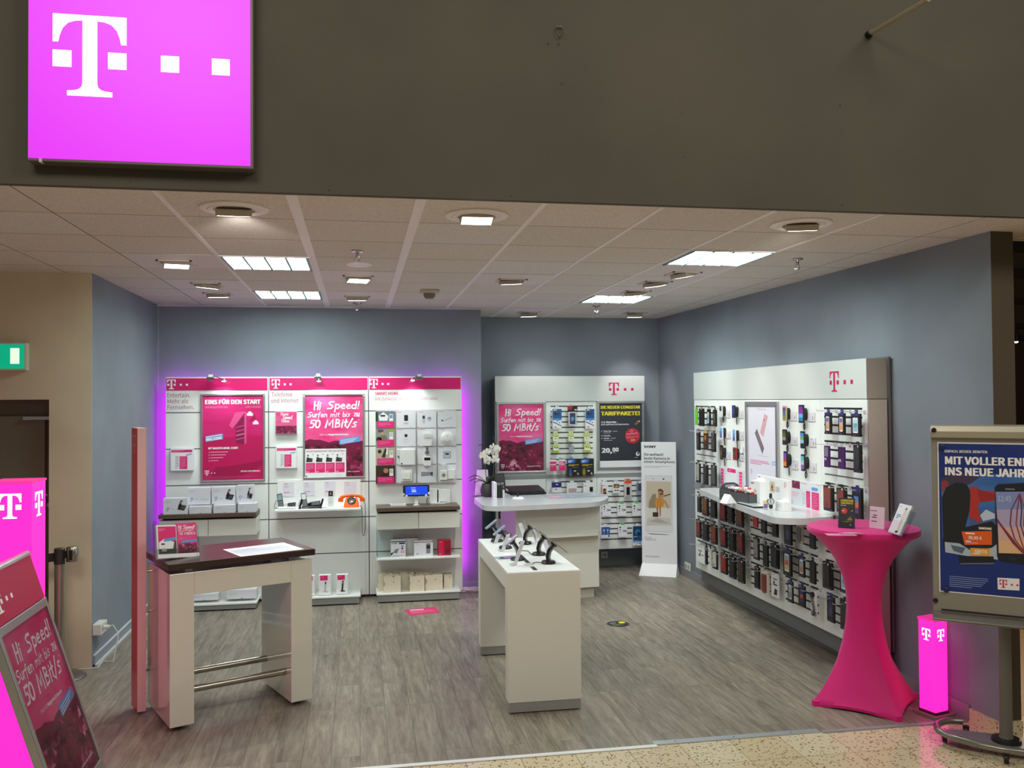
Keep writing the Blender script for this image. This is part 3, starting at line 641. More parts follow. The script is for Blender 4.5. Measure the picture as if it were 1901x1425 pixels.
# ------------------------------------------------------------------ posters and prints (drawn from the lower left corner, w x h, layers from height q up)
E4 = .0004
def art_hispeed(b, w, h, q, kind='plain'):
    X = lambda x: (x-45)/880*w
    Y = lambda y: (1-(y-60)/1220)*h
    b.rect(0, 0, w, h, MAGSKY, q)
    b.rect(0, 0, w, Y(770), TOWN, q+E4)
    hill = [(0, Y(790))]+[(w*k/12, Y(735-22*math.sin(k*.9)-10*math.sin(k*2.3))) for k in range(13)]+[(w, Y(790))]
    b.poly(hill, mat('hill_print', (120, 20, 62), .4), q+2*E4)
    for (s, x0, x1, y0, y1) in (('Hi', 170, 300, 150, 272), ('Speed!', 380, 890, 148, 262), ('Surfen', 80, 390, 308, 385), ('mit', 425, 580, 312, 382), ('bis', 612, 735, 308, 380), ('zu', 785, 885, 290, 380), ('50', 110, 285, 425, 545), ('MBit/s', 345, 845, 415, 540)):
        hh = Y(y0)-Y(y1); b.brush(s, X(x0), Y(y1), hh, WTX, q+3*E4, X(x1)-X(x0)-.1*hh, th=.17 if s not in ('Surfen', 'mit', 'bis', 'zu') else .16)
    b.disc(X(868), Y(432), .008*w, WTX, q+3*E4, 8)
    b.text('Hier ist', X(270), Y(660), X(388), Y(632), WTX, q+3*E4); b.text('MagentaZuhause', X(400), Y(666), X(705), Y(632), WTX, q+3*E4, 1)
    b.poly([(X(570), Y(800)), (X(890), Y(755)), (X(885), Y(675)), (X(560), Y(715))], BLUE, q+4*E4)
    for k in range(3): b.poly([(X(585), Y(742+24*k)), (X(585+260-30*k), Y(742+24*k-37)), (X(585+260-30*k), Y(736+24*k-37)), (X(585), Y(736+24*k))], WTX, q+5*E4)
    if kind == 'phones':
        b.rect(0, 0, X(670), Y(858), PAPER, q+4*E4)
        b.text('TELEFONIEREN MIT VIELEN EXTRAS', X(60), Y(907), X(652), Y(880), mat('plum_text', (150, 60, 100), .5), q+5*E4, .5)
        for k in range(4):
            u = 58+150*k
            b.poly([(X(u), Y(1055)), (X(u+95), Y(1055)), (X(u+100), Y(1000)), (X(u+40), Y(992)), (X(u+40), Y(945)), (X(u+18), Y(945)), (X(u+8), Y(1005))], DARKTX, q+5*E4)
            b.rect(X(u+14), Y(985), X(u+36), Y(960), GREYLT, q+6*E4); b.rect(X(u+48), Y(1035), X(u+90), Y(1010), mat('ink_charcoal', (70, 74, 78)), q+6*E4)
            b.rect(X(u+100), Y(950), X(u+112), Y(932), GREYTX, q+5*E4)
            b.rect(X(u-2), Y(1215), X(u+138), Y(1068), MAG, q+5*E4); b.lines(X(u+6), Y(1170), X(u+120), Y(1085), 5, PINKL, q+6*E4, .25); b.rect(X(u+6), Y(1203), X(u+45), Y(1196), WTX, q+6*E4)
        b.lines(X(520), Y(1268), X(650), Y(1258), 1, PINKL, q+5*E4, .6); b.rect(X(55), Y(1280), X(75), Y(1255), GREYTX, q+5*E4)
        b.text('ERLEBEN, WAS VERBINDET.', X(690), Y(1218), X(880), Y(1202), WTX, q+5*E4, .5)
    else:
        b.logo(X(120), Y(1225), Y(1150)-Y(1225), WTX, q+3*E4); b.text('ERLEBEN, WAS VERBINDET.', X(600), Y(1208), X(880), Y(1186), WTX, q+3*E4, .5)
def art_eins(b, w, h, q):
    X = lambda x: (x-437)/513*w
    Y = lambda y: (1-(y-335)/693)*h
    b.rect(0, 0, w, h, cloudy('magenta_room_print', (206, 22, 104), (226, 56, 134), 1.6), q)
    fl = [(0, 0), (w, 0), (w, Y(680))]+[(w*k/10, Y(672+8*math.sin(k*.6))) for k in range(9, -1, -1)]
    b.poly(fl, MAGM, q+E4)
    b.poly([(X(500), 0), (w, 0), (w, Y(860))]+[(X(950-45*k), Y(868+52*math.sin(math.pi/2*k/9))) for k in range(1, 10)], MAGD, q+2*E4)
    b.poly([(X(700), 0), (w, 0), (w, Y(900)), (X(860), Y(960))], MAGM, q+3*E4)
    # numeral one as a little house: shaft, shelves, roof
    b.poly([(X(718), Y(722)), (X(790), Y(742)), (X(790), Y(492)), (X(718), Y(560))], mat('numeral_inside', (140, 16, 76)), q+3*E4)
    b.poly([(X(790), Y(742)), (X(808), Y(725)), (X(808), Y(470)), (X(790), Y(466))], mat('numeral_edge', (226, 80, 148)), q+4*E4)
    b.poly([(X(660), Y(580)), (X(690), Y(608)), (X(798), Y(480)), (X(784), Y(464)), (X(712), Y(476))], mat('numeral_roof', (232, 84, 150)), q+5*E4)
    b.poly([(X(690), Y(608)), (X(720), Y(590)), (X(796), Y(486)), (X(790), Y(480))], MAGD, q+5.5*E4)
    for k in range(4): b.poly([(X(722), Y(600+34*k)), (X(788), Y(584+34*k)), (X(788), Y(578+34*k)), (X(722), Y(592+34*k))], PINKL if k == 2 else mat('numeral_edge', (226, 80, 148)), q+4*E4)
    b.poly([(X(830), Y(555)), (X(888), Y(520)), (X(876), Y(490))], MAGD, q+4*E4)
    for (cx, cy, s) in ((838, 480, 1.1), (888, 553, 1.0)):
        for (dx, dy, r) in ((-14, 8, 11), (0, 0, 15), (14, 8, 11)): b.disc(X(cx+dx*s), Y(cy+dy*s), r*s/513*w, WTX, q+4*E4+dx*1e-6, 12)
        b.rect(X(cx-24*s), Y(cy+20*s), X(cx+24*s), Y(cy+8*s), WTX, q+4.2*E4)
    b.text('EINS FÜR DEN START', X(457), Y(404), X(930), Y(359), WTX, q+6*E4, 1)
    b.text('WIR BEGLEITEN DEN', X(458), Y(437), X(650), Y(419), PINKL, q+6*E4); b.text('IHRES KINDES', X(800), Y(437), X(930), Y(419), PINKL, q+6*E4)
    b.poly([(X(462), Y(712)), (X(610), Y(690)), (X(606), Y(645)), (X(458), Y(668))], BLUE, q+4*E4)
    b.text('INKLUSIVE', X(468), Y(708), X(604), Y(682), WTX, q+5*E4, 1, rot=.12); b.poly([(X(468), Y(676)), (X(600), Y(657)), (X(600), Y(651)), (X(468), Y(670))], WTX, q+5*E4)
    b.text('MIT MAGENTA MOBIL START:', X(484), Y(775), X(738), Y(757), WTX, q+4*E4, 1)
    for k in range(4):
        y = 798+23.5*k; b.poly([(X(486), Y(y)), (X(490), Y(y+6)), (X(498), Y(y-9)), (X(490), Y(y+1))], WTX, q+4*E4)
        b.lines(X(504), Y(y+5), X((800, 720, 715, 635)[k]), Y(y-6), 1, PINKL, q+4*E4, .6, k)
    b.logo(X(472), Y(988), Y(948)-Y(988), WTX, q+5*E4); b.text('ERLEBEN, WAS VERBINDET.', X(760), Y(968), X(928), Y(953), WTX, q+5*E4, .5)
    b.lines(X(455), Y(1020), X(940), Y(995), 3, mat('magenta_light_line', (222, 70, 140)), q+5*E4, .3)
def art_tarif(b, w, h, q):
    X = lambda x: (x-1103)/392*w
    Y = lambda y: (1-(y-370)/600)*h
    b.rect(0, 0, w, h, mat('slate_print', (50, 54, 62), .4), q); b.rect(0, 0, w, Y(911), PAPER, q+E4)
    b.text('DIE NEUEN CONGSTAR', X(1116), Y(420), X(1480), Y(390), YEL, q+E4, 1); b.text('TARIFPAKETE!', X(1118), Y(484), X(1478), Y(445), YEL, q+E4, 1)
    b.text('Z. B. Allnet Flat –', X(1120), Y(554), X(1270), Y(537), WTX, q+E4, 1); b.text('jetzt optional mit Datenturbo.', X(1118), Y(578), X(1378), Y(560), WTX, q+E4, .5)
    b.poly([(X(1440), Y(550)), (X(1478), Y(548)), (X(1478), Y(530))], mat('ochre_print', (214, 170, 90)), q+E4); b.lines(X(1430), Y(574), X(1465), Y(556), 3, mat('ochre_print', (214, 170, 90)), q+E4, .4)
    for k, (t, y) in enumerate((('Allnet Flat', 637), ('Datenflat', 680), ('500 MB', 705))):
        b.poly([(X(1118), Y(y-8)), (X(1123), Y(y)), (X(1135), Y(y-17)), (X(1123), Y(y-6))], WTX, q+E4); b.textl(t, X(1141), Y(y), Y(y-12)-Y(y), WTX, q+E4, .5)
    b.lines(X(1226), Y(641), X(1310), Y(625), 1, GREYLT, q+E4, .3); b.lines(X(1141), Y(655), X(1270), Y(642), 1, GREYLT, q+E4, .3); b.lines(X(1205), Y(706), X(1300), Y(690), 1, GREYLT, q+E4, .3); b.lines(X(1141), Y(725), X(1300), Y(711), 1, GREYLT, q+E4, .3)
    b.disc(X(1407), Y(678), 70/392*w, mat('badge_red', (196, 44, 52)), q+2*E4, 40, star=.06)
    b.text('Datenturbo', X(1352), Y(672), X(1458), Y(652), PINKL, q+3*E4, .5, rot=.1); b.lines(X(1350), Y(702), X(1465), Y(680), 2, PINKL, q+3*E4, .3); b.text('6,99', X(1392), Y(728), X(1428), Y(712), WTX, q+3*E4, .5)
    b.disc(X(1398), Y(632), 13/392*w, PINKL, q+3*E4, 14); b.disc(X(1398), Y(632), 9/392*w, mat('badge_red', (196, 44, 52)), q+3.5*E4, 14)
    b.text('20,', X(1122), Y(845), X(1216), Y(790), WTX, q+E4, 1); b.text('00', X(1220), Y(826), X(1278), Y(787), WTX, q+E4, 1); b.lines(X(1224), Y(839), X(1276), Y(830), 1, GREYLT, q+E4, .6)
    b.disc(X(1455), Y(850), 19/392*w, WTX, q+E4, 16); b.disc(X(1460), Y(846), 12/392*w, mat('slate_print', (50, 54, 62), .4), q+2*E4, 12); b.rect(X(1455), Y(853), X(1475), Y(848), WTX, q+3*E4); b.lines(X(1425), Y(888), X(1485), Y(880), 1, GREYLT, q+E4, .6)
def snap_frame(name, label, M, w, h, art, border=.02, depth=.018, group=None):
    """aluminium clip frame; origin lower left corner of the frame"""
    t = thing(name, label, 'poster', M, group)
    b = MB()
    for (x0, y0, x1, y1) in ((0, 0, w, border), (0, h-border, w, h), (0, border, border, h-border), (w-border, border, w, h-border)): b.box((x0, y0, 0), (x1, y1, depth), ALU)
    b.build('frame', t, bevel=.004)
    b = MB(M=Matrix.Translation((border, border, 0))); art(b, w-2*border, h-2*border, .006); b.box((0, 0, 0), (w-2*border, h-2*border, .0055), PAPER); b.build('poster', t)
    return t

# ------------------------------------------------------------------ left wall: three display panels with magenta heads
PY = 8.80
def P(px, py, Y=PY): p = ony(px, py, Y); return p.x, p.z
GZ0 = P(500, 764)[1]; GP = (P(500, 764)[1]-P(500, 897)[1])/2
LED = mat('violet_led_strip', (190, 30, 255), .5, emit=55.0, ecol=(212, 28, 226)); LEDT = mat('violet_led_top', (190, 30, 255), .5, emit=10.0, ecol=(214, 70, 255))
WASH = mat('violet_diffuser', (150, 20, 255), .5)
xb = [P(307, 699)[0], P(498.5, 699)[0], P(684, 699)[0], P(857, 699)[0]]
texts = [[('Entertain.', 310.5, 353, 728.5, 737.5), ('Mehr als', 311, 349, 740, 748.5), ('Fernsehen.', 311, 360, 751, 759.5)], [('Telefonie', 504, 542.5, 727, 736), ('und Internet', 503.5, 554, 738.5, 747.5)], []]
lab = ['left display wall panel with magenta head and the word Entertain', 'middle display wall panel with magenta head and the words Telefonie und Internet', 'right display wall panel with magenta head and the words Smart Home']
for k in range(3):
    x0, x1 = xb[k]+.004, xb[k+1]-.004; xc = (x0+x1)/2; hw = (x1-x0)/2; zt = 2.178
    t = thing('display_unit', lab[k], 'display panel', F_back(xc, PY, 0), 'magenta headed display panels')
    b = MB(); b.box((-hw, .028, -.03), (hw, zt, 0), WHITE)
    z = GZ0
    while z > .15: b.rect(-hw, z-.006, hw, z+.004, GROOVE, .0006); z -= GP
    if k == 1: b.rect(hw-.03, .03, hw-.027, GZ0-2*GP, GREYLT, .0006); b.rect(-hw+.33, 0.1, -hw+.333, .3, GREYLT, .0006)
    b.build('board', t)
    b = MB(); zh0, zh1 = P(400, 724)[1], P(400, 701)[1]; b.box((-hw+.007, zh0, .0005), (hw-.007, zh1-.004, .006), mat('magenta_header', (222, 32, 116), .3))
    px = (310.5, 504, 686)[k]; u = P(px+8, 715)[0]-xc; b.logo(u, P(400, 721.6)[1], P(400, 704)[1]-P(400, 721.6)[1], WTX, .0065)
    b.build('head_sign', t)
    b = MB()
    for (s, p0, p1, q0, q1) in texts[k]: b.text(s, P(p0, q1)[0]-xc, P(p0, q1)[1], P(p1, q0)[0]-xc, P(p1, q0)[1], mat('berry_text', (176, 76, 118), .5), .001)
    if k == 2:
        b.text('SMART HOME', P(696.3, 733)[0]-xc, P(696, 733)[1], P(740, 733)[0]-xc, P(740, 727)[1], MAG, .001, .5)
        b.text('IHR ZUHAUSE JEDERZEIT IN DER HAND', P(696.3, 743)[0]-xc, P(696, 743)[1], P(812.5, 743)[0]-xc, P(812, 737)[1], mat('rose_text', (216, 120, 170), .5), .001)
    b.build('lettering', t)
    for s in (-1, 1): b = MB(); b.box((s*(hw-.12)-.03, 0, -.13), (s*(hw-.12)+.03, .028, -.0), BLACKM); b.build('foot', t)
    b = MB(); b.box((-hw+.03, zt-.10, -.068), (hw-.03, zt-.06, -.055), ALU); b.rect(-hw+.03, zt-.06, hw-.03, zt-.10, LEDT, -.0685)
    if k == 0: b.box((-hw+.02, .2, -.066), (-hw+.05, zt-.12, -.055), ALU); b.face([(-hw+.02, .2, -.0685), (-hw+.02, zt-.12, -.0685), (-hw+.05, zt-.12, -.0685), (-hw+.05, .2, -.0685)], LED)
    if k == 2: b.box((hw-.05, .2, -.066), (hw-.02, zt-.12, -.055), ALU); b.face([(hw-.05, .2, -.0685), (hw-.05, zt-.12, -.0685), (hw-.02, zt-.12, -.0685), (hw-.02, .2, -.0685)], LED)
    b.build('led_strip', t)
def pframe(name, label, box, Y, art, border=.02, group=None, depth=.018):
    x0, z1 = P(box[0], box[1], Y); x1, z0 = P(box[2], box[3], Y)
    return snap_frame(name, label, F_back(x0, Y-.001, z0), x1-x0, z1-z0, art, border, depth, group)
pframe('framed_poster', 'framed magenta poster with a house shaped numeral one on the left panel', (372.4, 730.9, 492.5, 892.5), PY, art_eins)
pframe('framed_poster', 'framed magenta town poster with a white inset of four phones on the middle panel', (562.4, 730.5, 677.3, 886.8), PY, lambda b, w, h, q: art_hispeed(b, w, h, q, 'phones'))
# stem spotlights above the panels
for (px, py, lx, ly, s, lbl) in ((391, 702, 415.5, 706, -1, 'small chrome stem lamp over the left panel, shining on the numeral one poster'), (590.5, 700, 592, 706, 0, 'small chrome stem lamp over the middle panel, above the four phones poster'), (778, 701, 766, 705, 1, 'small chrome stem lamp over the right panel, above the sensor board')):
    yl = PY-.10; p = ony(px, py, yl); t = thing('stem_spotlight', lbl, 'spotlight', Matrix.Translation(p), 'stem spotlights')
    g = ony(lx, ly, yl-.02)-p
    b = MB(); b.tube([(.01, .11, .0), (.01, .06, .035), (0, 0, .03)], .004, CHROME, 6); b.tube([(0, 0, .03), tuple(g+Vector((0, .04, .012)))], .0035, CHROME, 6); b.build('stem', t, smooth=True)
    b = MB(); b.box((-.033, -.03, -.022), (.033, .03, .012), CHROME); b.box((-.018, -.02, .012), (.02, .02, .036), mat('lamp_white_box', (232, 230, 226), .4)); b.rect(-.03, -.004, .03, .0, SLOT, 0); b.build('transformer', t, bevel=.003)
    b = MB(M=Matrix.Translation(g)); b.lathe([(.002, .018), (.018, .012), (.023, 0), (.022, -.004)], CHROME, 16); b.build('reflector', t, smooth=True)
    b = MB(M=Matrix.Translation(g)); b.lathe([(.021, -.004), (.015, -.011), (.0, -.014)], mat('led_white_glow', (250, 244, 255), .4, emit=9.0), 16); b.build('bulb', t, smooth=True)
    q = p+g+Vector((0, -.005, -.03)); lamp('SPOT', 'stem_beam', q, (q.x+.02*s, PY, q.z-.42), 3.4, (.86, .92, 1), .02, spot=125, blend=.9)
# leaflet dispensers on the panels
def leaflet(px0, py0, px1, py1, label, kind):
    x0, z1 = P(px0, py0); x1, z0 = P(px1, py1); w, h = x1-x0, z1-z0
    t = thing('leaflet_box', label, 'leaflet box', F_back(x0, PY, z0), 'leaflet boxes on the panels')
    b = MB(); b.box((0, 0, 0), (w, h, .045), BOXW); b.build('box', t, bevel=.003)
    b = MB(); q = .0456
    if kind == 'tariff':
        b.rect(.004, .004, w-.004, h-.004, PAPER, q); b.rect(.05*w, .84*h, .95*w, .96*h, MAG, q+E4); b.lines(.09*w, .865*h, .6*w, .935*h, 2, PINKL, q+2*E4, .35)
        b.lines(.22*w, .1*h, .38*w, .68*h, 9, GREYTX, q+E4, .35); b.rect(.4*w, .08*h, .74*w, .66*h, MAG, q+E4); b.lines(.43*w, .12*h, .7*w, .62*h, 8, PINKL, q+2*E4, .3)
        b.poly([(.68*w, .68*h), (.93*w, .74*h), (.93*w, .79*h), (.68*w, .73*h)], BLUE, q+E4)
    else:
        b.rect(.003, .003, w-.003, h-.003, MAGSKY, q); b.rect(.003, .003, w-.003, .36*h, TOWNS, q+E4)
        b.brush('Home', .24*w, .83*h, .13*h, WTX, q+2*E4, .36*w); b.brush('Speed', .33*w, .66*h, .16*h, WTX, q+2*E4, .44*w); b.brush('Home', .28*w, .52*h, .13*h, WTX, q+2*E4, .36*w)
    b.build('leaflet', t)
leaflet(318, 832.8, 360.6, 872.5, 'white leaflet box with a pink table on the left panel, beside the numeral one poster', 'tariff')
leaflet(512, 763.8, 552, 804.5, 'magenta leaflet box with brush lettering Home Speed Home on the middle panel', 'home')
leaflet(513, 829.8, 551.8, 868, 'white leaflet box with a pink table on the middle panel, below the magenta leaflet box', 'tariff')

# ---- shelves of the left wall
def slab_front(px, py, z): return onz(px, py, z)
zs = ony(474.4, 951, 8.48).z                  # left walnut shelf height
fr_r = onz(474.4, 951, zs); fr_l = ony(302.6, 956, 8.48)
yF1 = 8.48; sx0, sx1 = xb[0]+.004, fr_r.x+.005
def drawer_shelf(label, x0, x1, yf, z, th=.036, hd=.155, bevel_r=True):
    t = thing('drawer_shelf', label, 'shelf', F_back((x0+x1)/2, PY-.001, z), 'walnut drawer shelves'); w = (x1-x0)/2; d = PY-yf
    b = MB(); b.box((-w, -th, .0), (w, 0, d), BROWNS); b.build('shelf_board', t, bevel=.002)
    b = MB(); b.box((-w+.03, -th-.02, .02), (w-.03, -th, d-.06), BLACKM); b.build('spacer', t)
    for s in (-1, 1):
        b = MB(); b.box((s*w if s < 0 else .002, -th-.02-hd, .0), (-.002 if s < 0 else s*w, -th-.02, d-.03), CREAM); b.build('drawer', t, bevel=.003)
    return t
drawer_shelf('walnut topped drawer shelf with white phone cartons on the left panel', sx0, sx1, yF1, zs)
zs3 = ony(854, 938.8, 8.48).z; q = onz(854, 938.8, zs3); ql = ony(699.3, 943.8, 8.48)
yF3 = 8.48; drawer_shelf('walnut topped drawer shelf with a tablet on the right panel', ql.x, q.x, yF3, zs3)
# cartons on the left shelf
def carton(x0, x1, z0, z1, yf, d, label, kind, seed=0, group='white phone cartons', rot=0.0, name='phone_carton'):
    w, h = (x1-x0)/2, z1-z0
    t = thing(name, label, 'box', F_back((x0+x1)/2, yf, z0) @ Matrix.Rotation(rot, 4, 'Y'), group)
    b = MB(); b.box((-w, 0, -d), (w, h, 0), BOXW); ct = b.build('carton', t, bevel=.0025)
    b = MB(); q = .0006
    if kind in ('dark', 'silver', 'plain'):
        b.lines(-.8*w, .68*h, -.3*w, .86*h, 3, GREYLT, q, .3, seed)
        b.disc(-.6*w, .36*h, .075*h, mat('carton_blue', (90, 110, 190)), q, 14); b.disc(-.6*w, .36*h, .045*h, BOXW, q+E4, 12); b.lines(-.75*w, .2*h, -.45*w, .26*h, 1, mat('carton_blue', (90, 110, 190)), q, .5)
        b.lines(-.28*w, .3*h, -.05*w, .36*h, 1, GREYTX, q, .5)
        if kind != 'plain':
            body = DARKTX if kind == 'dark' else GREYTX
            b.poly([(.15*w, .3*h), (.72*w, .22*h), (.9*w, .52*h), (.35*w, .6*h)], body, q+E4); b.poly([(.42*w, .32*h), (.7*w, .28*h), (.82*w, .48*h), (.5*w, .52*h)], BLACK if kind == 'silver' else mat('ink_charcoal', (70, 74, 78)), q+2*E4)
            b.poly([(.2*w, .45*h), (.4*w, .42*h), (.62*w, .84*h), (.45*w, .86*h)], BLACK, q+3*E4); b.poly([(.42*w, .66*h), (.5*w, .65*h), (.57*w, .78*h), (.48*w, .79*h)], GREYLT, q+4*E4)
        else: b.poly([(.1*w, .3*h), (.8*w, .26*h), (.84*w, .3*h), (.2*w, .34*h)], GREYLT, q+E4)
    elif kind == 'end':
        b.lines(-.8*w, .4*h, -.2*w, .75*h, 3, GREYLT, q, .25, seed); b.rect(-.05*w, .05*h, .1*w, .12*h, GREYTX, q)
    b.build('print', ct)
    return t
def cr(u, v, ox, oy, s): return ox+u/s, oy+v/s
C3 = lambda u, v: cr(u, v, 280, 870, 8.64)
def shelf_box(u0, v0, u1, v1, y, z, d, label, kind, C=C3, **kw):
    px0, py1 = C(u0, v1); px1, py0 = C(u1, v0)
    a = ony(px0, py1, y); c = ony(px1, py0, y)
    return carton(a.x, c.x, z, z+(c.z-ony(px1, py1, y).z), y, d, label, kind, **kw)
yb = yF1+.03
shelf_box(197, 462, 590, 722, yb, zs, .09, 'white carton with a dark cordless phone picture, at the left end of the shelf', 'dark')
hlow = .075
for (u0, u1, v0, v1, lb) in ((612, 968, 590, 708, 'flat white carton lying on the shelf, left of three'), (1000, 1355, 568, 698, 'flat white carton lying on the shelf, middle of three'), (1395, 1688, 540, 680, 'flat white carton lying on the shelf, right of three')):
    shelf_box(u0, v0, u1, v1, yb, zs, .17, lb, 'end')
zz2 = zs+(ony(*C3(1200, 568), yb).z-ony(*C3(1200, 698), yb).z)
for (u0, u1, v0, v1, kd, lb) in ((585, 955, 318, 590, 'plain', 'white carton with a faint pale picture, standing on the left flat carton'), (975, 1355, 300, 575, 'dark', 'white carton with a dark cordless phone picture, standing on the middle flat carton'), (1385, 1650, 250, 545, 'silver', 'tall white carton with a silver cordless phone picture, standing on the right flat carton')):
    shelf_box(u0, v0, u1, v1, yb+.06, zz2+.001, .075, lb, kd)
# ---- bottom shelves
def base_shelf(label, pl, pr):
    yf = 8.49; a = ony(*pl, yf); c = ony(*pr, yf); zt = (a.z+c.z)/2; w = (c.x-a.x)/2; d = PY-yf
    t = thing('base_shelf', label, 'shelf', F_back((a.x+c.x)/2, PY-.001, 0), 'white base shelves')
    b = MB(); b.box((-w, zt-.014, 0), (w, zt, d), WHITE); b.build('shelf_board', t, bevel=.002)
    b = MB(); b.box((-w+.012, .013, .0), (w-.012, zt-.0145, d-.012), PLINTH); b.build('plinth', t)
    for s in (-1, 1):
        b = MB(M=Matrix.Translation((s*(w-.12), 0, d-.07))); b.tube([(0, 0, 0), (0, .0125, 0)], .012, BLACKM, 10); b.build('levelling_foot', t)
    return t, yf, zt
t, yB1, zB = base_shelf('white base shelf on a grey plinth, half hidden by the high table', (302, 1124.5), (477, 1117.5))
t, yB2, zB = base_shelf('white base shelf on a grey plinth under the middle panel with phone boxes', (509, 1111), (669.5, 1105.5))
C5 = lambda u, v: cr(u, v, 690, 980, 10.18)
t, yB3, zB = base_shelf('white base shelf on a grey plinth under the right panel with patterned gift boxes', C5(92, 1255), C5(1680, 1168))
a = ony(378, 1114, yB1+.05); c = ony(430, 1108, yB1+.05)
C5b = lambda u, v: cr(u, v, 560, 1000, 5.591)
carton(ony(420, 1110, yB1+.06).x, ony(476, 1110, yB1+.06).x, zB, zB+.085, yB1+.06, .16, 'white carton lying at the right end of the left base shelf', 'end')
carton(ony(352, 1110, yB1+.06).x, ony(405, 1110, yB1+.06).x, zB, zB+.06, yB1+.06, .16, 'low white carton on the left base shelf seen under the high table', 'end')
def phone_box(u0, v0, u1, v1, label, dark):
    px0, py1 = C5b(u0, v1); px1, py0 = C5b(u1, v0); y = yB2+.05; a = ony(px0, py1, y); c = ony(px1, py1, y); h = ony(px0, py0, y).z-a.z; w = (c.x-a.x)/2
    t = thing('handset_box', label, 'box', F_back((a.x+c.x)/2, y, zB), 'upright handset boxes')
    b = MB(); b.box((-w, 0, -.06), (w, h, 0), PAPER); b.build('carton', t, bevel=.002)
    b = MB(); b.rect(-.8*w, .74*h, .45*w, .98*h, MAG, .0006); b.lines(-.6*w, .86*h, .2*w, .93*h, 1, PINKL, .001, .4); ph = DARKTX if dark else GREYLT
    b.poly([(-.15*w, .2*h), (.15*w, .2*h), (.28*w, .7*h), (-.02*w, .7*h)], ph, .001); b.disc(.1*w, .18*h, .45*w, ph, .0008, 16, ry=.035*h); b.rect(.0, .55*h, .2*w, .66*h, BLACK if not dark else GREYTX, .0014)
    b.build('print', t)
phone_box(180, 335, 305, 545, 'upright white handset box with a silver phone picture, on the middle base shelf', False)
phone_box(360, 328, 482, 535, 'upright white handset box with a black phone picture, on the middle base shelf', True)
phone_box(58, 350, 136, 560, 'upright white handset box half hidden behind the high table corner', False)
# ---- white phone shelf of the middle panel
C4 = lambda u, v: cr(u, v, 500, 880, 9.505)
yP = 8.50; f0 = ony(*C4(92, 637), yP); f1 = ony(*C4(1615, 600), yP); zP = (f0.z+f1.z)/2; xP0 = f0.x; xP1 = f1.x
t = thing('phone_shelf', 'white acrylic shelf with a backboard on the middle panel carrying four telephones', 'shelf', F_back((xP0+xP1)/2, PY-.001, zP)); w = (xP1-xP0)/2; d = PY-yP
b = MB(); b.box((-w, -.018, 0), (w, 0, d), PAPERB); b.build('shelf_board', t, bevel=.002)
b = MB(); hb = P(*C4(140, 112))[1]-zP; b.box((-w+.0, 0, 0), (w-.0, hb, .012), PAPERB); b.build('backboard', t)
pan = mat('shadow_white', (214, 214, 206), .5)
def card_on(u0, v0, u1, v1, label, price):
    Y = PY-.0135; a = ony(*C4(u0, v1), Y); c = ony(*C4(u1, v0), Y); w, h = c.x-a.x, c.z-a.z
    t = thing('price_card', label, 'price card', F_back(a.x, Y, a.z), 'price cards on the phone shelf')
    b = MB(); b.box((0, 0, 0), (w, h, .003), mat('card_lilac', (226, 222, 234), .5)); b.build('card', t)
    b = MB(); q = .0036; b.lines(.12*w, .86*h, .7*w, .92*h, 1, MAG, q, .5); b.lines(.12*w, .6*h, .6*w, .78*h, 3, GREYLT, q, .35)
    if price: b.text(price, .1*w, .24*h, .62*w, .33*h, MAG, q, .5)
    b.build('print', t)
card_on(245, 140, 435, 395, 'pale price card above the white cordless phone', '99,99 €'); card_on(605, 130, 800, 380, 'pale price card above the black cordless phone', '59,99 €'); card_on(968, 120, 1165, 378, 'pale price card above the slim white phone', '39 €'); card_on(1320, 122, 1520, 350, 'blank pale card above the orange rotary telephone', None)
def on_shelf(u, v):
    p = onz(*C4(u, v), zP); p.y = min(max(p.y, yP+.02), yP+.07); p.x = ony(*C4(u, v), p.y).x; return p
def dect(u, v, label, dark, wpx):
    p = on_shelf(u, v); k = wpx/9.505/FPX*p.y*1.02*1.25
    t = thing('cordless_phone', label, 'telephone', F_back(p.x, p.y, zP), 'cordless phones on the phone shelf')
    base = BLACK if dark else mat('phone_white', (228, 230, 230), .25); k2 = k/.24
    b = MB(M=Matrix.Scale(k2, 4)); b.prism(rrect(-.12, -.17, .12, 0, .03), 0, .03, base); b.M = b.M @ Matrix.Rotation(math.radians(-90), 4, 'X'); 
    b = MB(M=Matrix.Scale(k2, 4)); b.box((-.12, 0, -.17), (.12, .035, 0), base); b.prism([(-.11, .035), (.12, .035), (.12, .09), (-.0, .075)], -.17, -.06, base); b.build('base', t, bevel=.012)
    b = MB(M=Matrix.Scale(k2, 4)); b.face([(.01, .045, -.004), (.115, .05, -.004), (.115, .088, -.05), (.01, .078, -.05)], BLACK if not dark else mat('phone_pad', (60, 62, 64), .3)); b.build('keypad', t)
    b = MB(M=Matrix.Scale(k2, 4) @ Matrix.Translation((-.075, .02, -.05)) @ Matrix.Rotation(.16, 4, 'Z') @ Matrix.Rotation(-.35, 4, 'X')); b.prism(rrect(-.035, 0, .035, .19, .012), -.012, .012, BLACK if not dark else mat('handset_dark', (40, 42, 44), .3)); b.rect(-.028, .1, .028, .178, mat('screen_teal', (120, 150, 150), .3) if not dark else mat('screen_pale', (196, 206, 214), .3), .0125)
    for i in range(3):
        for j in range(4): b.rect(-.026+.019*i, .015+.019*j, -.012+.019*i, .028+.019*j, GREYTX, .0126)
    b.build('handset', t)
    b = MB(M=Matrix.Scale(k2, 4)); b.tube([(-.12, .01, -.12), (-.16, .0, -.1), (-.175, .03, -.12), (-.15, .1, -.15), (-.12, .11, -.16)], .004, BLACK, 6); b.build('cord', t, smooth=True)
dect(305, 600, 'white cordless phone with dark handset at the left end of the white phone shelf', False, 240)
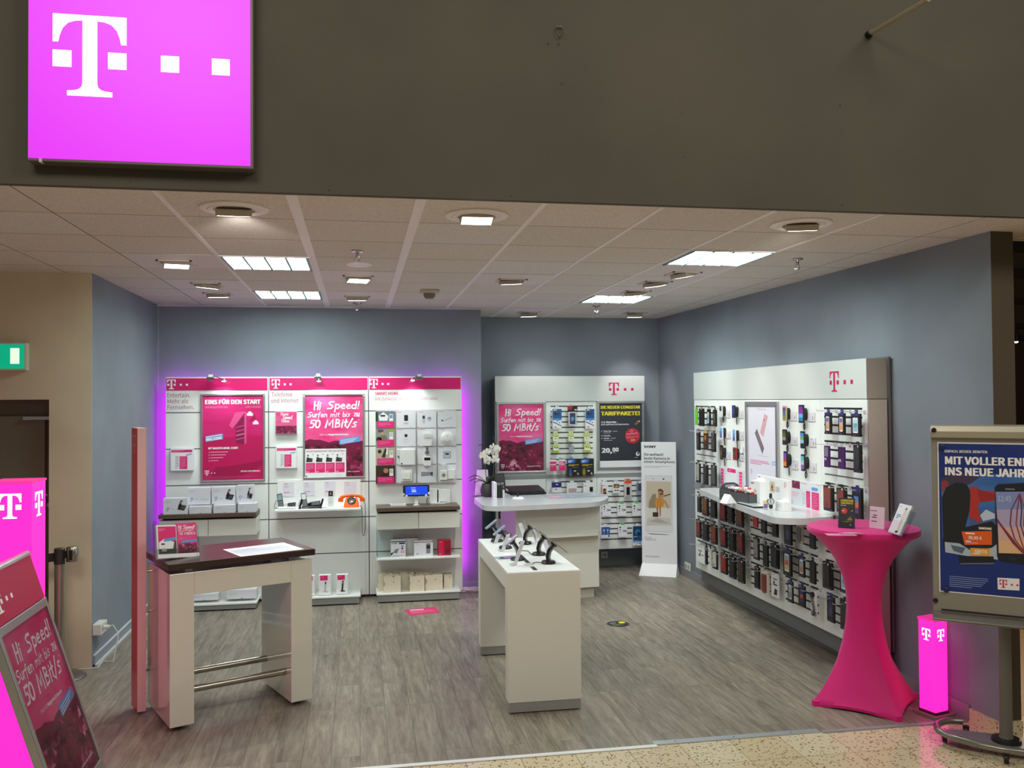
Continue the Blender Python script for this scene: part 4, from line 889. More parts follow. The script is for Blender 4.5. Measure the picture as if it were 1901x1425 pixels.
dect(730, 592, 'black cordless phone with a large handset, second on the white phone shelf', True, 240)
p = on_shelf(1080, 570); t = thing('slim_phone', 'slim white cordless phone in a flat cradle left of the orange telephone', 'telephone', F_back(p.x, p.y, zP))
b = MB(M=Matrix.Rotation(math.radians(-90), 4, 'X')); b.lathe([(.05, 0), (.052, .006), (.03, .012), (0, .013)], mat('phone_white', (228, 230, 230), .25), 20); b.build('cradle', t, smooth=True)
b = MB(M=Matrix.Translation((.0, .008, -.0)) @ Matrix.Rotation(-.12, 4, 'X')); b.prism(rrect(-.024, 0, .026, .17, .008), -.012, .0, mat('phone_white', (228, 230, 230), .25)); b.rect(-.02, .105, .022, .155, BLACK, .0006); b.poly([(-.006, .12), (.006, .118), (.004, .142), (-.002, .142)], mat('screen_gold', (190, 170, 110)), .001); b.lines(-.014, .02, .016, .09, 5, GREYLT, .0006, .3); b.build('handset', t)
# display security cords
p = on_shelf(575, 530)
for (u, v, lb) in ((535, 530, 'black security cable anchor on the white shelf left of the black cordless phone'), (905, 530, 'black security cable anchor on the white shelf left of the slim phone')):
    p = on_shelf(u, v); b = MB(M=F_back(p.x, p.y-.0, zP)); b.lathe([(.014, 0), (.014, .01)], BLACK, 12); b.tube([(0, .006, 0), (.004, .03, 0), (.022, .09, -.01)], [.007, .011, .009], BLACK, 8); b.tube([(.006, .006, 0), (.06, .01, .0), (.1, .008, -.005)], .0025, GREYTX, 6)
    solo(b, 'security_anchor', lb, 'security cable', group='security anchors on the phone shelf', smooth=True)
# orange rotary telephone
p0 = on_shelf(1450, 588); sc = (ony(*C4(1585, 580), p0.y).x-ony(*C4(1318, 580), p0.y).x)/.23
t = thing('rotary_telephone', 'bright orange rotary dial telephone at the right end of the white phone shelf', 'telephone', F_back(p0.x, p0.y, zP) @ Matrix.Scale(sc, 4))
b = MB(); pr = [(-.115, 0), (.115, 0), (.115, .04), (.085, .14), (.07, .165), (-.07, .165), (-.085, .14), (-.115, .04)]
V = [(x, y, 0 if y < .05 else -.02-(y-.04)*.55) for x, y in pr]+[(x*.96, y, -.2 if y < .05 else -.17) for x, y in pr]
n = 8; b.mesh(V, [tuple(range(n)), tuple(range(2*n-1, n-1, -1))]+[(i, n+i, n+(i+1) % n, (i+1) % n) for i in range(n)], ORANGE); b.build('body', t, bevel=.01)
Md = Matrix.Translation((.0, .1, -.047)) @ Matrix.Rotation(-.5, 4, 'X')
b = MB(M=Md); b.lathe([(.064, 0), (.064, .006), (.058, .012), (.05, .012)], mat('dial_dark', (34, 30, 30), .3), 28); dr = b.build('dial_ring', t, smooth=True)
b = MB(M=Md); b.lathe([(.05, .0125), (.03, .014), (0, .015)], CHROME, 24)
for k in range(10): a = math.radians(40+28*k); b.disc(.041*math.cos(a), .041*math.sin(a), .0075, mat('dial_dark', (34, 30, 30), .3), .016, 8)
b.build('dial', dr)
b = MB(); b.tube([(-.165, .115, -.1), (-.15, .148, -.1), (-.1, .17, -.1), (0, .178, -.1), (.1, .17, -.1), (.15, .148, -.1), (.165, .115, -.1)], [.03, .03, .022, .02, .022, .03, .03], ORANGE, 12); b.tube([(-.165, .14, -.1), (-.168, .085, -.1)], [.036, .04], ORANGE, 14); b.tube([(.165, .14, -.1), (.168, .085, -.1)], [.036, .04], ORANGE, 14); b.build('handset', t, smooth=True)
b = MB(); pts = []
path = [(.18, .1, -.06), (.205, .05, .0), (.21, -.1, .03), (.208, -.3, .035), (.195, -.42, .03), (.18, -.44, .03), (.165, -.40, .03), (.162, -.2, .03), (.16, -.02, .02), (.13, .03, -.05)]
def interp(path, n):
    L = [0]
    for a, c in zip(path, path[1:]): L.append(L[-1]+math.dist(a, c))
    out = []
    for i in range(n):
        s = L[-1]*i/(n-1); k = max(j for j in range(len(L)-1) if L[j] <= s+1e-9); f = (s-L[k])/(L[k+1]-L[k]); out.append(tuple(path[k][j]*(1-f)+path[k+1][j]*f for j in range(3)))
    return out
for i, q in enumerate(interp(path, 420)): a = i*.9; pts.append((q[0]+.0055*math.cos(a), q[1], q[2]+.0055*math.sin(a)))
b.tube(pts, .003, mat('cord_dark_brown', (44, 36, 30), .5), 5); b.build('coiled_cord', t, smooth=True)

# ---- smart home board with 16 tiles
C2 = lambda u, v: cr(u, v, 690, 740, 6.478)
YBd = PY-.05
a = ony(*C2(50, 1022), YBd); c = ony(*C2(1018, 135), YBd); BX0, BZ0, BWd, BHt = a.x, a.z, c.x-a.x, c.z-a.z
t = thing('sensor_board', 'white board of sixteen smart home tiles with sensors and switches on the right panel', 'display board', F_back(BX0, PY, BZ0))
b = MB(); b.box((0, 0, 0), (BWd, BHt, .03), mat('board_side', (206, 206, 204), .5)); b.build('backing', t)
cols = [(50, 280), (298, 527), (545, 775), (792, 1014)]; rows = [(140, 350), (360, 575), (585, 795), (803, 1022)]
UU = lambda u: (u-50)/(1018-50)*BWd
VV = lambda v: (1022-v)/(1022-135)*BHt
SKINS = mat('skin_print', (200, 150, 120), .5)
for ci in range(4):
    for ri in range(4):
        x0, x1 = UU(cols[ci][0]), UU(cols[ci][1]); z1, z0 = VV(rows[ri][0]), VV(rows[ri][1]); w, h = x1-x0, z1-z0
        b = MB(M=Matrix.Translation((x0, z0, .03))); b.box((0, 0, 0), (w, h, .018), mat('tile_white', (226, 226, 232), .45)); q = .0186
        if ci == 0:
            bg = [(120, 130, 140), (150, 150, 140), (186, 172, 152), (60, 42, 34)][ri]
            b.rect(0, 0, w, h, ink(*bg), q); b.rect(.08*w, .02*h, .95*w, .38*h, MAG, q+2*E4); b.lines(.14*w, .12*h, .85*w, .32*h, 3, PINKL, q+3*E4, .25, ri); b.rect(.7*w, .42*h, .9*w, .82*h, PAPER, q+2*E4); b.rect(.72*w, .58*h, .88*w, .78*h, mat('screen_blue_print', (110, 150, 190)) if ri in (0,) else GREYLT, q+3*E4)
            if ri == 0:
                b.poly([(.2*w, .45*h), (.6*w, .45*h), (.66*w, .7*h), (.4*w, .95*h), (.16*w, .72*h)], PAPER, q+E4); b.rect(.25*w, .68*h, .5*w, .78*h, DARKTX, q+2*E4); b.rect(0, .4*h, .12*w, .95*h, ink(48, 56, 40), q+E4)
            if ri == 1:
                b.disc(.35*w, .75*h, .09*w, SKINS, q+2*E4, 12); b.poly([(.18*w, .38*h), (.62*w, .38*h), (.5*w, .66*h), (.28*w, .66*h)], ink(120, 118, 92), q+E4); b.rect(.12*w, .82*h, .4*w, .98*h, ink(70, 80, 96), q+E4); b.rect(.66*w, .8*h, .98*w, .98*h, ink(150, 170, 60), q+E4); b.disc(.17*w, .42*h, .14*w, ink(40, 40, 44), q+E4, 14)
            if ri == 2:
                b.disc(.2*w, .78*h, .1*w, ink(50, 34, 26), q+E4, 12); b.poly([(.3*w, .45*h), (.48*w, .42*h), (.56*w, .95*h), (.48*w, .95*h)], ink(60, 46, 36), q+E4); b.rect(.5*w, .6*h, .62*w, .98*h, PAPER, q+E4)
            if ri == 3:
                b.disc(.52*w, .72*h, .13*w, ink(190, 130, 96), q+E4, 14); b.poly([(.2*w, .36*h), (.7*w, .36*h), (.6*w, .58*h), (.4*w, .58*h)], ink(36, 28, 26), q+E4)
        else:
            b.lines(.04*w, .92*h, .04*w+w*(.45, .6, .55)[ci-1], .97*h, 1, mat('rose_line', (214, 120, 160)), q, .5, ri); b.rect(.03*w, .03*h, .06*w, .07*h, GREYTX, q); b.lines(.7*w, .04*h, .97*w, .07*h, 1, GREYLT, q, .5, ri)
            if (ci, ri) == (1, 0): b.rect(.4*w, .42*h, .6*w, .76*h, BLACKM, q); b.disc(.5*w, .28*h, .13*w, GREYLT, q, 16, ry=.06*h)
            if (ci, ri) == (1, 1): b.disc(.49*w, .62*h, .085*w, BLACKM, q, 16); b.lines(.38*w, .36*h, .62*w, .46*h, 2, GREYLT, q, .4); b.lines(.36*w, .2*h, .66*w, .32*h, 2, GREYLT, q, .3)
            if (ci, ri) == (2, 0): b.poly(rrect(.26*w, .26*h, .42*w, .76*h, .015), GREYLT, q); b.rect(.28*w, .54*h, .4*w, .7*h, DARKTX, q+E4); b.disc(.64*w, .52*h, .12*w, GREYLT, q, 16, ry=.16*h); b.disc(.64*w, .56*h, .08*w, GREYTX, q+E4, 12, ry=.05*h)
            if (ci, ri) == (3, 0): b.poly([(.18*w, .38*h), (.72*w, .6*h), (.8*w, .66*h), (.78*w, .54*h), (.24*w, .34*h)], GREYLT, q); b.disc(.24*w, .42*h, .045*w, DARKTX, q+E4, 8)
            if (ci, ri) == (2, 3): b.poly([(.2*w, .36*h), (.7*w, .4*h), (.7*w, .58*h), (.2*w, .6*h)], GREYTX, q); b.poly([(.7*w, .4*h), (.8*w, .36*h), (.8*w, .6*h), (.7*w, .58*h)], mat('ink_charcoal', (70, 74, 78)), q); b.lines(.22*w, .4*h, .66*w, .55*h, 5, GREYLT, q+E4, .3)
            if (ci, ri) == (3, 2): b.rect(.3*w, .32*h, .7*w, .72*h, GREYTX, q); b.rect(.33*w, .35*h, .67*w, .69*h, GREYLT, q+E4); b.rect(.4*w, .52*h, .6*w, .62*h, DARKTX, q+2*E4)
        b.build('tile', t)
def gadget(u, v, name, label, fn):
    p = ony(*C2(u, v), PY-.049); tt = thing(name, label, 'sensor', F_back(p.x, PY-.0485, p.z), 'smart home devices on the board'); fn(tt)
GW = mat('device_white', (232, 232, 230), .35)
def g_motion(t):
    b = MB(); b.prism(rrect(-.042, -.072, .042, .06, .02), 0, .045, GW); b.build('body', t, bevel=.006); b = MB(); b.prism(rrect(-.034, .01, .034, .045, .01), .045, .052, mat('lens_white', (214, 214, 216), .25)); b.build('lens', t)
def g_smoke(t):
    b = MB(); b.lathe([(.066, 0), (.066, .018), (.052, .034), (.03, .04), (0, .041)], GW, 30); b.build('body', t, smooth=True); b = MB(); b.M = Matrix(); b.tube([(.04*math.cos(math.radians(a)), .04*math.sin(math.radians(a)), .0385) for a in range(200, 340, 14)], .002, GREYTX, 6); b.disc(0, .02, .005, GREYTX, .0412); b.build('vent_slit', t)
def g_hub(t):
    b = MB(); b.box((-.075, -.08, 0), (.075, .075, .035), GW); b.box((-.1, .0, 0), (-.075, .075, .02), mat('device_clear', (214, 216, 216), .3)); b.build('body', t, bevel=.005); b = MB(); b.disc(-.055, -.065, .008, BLACK, .0356); b.disc(-.088, .01, .006, BLACK, .0206); b.build('stud', t)
def g_valve(t):
    b = MB(); b.box((-.036, -.075, 0), (.036, .02, .05), GW); b.build('body', t, bevel=.004); b = MB(); b.rect(-.03, -.02, .03, .008, BLACK, .0506); b.build('display', t); b = MB(M=Matrix.Translation((0, .055, .02))); b.lathe([(.022, -.02), (.024, 0), (.02, .02), (.01, .022)], CHROME, 18); b.box((-.01, .0, -.02), (.01, .05, .01), CHROME); b.build('valve', t, smooth=True)
def g_switch(t):
    b = MB(); b.box((-.055, -.06, 0), (.055, .055, .018), GW); b.build('plate', t, bevel=.003); b = MB(); b.box((-.036, -.038, .018), (.036, .034, .026), mat('switch_cream', (236, 234, 226), .35)); b.disc(0, 0, .006, GREYLT, .0266); b.build('rocker', t, bevel=.002)
def g_plug(t):
    b = MB(); b.box((-.075, -.06, 0), (.0, .04, .03), GW); b.box((.005, -.05, 0), (.075, .045, .035), GW); b.box((-.065, .04, 0), (-.01, .1, .02), mat('device_clear', (214, 216, 216), .3)); b.build('body', t, bevel=.005); b = MB(); b.disc(-.038, -.012, .027, mat('socket_recess', (190, 190, 186), .5), .0306, 18); b.disc(-.038, -.012, .012, mat('socket_brown', (110, 90, 60)), .031, 10); b.build('outlet', t)
gadget(668, 478, 'motion_sensor', 'white rounded motion sensor in the second row of the smart home board', g_motion)
gadget(905, 470, 'smoke_alarm', 'round white smoke alarm in the second row of the smart home board', g_smoke)
gadget(427, 697, 'control_box', 'square white control box in the third row of the smart home board', g_hub)
gadget(665, 712, 'radiator_valve', 'white radiator valve with chrome fitting in the third row of the smart home board', g_valve)
gadget(418, 918, 'light_switch', 'small square light switch in the bottom row of the smart home board', g_switch)
gadget(908, 900, 'smart_plug', 'white plug adapter with a socket in the bottom right tile of the smart home board', g_plug)
# tablet, papers on the walnut shelf
p = onz(*C2(537, 1260), zs3); p.y = 8.62; p.x = ony(*C2(537, 1260), 8.62).x; t = thing('display_tablet', 'tablet with a lit blue screen on a white stand on the right walnut shelf', 'tablet', F_back(p.x, p.y, zs3))
a = ony(*C2(375, 1175), p.y); c = ony(*C2(690, 1035), p.y); w = (c.x-a.x)/2; h = c.z-a.z; v0 = a.z-zs3
b = MB(); b.box((-.03, 0, -.03), (.03, .006, .02), GW); b.box((-.016, 0, -.02), (.018, v0+.03, -.008), GW); b.build('stand', t, bevel=.002)
b = MB(M=Matrix.Translation((0, v0, 0)) @ Matrix.Rotation(-.15, 4, 'X')); b.prism(rrect(-w, 0, w, h, .012), -.01, .004, BLACK); tb = b.build('body', t)
b = MB(M=Matrix.Translation((0, v0, 0)) @ Matrix.Rotation(-.15, 4, 'X')); b.rect(-.82*w, .12*h, .86*w, .9*h, mat('blue_screen_glow', (20, 60, 190), .3, emit=.7, ecol=(24, 70, 220)), .0046); sw = mat('screen_white_glow', (220, 230, 255), .3, emit=.8)
b.lines(-.4*w, .72*h, .3*w, .78*h, 1, sw, .005, .5); b.lines(-.35*w, .5*h, .28*w, .62*h, 1, sw, .005, .5, 3); b.lines(-.35*w, .36*h, .28*w, .47*h, 1, sw, .005, .5, 4)
for k in range(6): b.disc((-.5+.14*k)*w, .22*h, .016*w, sw, .005, 8)
b.build('screen', tb)
b = MB(M=Matrix.Translation((0, v0, 0)) @ Matrix.Rotation(-.15, 4, 'X'))
for (u, v) in ((-.97, .2), (-.75, .05), (.75, .05), (.97, .25)): b.disc(u*w, v*h, .012, GW, .006, 12)
b.build('corner_clip', t)
p = onz(*C2(320, 1290), zs3); b = MB(M=F_up(p.x, p.y+.05, zs3, .03)); b.box((-.075, -.05, 0), (.075, .05, .018), PAPER); b.lines(-.06, -.04, .06, .04, 4, PINKL, .0186, .3); b.rect(-.07, .03, .07, .045, mat('rose_line', (214, 120, 160)), .0187)
solo(b, 'leaflet_stack', 'small stack of pink and white leaflets at the left of the tablet', 'leaflets')
yR = PY-.05; a = ony(*C2(695, 1222), yR); c = ony(*C2(945, 1072), yR); w = c.x-a.x; h = c.z-zs3
t = thing('router', 'white router box standing to the right of the tablet', 'router', F_back(a.x, yR, zs3))
b = MB(); b.box((0, 0, -.03), (.45*w, h*1.0, 0), GW); b.box((.35*w, 0, -.03), (w, h*.93, .0), GW); b.poly([(.55*w, h*.93), (.62*w, h), (0, h), (0, h*.9)], GW, .0005); b.lines(.06*w, .84*h, .22*w, .88*h, 1, GREYTX, .001, .5); b.build('body', t, bevel=.004)
b = MB(); b.tube([(-.02, .06, 0), (-.03, .02, .01), (-.02, .0, .02)], .004, BLACK, 6); b.build('cable', t, smooth=True)
p = onz(*C2(800, 1262), zs3); b = MB(M=F_up(p.x, p.y+.02, zs3, .1)); b.prism([(-.08, -.03), (.07, -.02), (.1, .03), (-.06, .04)], 0, .012, GW); b.box((.02, .01, .012), (.09, .03, .016), BLACKM); solo(b, 'remote_control', 'small white and black remote lying in front of the white router box', 'remote control')
# glass-sided shelf with three boxes
yG = 8.48; g0 = ony(*C5(92, 590), yG); g1 = ony(*C5(1680, 515), yG); zG = (g0.z+g1.z)/2
t = thing('white_shelf', 'white shelf with a clear side panel holding three boxes on the right panel', 'shelf', F_back((g0.x+g1.x)/2, PY-.001, zG)); w = (g1.x-g0.x)/2; d = PY-yG
b = MB(); b.box((-w, -.016, 0), (w, 0, d), WHITE); b.build('shelf_board', t, bevel=.002)
b = MB(); b.box((-w+.004, 0, .02), (-w+.01, .26, d-.01), FROST); b.build('side_pane', t)
def prod_box(u0, v0, u1, v1, y, z, d, label, fn, name='product_box', cat='box', group='boxes on the white shelf'):
    a = ony(*C5(u0, v1), y); c = ony(*C5(u1, v0), y); w, h = (c.x-a.x), c.z-ony(*C5(u1, v1), y).z
    t = thing(name, label, cat, F_back(a.x, y, z), group); b = MB(); m0 = fn(None, w, h); b.box((0, 0, -d), (w, h, 0), m0[0], {3: m0[0], 4: m0[1]} if False else None); b.build('carton', t, bevel=.002)
    b = MB(); fn(b, w, h); b.build('print', t)
def f_cam(b, w, h):
    if b is None: return (BOXW, DARKTX)
    b.rect(0, .93*h, w, h, DARKTX, .0006); b.text('D-LINK', .06*w, .82*h, .44*w, .89*h, ink(20, 60, 110), .0006, 1); b.rect(.56*w, .8*h, .96*w, .9*h, ink(24, 52, 84), .0006)
    b.poly([(.15*w, .3*h), (.42*w, .26*h), (.55*w, .55*h), (.3*w, .5*h)], GREYTX, .0006); b.poly([(.0, .12*h), (.16*w, .26*h), (.12*w, .34*h), (0, .26*h)], BLACK, .0008)
    b.disc(.8*w, .68*h, .1*w, ink(60, 100, 150), .0006, 12, ry=.03*h); b.disc(.78*w, .55*h, .07*w, ink(20, 40, 80), .0006, 12); b.rect(.7*w, .28*h, .88*w, .42*h, ink(220, 60, 70), .0006); b.rect(.74*w, .31*h, .84*w, .39*h, PAPER, .001); b.lines(.1*w, .04*h, .9*w, .16*h, 2, GREYTX, .0006, .35)
def f_spk(b, w, h):
    if b is None: return (BOXW, MAGD)
    b.rect(0, .95*h, w, h, ink(110, 24, 48), .0006); b.lines(.08*w, .82*h, .4*w, .88*h, 1, PINKL, .0006, .5); b.poly(rrect(.64*w, .2*h, .86*w, .88*h, .03*h), GREYTX, .0006); b.rect(.64*w, .52*h, .86*w, .76*h, DARKTX, .001); b.rect(.1*w, .16*h, .24*w, .21*h, GREYTX, .0006)
def f_red(b, w, h):
    if b is None: return (ink(176, 16, 56), MAGD)
    b.rect(.03*w, .02*h, .97*w, .96*h, ink(206, 18, 66), .0006); b.rect(.45*w, .02*h, .97*w, .96*h, ink(150, 12, 48), .0008); b.disc(.72*w, .28*h, .2*w, ink(110, 10, 38), .001, 18); b.rect(.1*w, .07*h, .2*w, .13*h, PINKL, .001); b.lines(.1*w, .86*h, .45*w, .93*h, 1, PINKL, .0012, .5)
def f_back_(b, w, h):
    if b is None: return (mat('carton_grey', (196, 198, 196), .5), MAGD)
    b.rect(0, .95*h, w, h, ink(130, 40, 60), .0006); b.lines(.05*w, .86*h, .3*w, .92*h, 1, PINKL, .0006, .5)
prod_box(362, 225, 640, 540, yG+.03, zG, .1, 'white and dark blue box with a camera picture on the white shelf', f_cam)
prod_box(803, 240, 1158, 520, yG+.04, zG, .1, 'white box with a grey cylinder picture in the middle of the white shelf', f_spk)
prod_box(1258, 205, 1498, 492, yG+.05, zG, .09, 'small red box at the right of the white shelf', f_red)
prod_box(415, 150, 875, 480, PY-.16, zG, .1, 'wide grey box standing behind the camera box on the white shelf', f_back_)
# patterned gift boxes
def seedpat():
    m, t, b = nt('seed_pattern_card')
    tc = node(t, 'ShaderNodeTexCoord'); v = node(t, 'ShaderNodeTexVoronoi', i_Scale=15.0, i_Randomness=.7)
    mp = node(t, 'ShaderNodeMapping'); mp.inputs['Scale'].default_value = (1.25, .85, 1.1); lk(t, tc.outputs['Object'], mp.inputs[0]); lk(t, mp.outputs[0], v.inputs['Vector'])
    s = node(t, 'ShaderNodeSeparateColor'); lk(t, v.outputs['Color'], s.inputs[0])
    w_ = node(t, 'ShaderNodeTexNoise', i_Scale=180.0); lk(t, tc.outputs['Object'], w_.inputs['Vector'])
    inside = math_n(t, 'MULTIPLY', math_n(t, 'LESS_THAN', v.outputs['Distance'], .36), math_n(t, 'GREATER_THAN', s.outputs[0], .35))
    inside = math_n(t, 'MULTIPLY', inside, math_n(t, 'GREATER_THAN', w_.outputs['Fac'], .42))
    r = ramp(t, [(0, (190, 178, 150)), (.5, (120, 106, 80)), (1, (72, 60, 44))]); lk(t, s.outputs[1], r.inputs[0])
    mx = node(t, 'ShaderNodeMix', data_type='RGBA'); lk(t, inside, mx.inputs[0]); mx.inputs[6].default_value = (*L3((226, 216, 194)), 1); lk(t, r.outputs[0], mx.inputs[7]); lk(t, mx.outputs[2], b.inputs['Base Color']); b.inputs['Roughness'].default_value = .6
    return m
SEED = seedpat(); SEED2 = mat('card_edge', (206, 198, 178), .6)
def gift(u0, v0, u1, v1, dy, label, rot=0.0):
    y = yB3+dy; a = ony(*C5(u0, v1), y); c = ony(*C5(u1, v1), y); h = ony(*C5(u0, v0), y).z-a.z; w = (c.x-a.x)/2; h = max(h, .11)
    t = thing('gift_box', label, 'box', F_back((a.x+c.x)/2, y, zB) @ Matrix.Rotation(rot, 4, 'Y'), 'patterned gift boxes')
    b = MB(); b.box((-w, 0, -.105), (w, h-.006, 0), SEED); b.build('box', t, bevel=.002)
    b = MB(); b.box((-w-.001, h-.012, -.106), (w+.001, h, .001), SEED); b.build('lid', t, bevel=.002)
gift(225, 880, 550, 1195, .03, 'patterned gift box at the front left corner of the base shelf')
gift(720, 890, 1000, 1175, .03, 'patterned gift box at the front middle of the base shelf')
gift(1010, 860, 1345, 1140, .065, 'patterned gift box at the front right, beside the middle one')
gift(1365, 840, 1530, 1100, .13, 'narrow patterned gift box at the right end of the base shelf')
gift(120, 830, 400, 1150, .14, 'patterned gift box behind the front left one')
gift(540, 790, 800, 1100, .17, 'patterned gift box in the back row, second from the left')
gift(830, 790, 1080, 1080, .18, 'patterned gift box in the back row, third from the left')
gift(1100, 790, 1340, 1060, .185, 'patterned gift box in the back row, fourth from the left')
# stickers on the floor, cables
b = MB(); pts = [onz(*p, .001) for p in ((752, 1131), (807, 1126), (818, 1136.5), (760, 1142))]; cx = sum((p for p in pts), Vector())/4
M = F_up(cx.x, cx.y, .0012, .06); b.prism([tuple(((M.inverted() @ p)[:2])) for p in pts], -.001, 0, MAG)
b.text('HIER KOMMT ENERGIE', -.1, .045, .15, .075, WTX, .0004, 1) if False else b.lines(-.11, .04, .15, .08, 1, WTX, .0004, .6); b.lines(-.11, -.07, .13, .03, 3, PINKL, .0004, .35)
solo(b, 'floor_sticker', 'magenta rectangular sticker on the wood floor before the display panels', 'floor sticker', M)
p = onz(1147.5, 1158, 0); b = MB(M=F_up(p.x, p.y, .0015)); b.disc(0, 0, .098, mat('sticker_dark', (44, 44, 42), .5), 0, 32); b.disc(.045, .04, .03, YEL, .0004, 16); b.lines(-.06, -.06, .05, .0, 3, mat('sticker_olive', (120, 118, 84)), .0004, .5); b.poly([(-.07, .01), (-.02, .02), (.0, .05), (-.05, .05)], GREYTX, .0004)
solo(b, 'floor_sticker', 'round black sticker with a yellow spot on the wood floor right of the white table', 'floor sticker')
b = MB(); pc = onz(870, 1092, .0)
pts = []
for i in range(70): a = i*.36; pts.append((pc.x+(.09+.02*math.sin(i*.5))*math.cos(a), 8.82+(.05+.02*math.cos(i*.7))*math.sin(a), .012+.03*abs(math.sin(i*.23))))
b.tube(pts, .006, mat('cable_pale_pink', (226, 206, 222), .5), 6); solo(b, 'cable_bundle', 'coiled bundle of pale cable on the floor right of the display panels', 'cable', smooth=True)
# ------------------------------------------------------------------ alcove wall unit
AY = 9.60
def PA(px, py, Y=AY): p = ony(px, py, Y); return p.x, p.z
def onpl(px, py, M):
    """picture point -> local x, y on the plane of frame M"""
    o = M.to_translation(); w = M.to_3x3() @ Vector((0, 0, 1)); d = ray(px, py)
    p = EYE+d*((o-EYE).dot(w)/d.dot(w)); q = M.inverted() @ p
    return q.x, q.y
ax0, ax1 = 1.487, 3.215; azb, azt, azf = .245, 2.20, 1.915; zb1, zb0 = PA(1050, 880)[1], PA(1050, 887)[1]
c1, c2 = PA(1014, 900)[0], PA(1108, 900)[0]
xm = (ax0+ax1)/2
t = thing('product_wall_unit', 'white slatwall unit in the back alcove with a magenta serif T on its grey top', 'wall unit', F_back(xm, AY, 0)); AU = t
b = MB(); b.box((ax0-xm, azf, -.2), (ax1-xm, azt, .015), mat('fascia_pale_grey', (206, 210, 208), .4)); b.build('fascia', t, bevel=.003)
b = MB(); u = PA(1139, 725)[0]-xm; b.logo(u, PA(1139, 733)[1], PA(1139, 710)[1]-PA(1139, 733)[1], MAGM, .0156); b.build('emblem', t)
for (x0, x1) in ((ax0, c1), (c1, c2), (c2, ax1)):
    b = MB(); b.box((x0-xm+.002, zb1, -.03), (x1-xm-.002, azf-.004, 0), WHITE)
    b.build('upper_panel', t)
    b = MB(); b.box((x0-xm+.002, azb, -.03), (x1-xm-.002, zb0, 0), WHITE)
    b.build('lower_panel', t)
b = MB(); b.box((ax0-xm, zb0+.001, -.03), (ax1-xm, zb1-.001, .006), GREYD); b.build('rail', t)
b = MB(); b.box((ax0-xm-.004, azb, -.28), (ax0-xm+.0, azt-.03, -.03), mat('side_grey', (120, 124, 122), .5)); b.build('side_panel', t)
G = lambda u, v: cr(u, v, 1010, 740, 8.91)
Hh = lambda u, v: cr(u, v, 1010, 880, 7.604)
for k, (C, u0, u1, vs) in enumerate(((G, 108, 805, (122, 208, 295, 382, 470, 555, 643, 730, 820, 905, 1000, 1085)), (Hh, 105, 685, (103, 182, 262, 340, 420, 500, 580)), (Hh, 808, 1500, (92, 163, 240, 312, 390, 465, 540, 612, 692, 765, 835, 912)))):
    b = MB()
    for v in vs:
        z = PA(*C((u0+min(u1, 1300))/2, v))[1]; x0 = PA(*C(u0, v))[0]; x1 = min(PA(*C(u1, v))[0], ax1-.05); b.rect(x0-xm, z-.007, x1-xm, z+.007, mat('slot_grey', (66, 68, 70), .5), .0008)
    b.build('slot', t)
b = MB()
for py in (913, 932, 950, 968, 985): z = PA(970, py)[1]; b.rect(ax0-xm+.07, z-.007, c1-xm-.06, z+.007, mat('slot_grey', (66, 68, 70), .5), .0008)
b.build('slot', t)
def aframe(name, label, x0, x1, box, art): 
    z1 = PA(950, box[0])[1]; z0 = PA(950, box[1])[1]
    return snap_frame(name, label, F_back(x0, AY-.001, z0), x1-x0, z1-z0, art, .028, .02)
aframe('framed_poster', 'framed magenta town poster with brush lettering in the alcove, above the counter', ax0+.012, c1-.004, (745.5, 879), art_hispeed)
aframe('framed_poster', 'framed dark slate poster with yellow headline and red badge in the alcove', c2+.006, ax1-.006, (745.5, 875), art_tarif)
HOOKM = mat('hook_wire', (222, 224, 224), .25, .4)
def hook(unit, u, v, L=.12):
    b = MB(); b.tube([(u, v, 0), (u, v, L), (u, v+.012, L+.012)], .0028, HOOKM, 5); b.box((u-.012, v-.012, 0), (u+.012, v+.01, .004), HOOKM); b.build('hook', unit)
# hang packs: box with a hanging tab; art drawn on its front
def hangpack(M, w, h, d, label, art, body, tab=None, group=None, name='hang_pack', cat='hanging pack'):
    t = thing(name, label, cat, M, group)
    b = MB(); b.box((-w/2, 0, -d), (w/2, h, 0), body); pk = b.build('pack', t, bevel=.0015)
    if tab: b = MB(); b.prism(rrect(-.022, h-.002, .022, h+.026, .008), -.003, -.001, tab); b.build('hang_tab', t)
    b = MB(); art(b, w, h, .0006)
    if b.f: b.build('print', pk)
    return t
def alpack(C, l, tp, r, bt, label, art, body, tab=None, d=.03, off=.10, group='hanging packs in the alcove'):
    Y = AY-off; a = ony(*C(l, bt), Y); c = ony(*C(r, tp), Y); w, h = c.x-a.x, c.z-a.z
    hangpack(F_back((a.x+c.x)/2, Y, a.z), w, h, d, label, art, body, tab, group); hook(AU, (a.x+c.x)/2-xm, c.z+.008, off+.02)
def a_headset(b, w, h, q):
    b.rect(0-w/2, .52*h, w/2, .98*h, ink(32, 92, 150), q); b.disc(.1*w, .74*h, .16*w, ink(70, 58, 60), q+E4, 14, ry=.08*h); b.disc(-.2*w, .74*h, .14*w, ink(30, 40, 60), q+E4, 12, ry=.08*h); b.lines(-.4*w, .9*h, .3*w, .96*h, 1, WTX, q+E4, .6)
    b.rect(-w/2, .42*h, w/2, .53*h, ink(64, 150, 214), q); b.poly([(-.4*w, .3*h), (.45*w, .12*h), (.45*w, .16*h), (-.38*w, .34*h)], DARKTX, q); b.poly([(-.1*w, .32*h), (.3*w, .45*h), (.3*w, .48*h), (-.1*w, .36*h)], ink(40, 80, 140), q+E4); b.disc(.25*w, .3*h, .07*w, DARKTX, q, 8); b.disc(-.4*w, .33*h, .06*w, DARKTX, q, 8); b.rect(-.3*w, .06*h, -.1*w, .1*h, DARKTX, q)
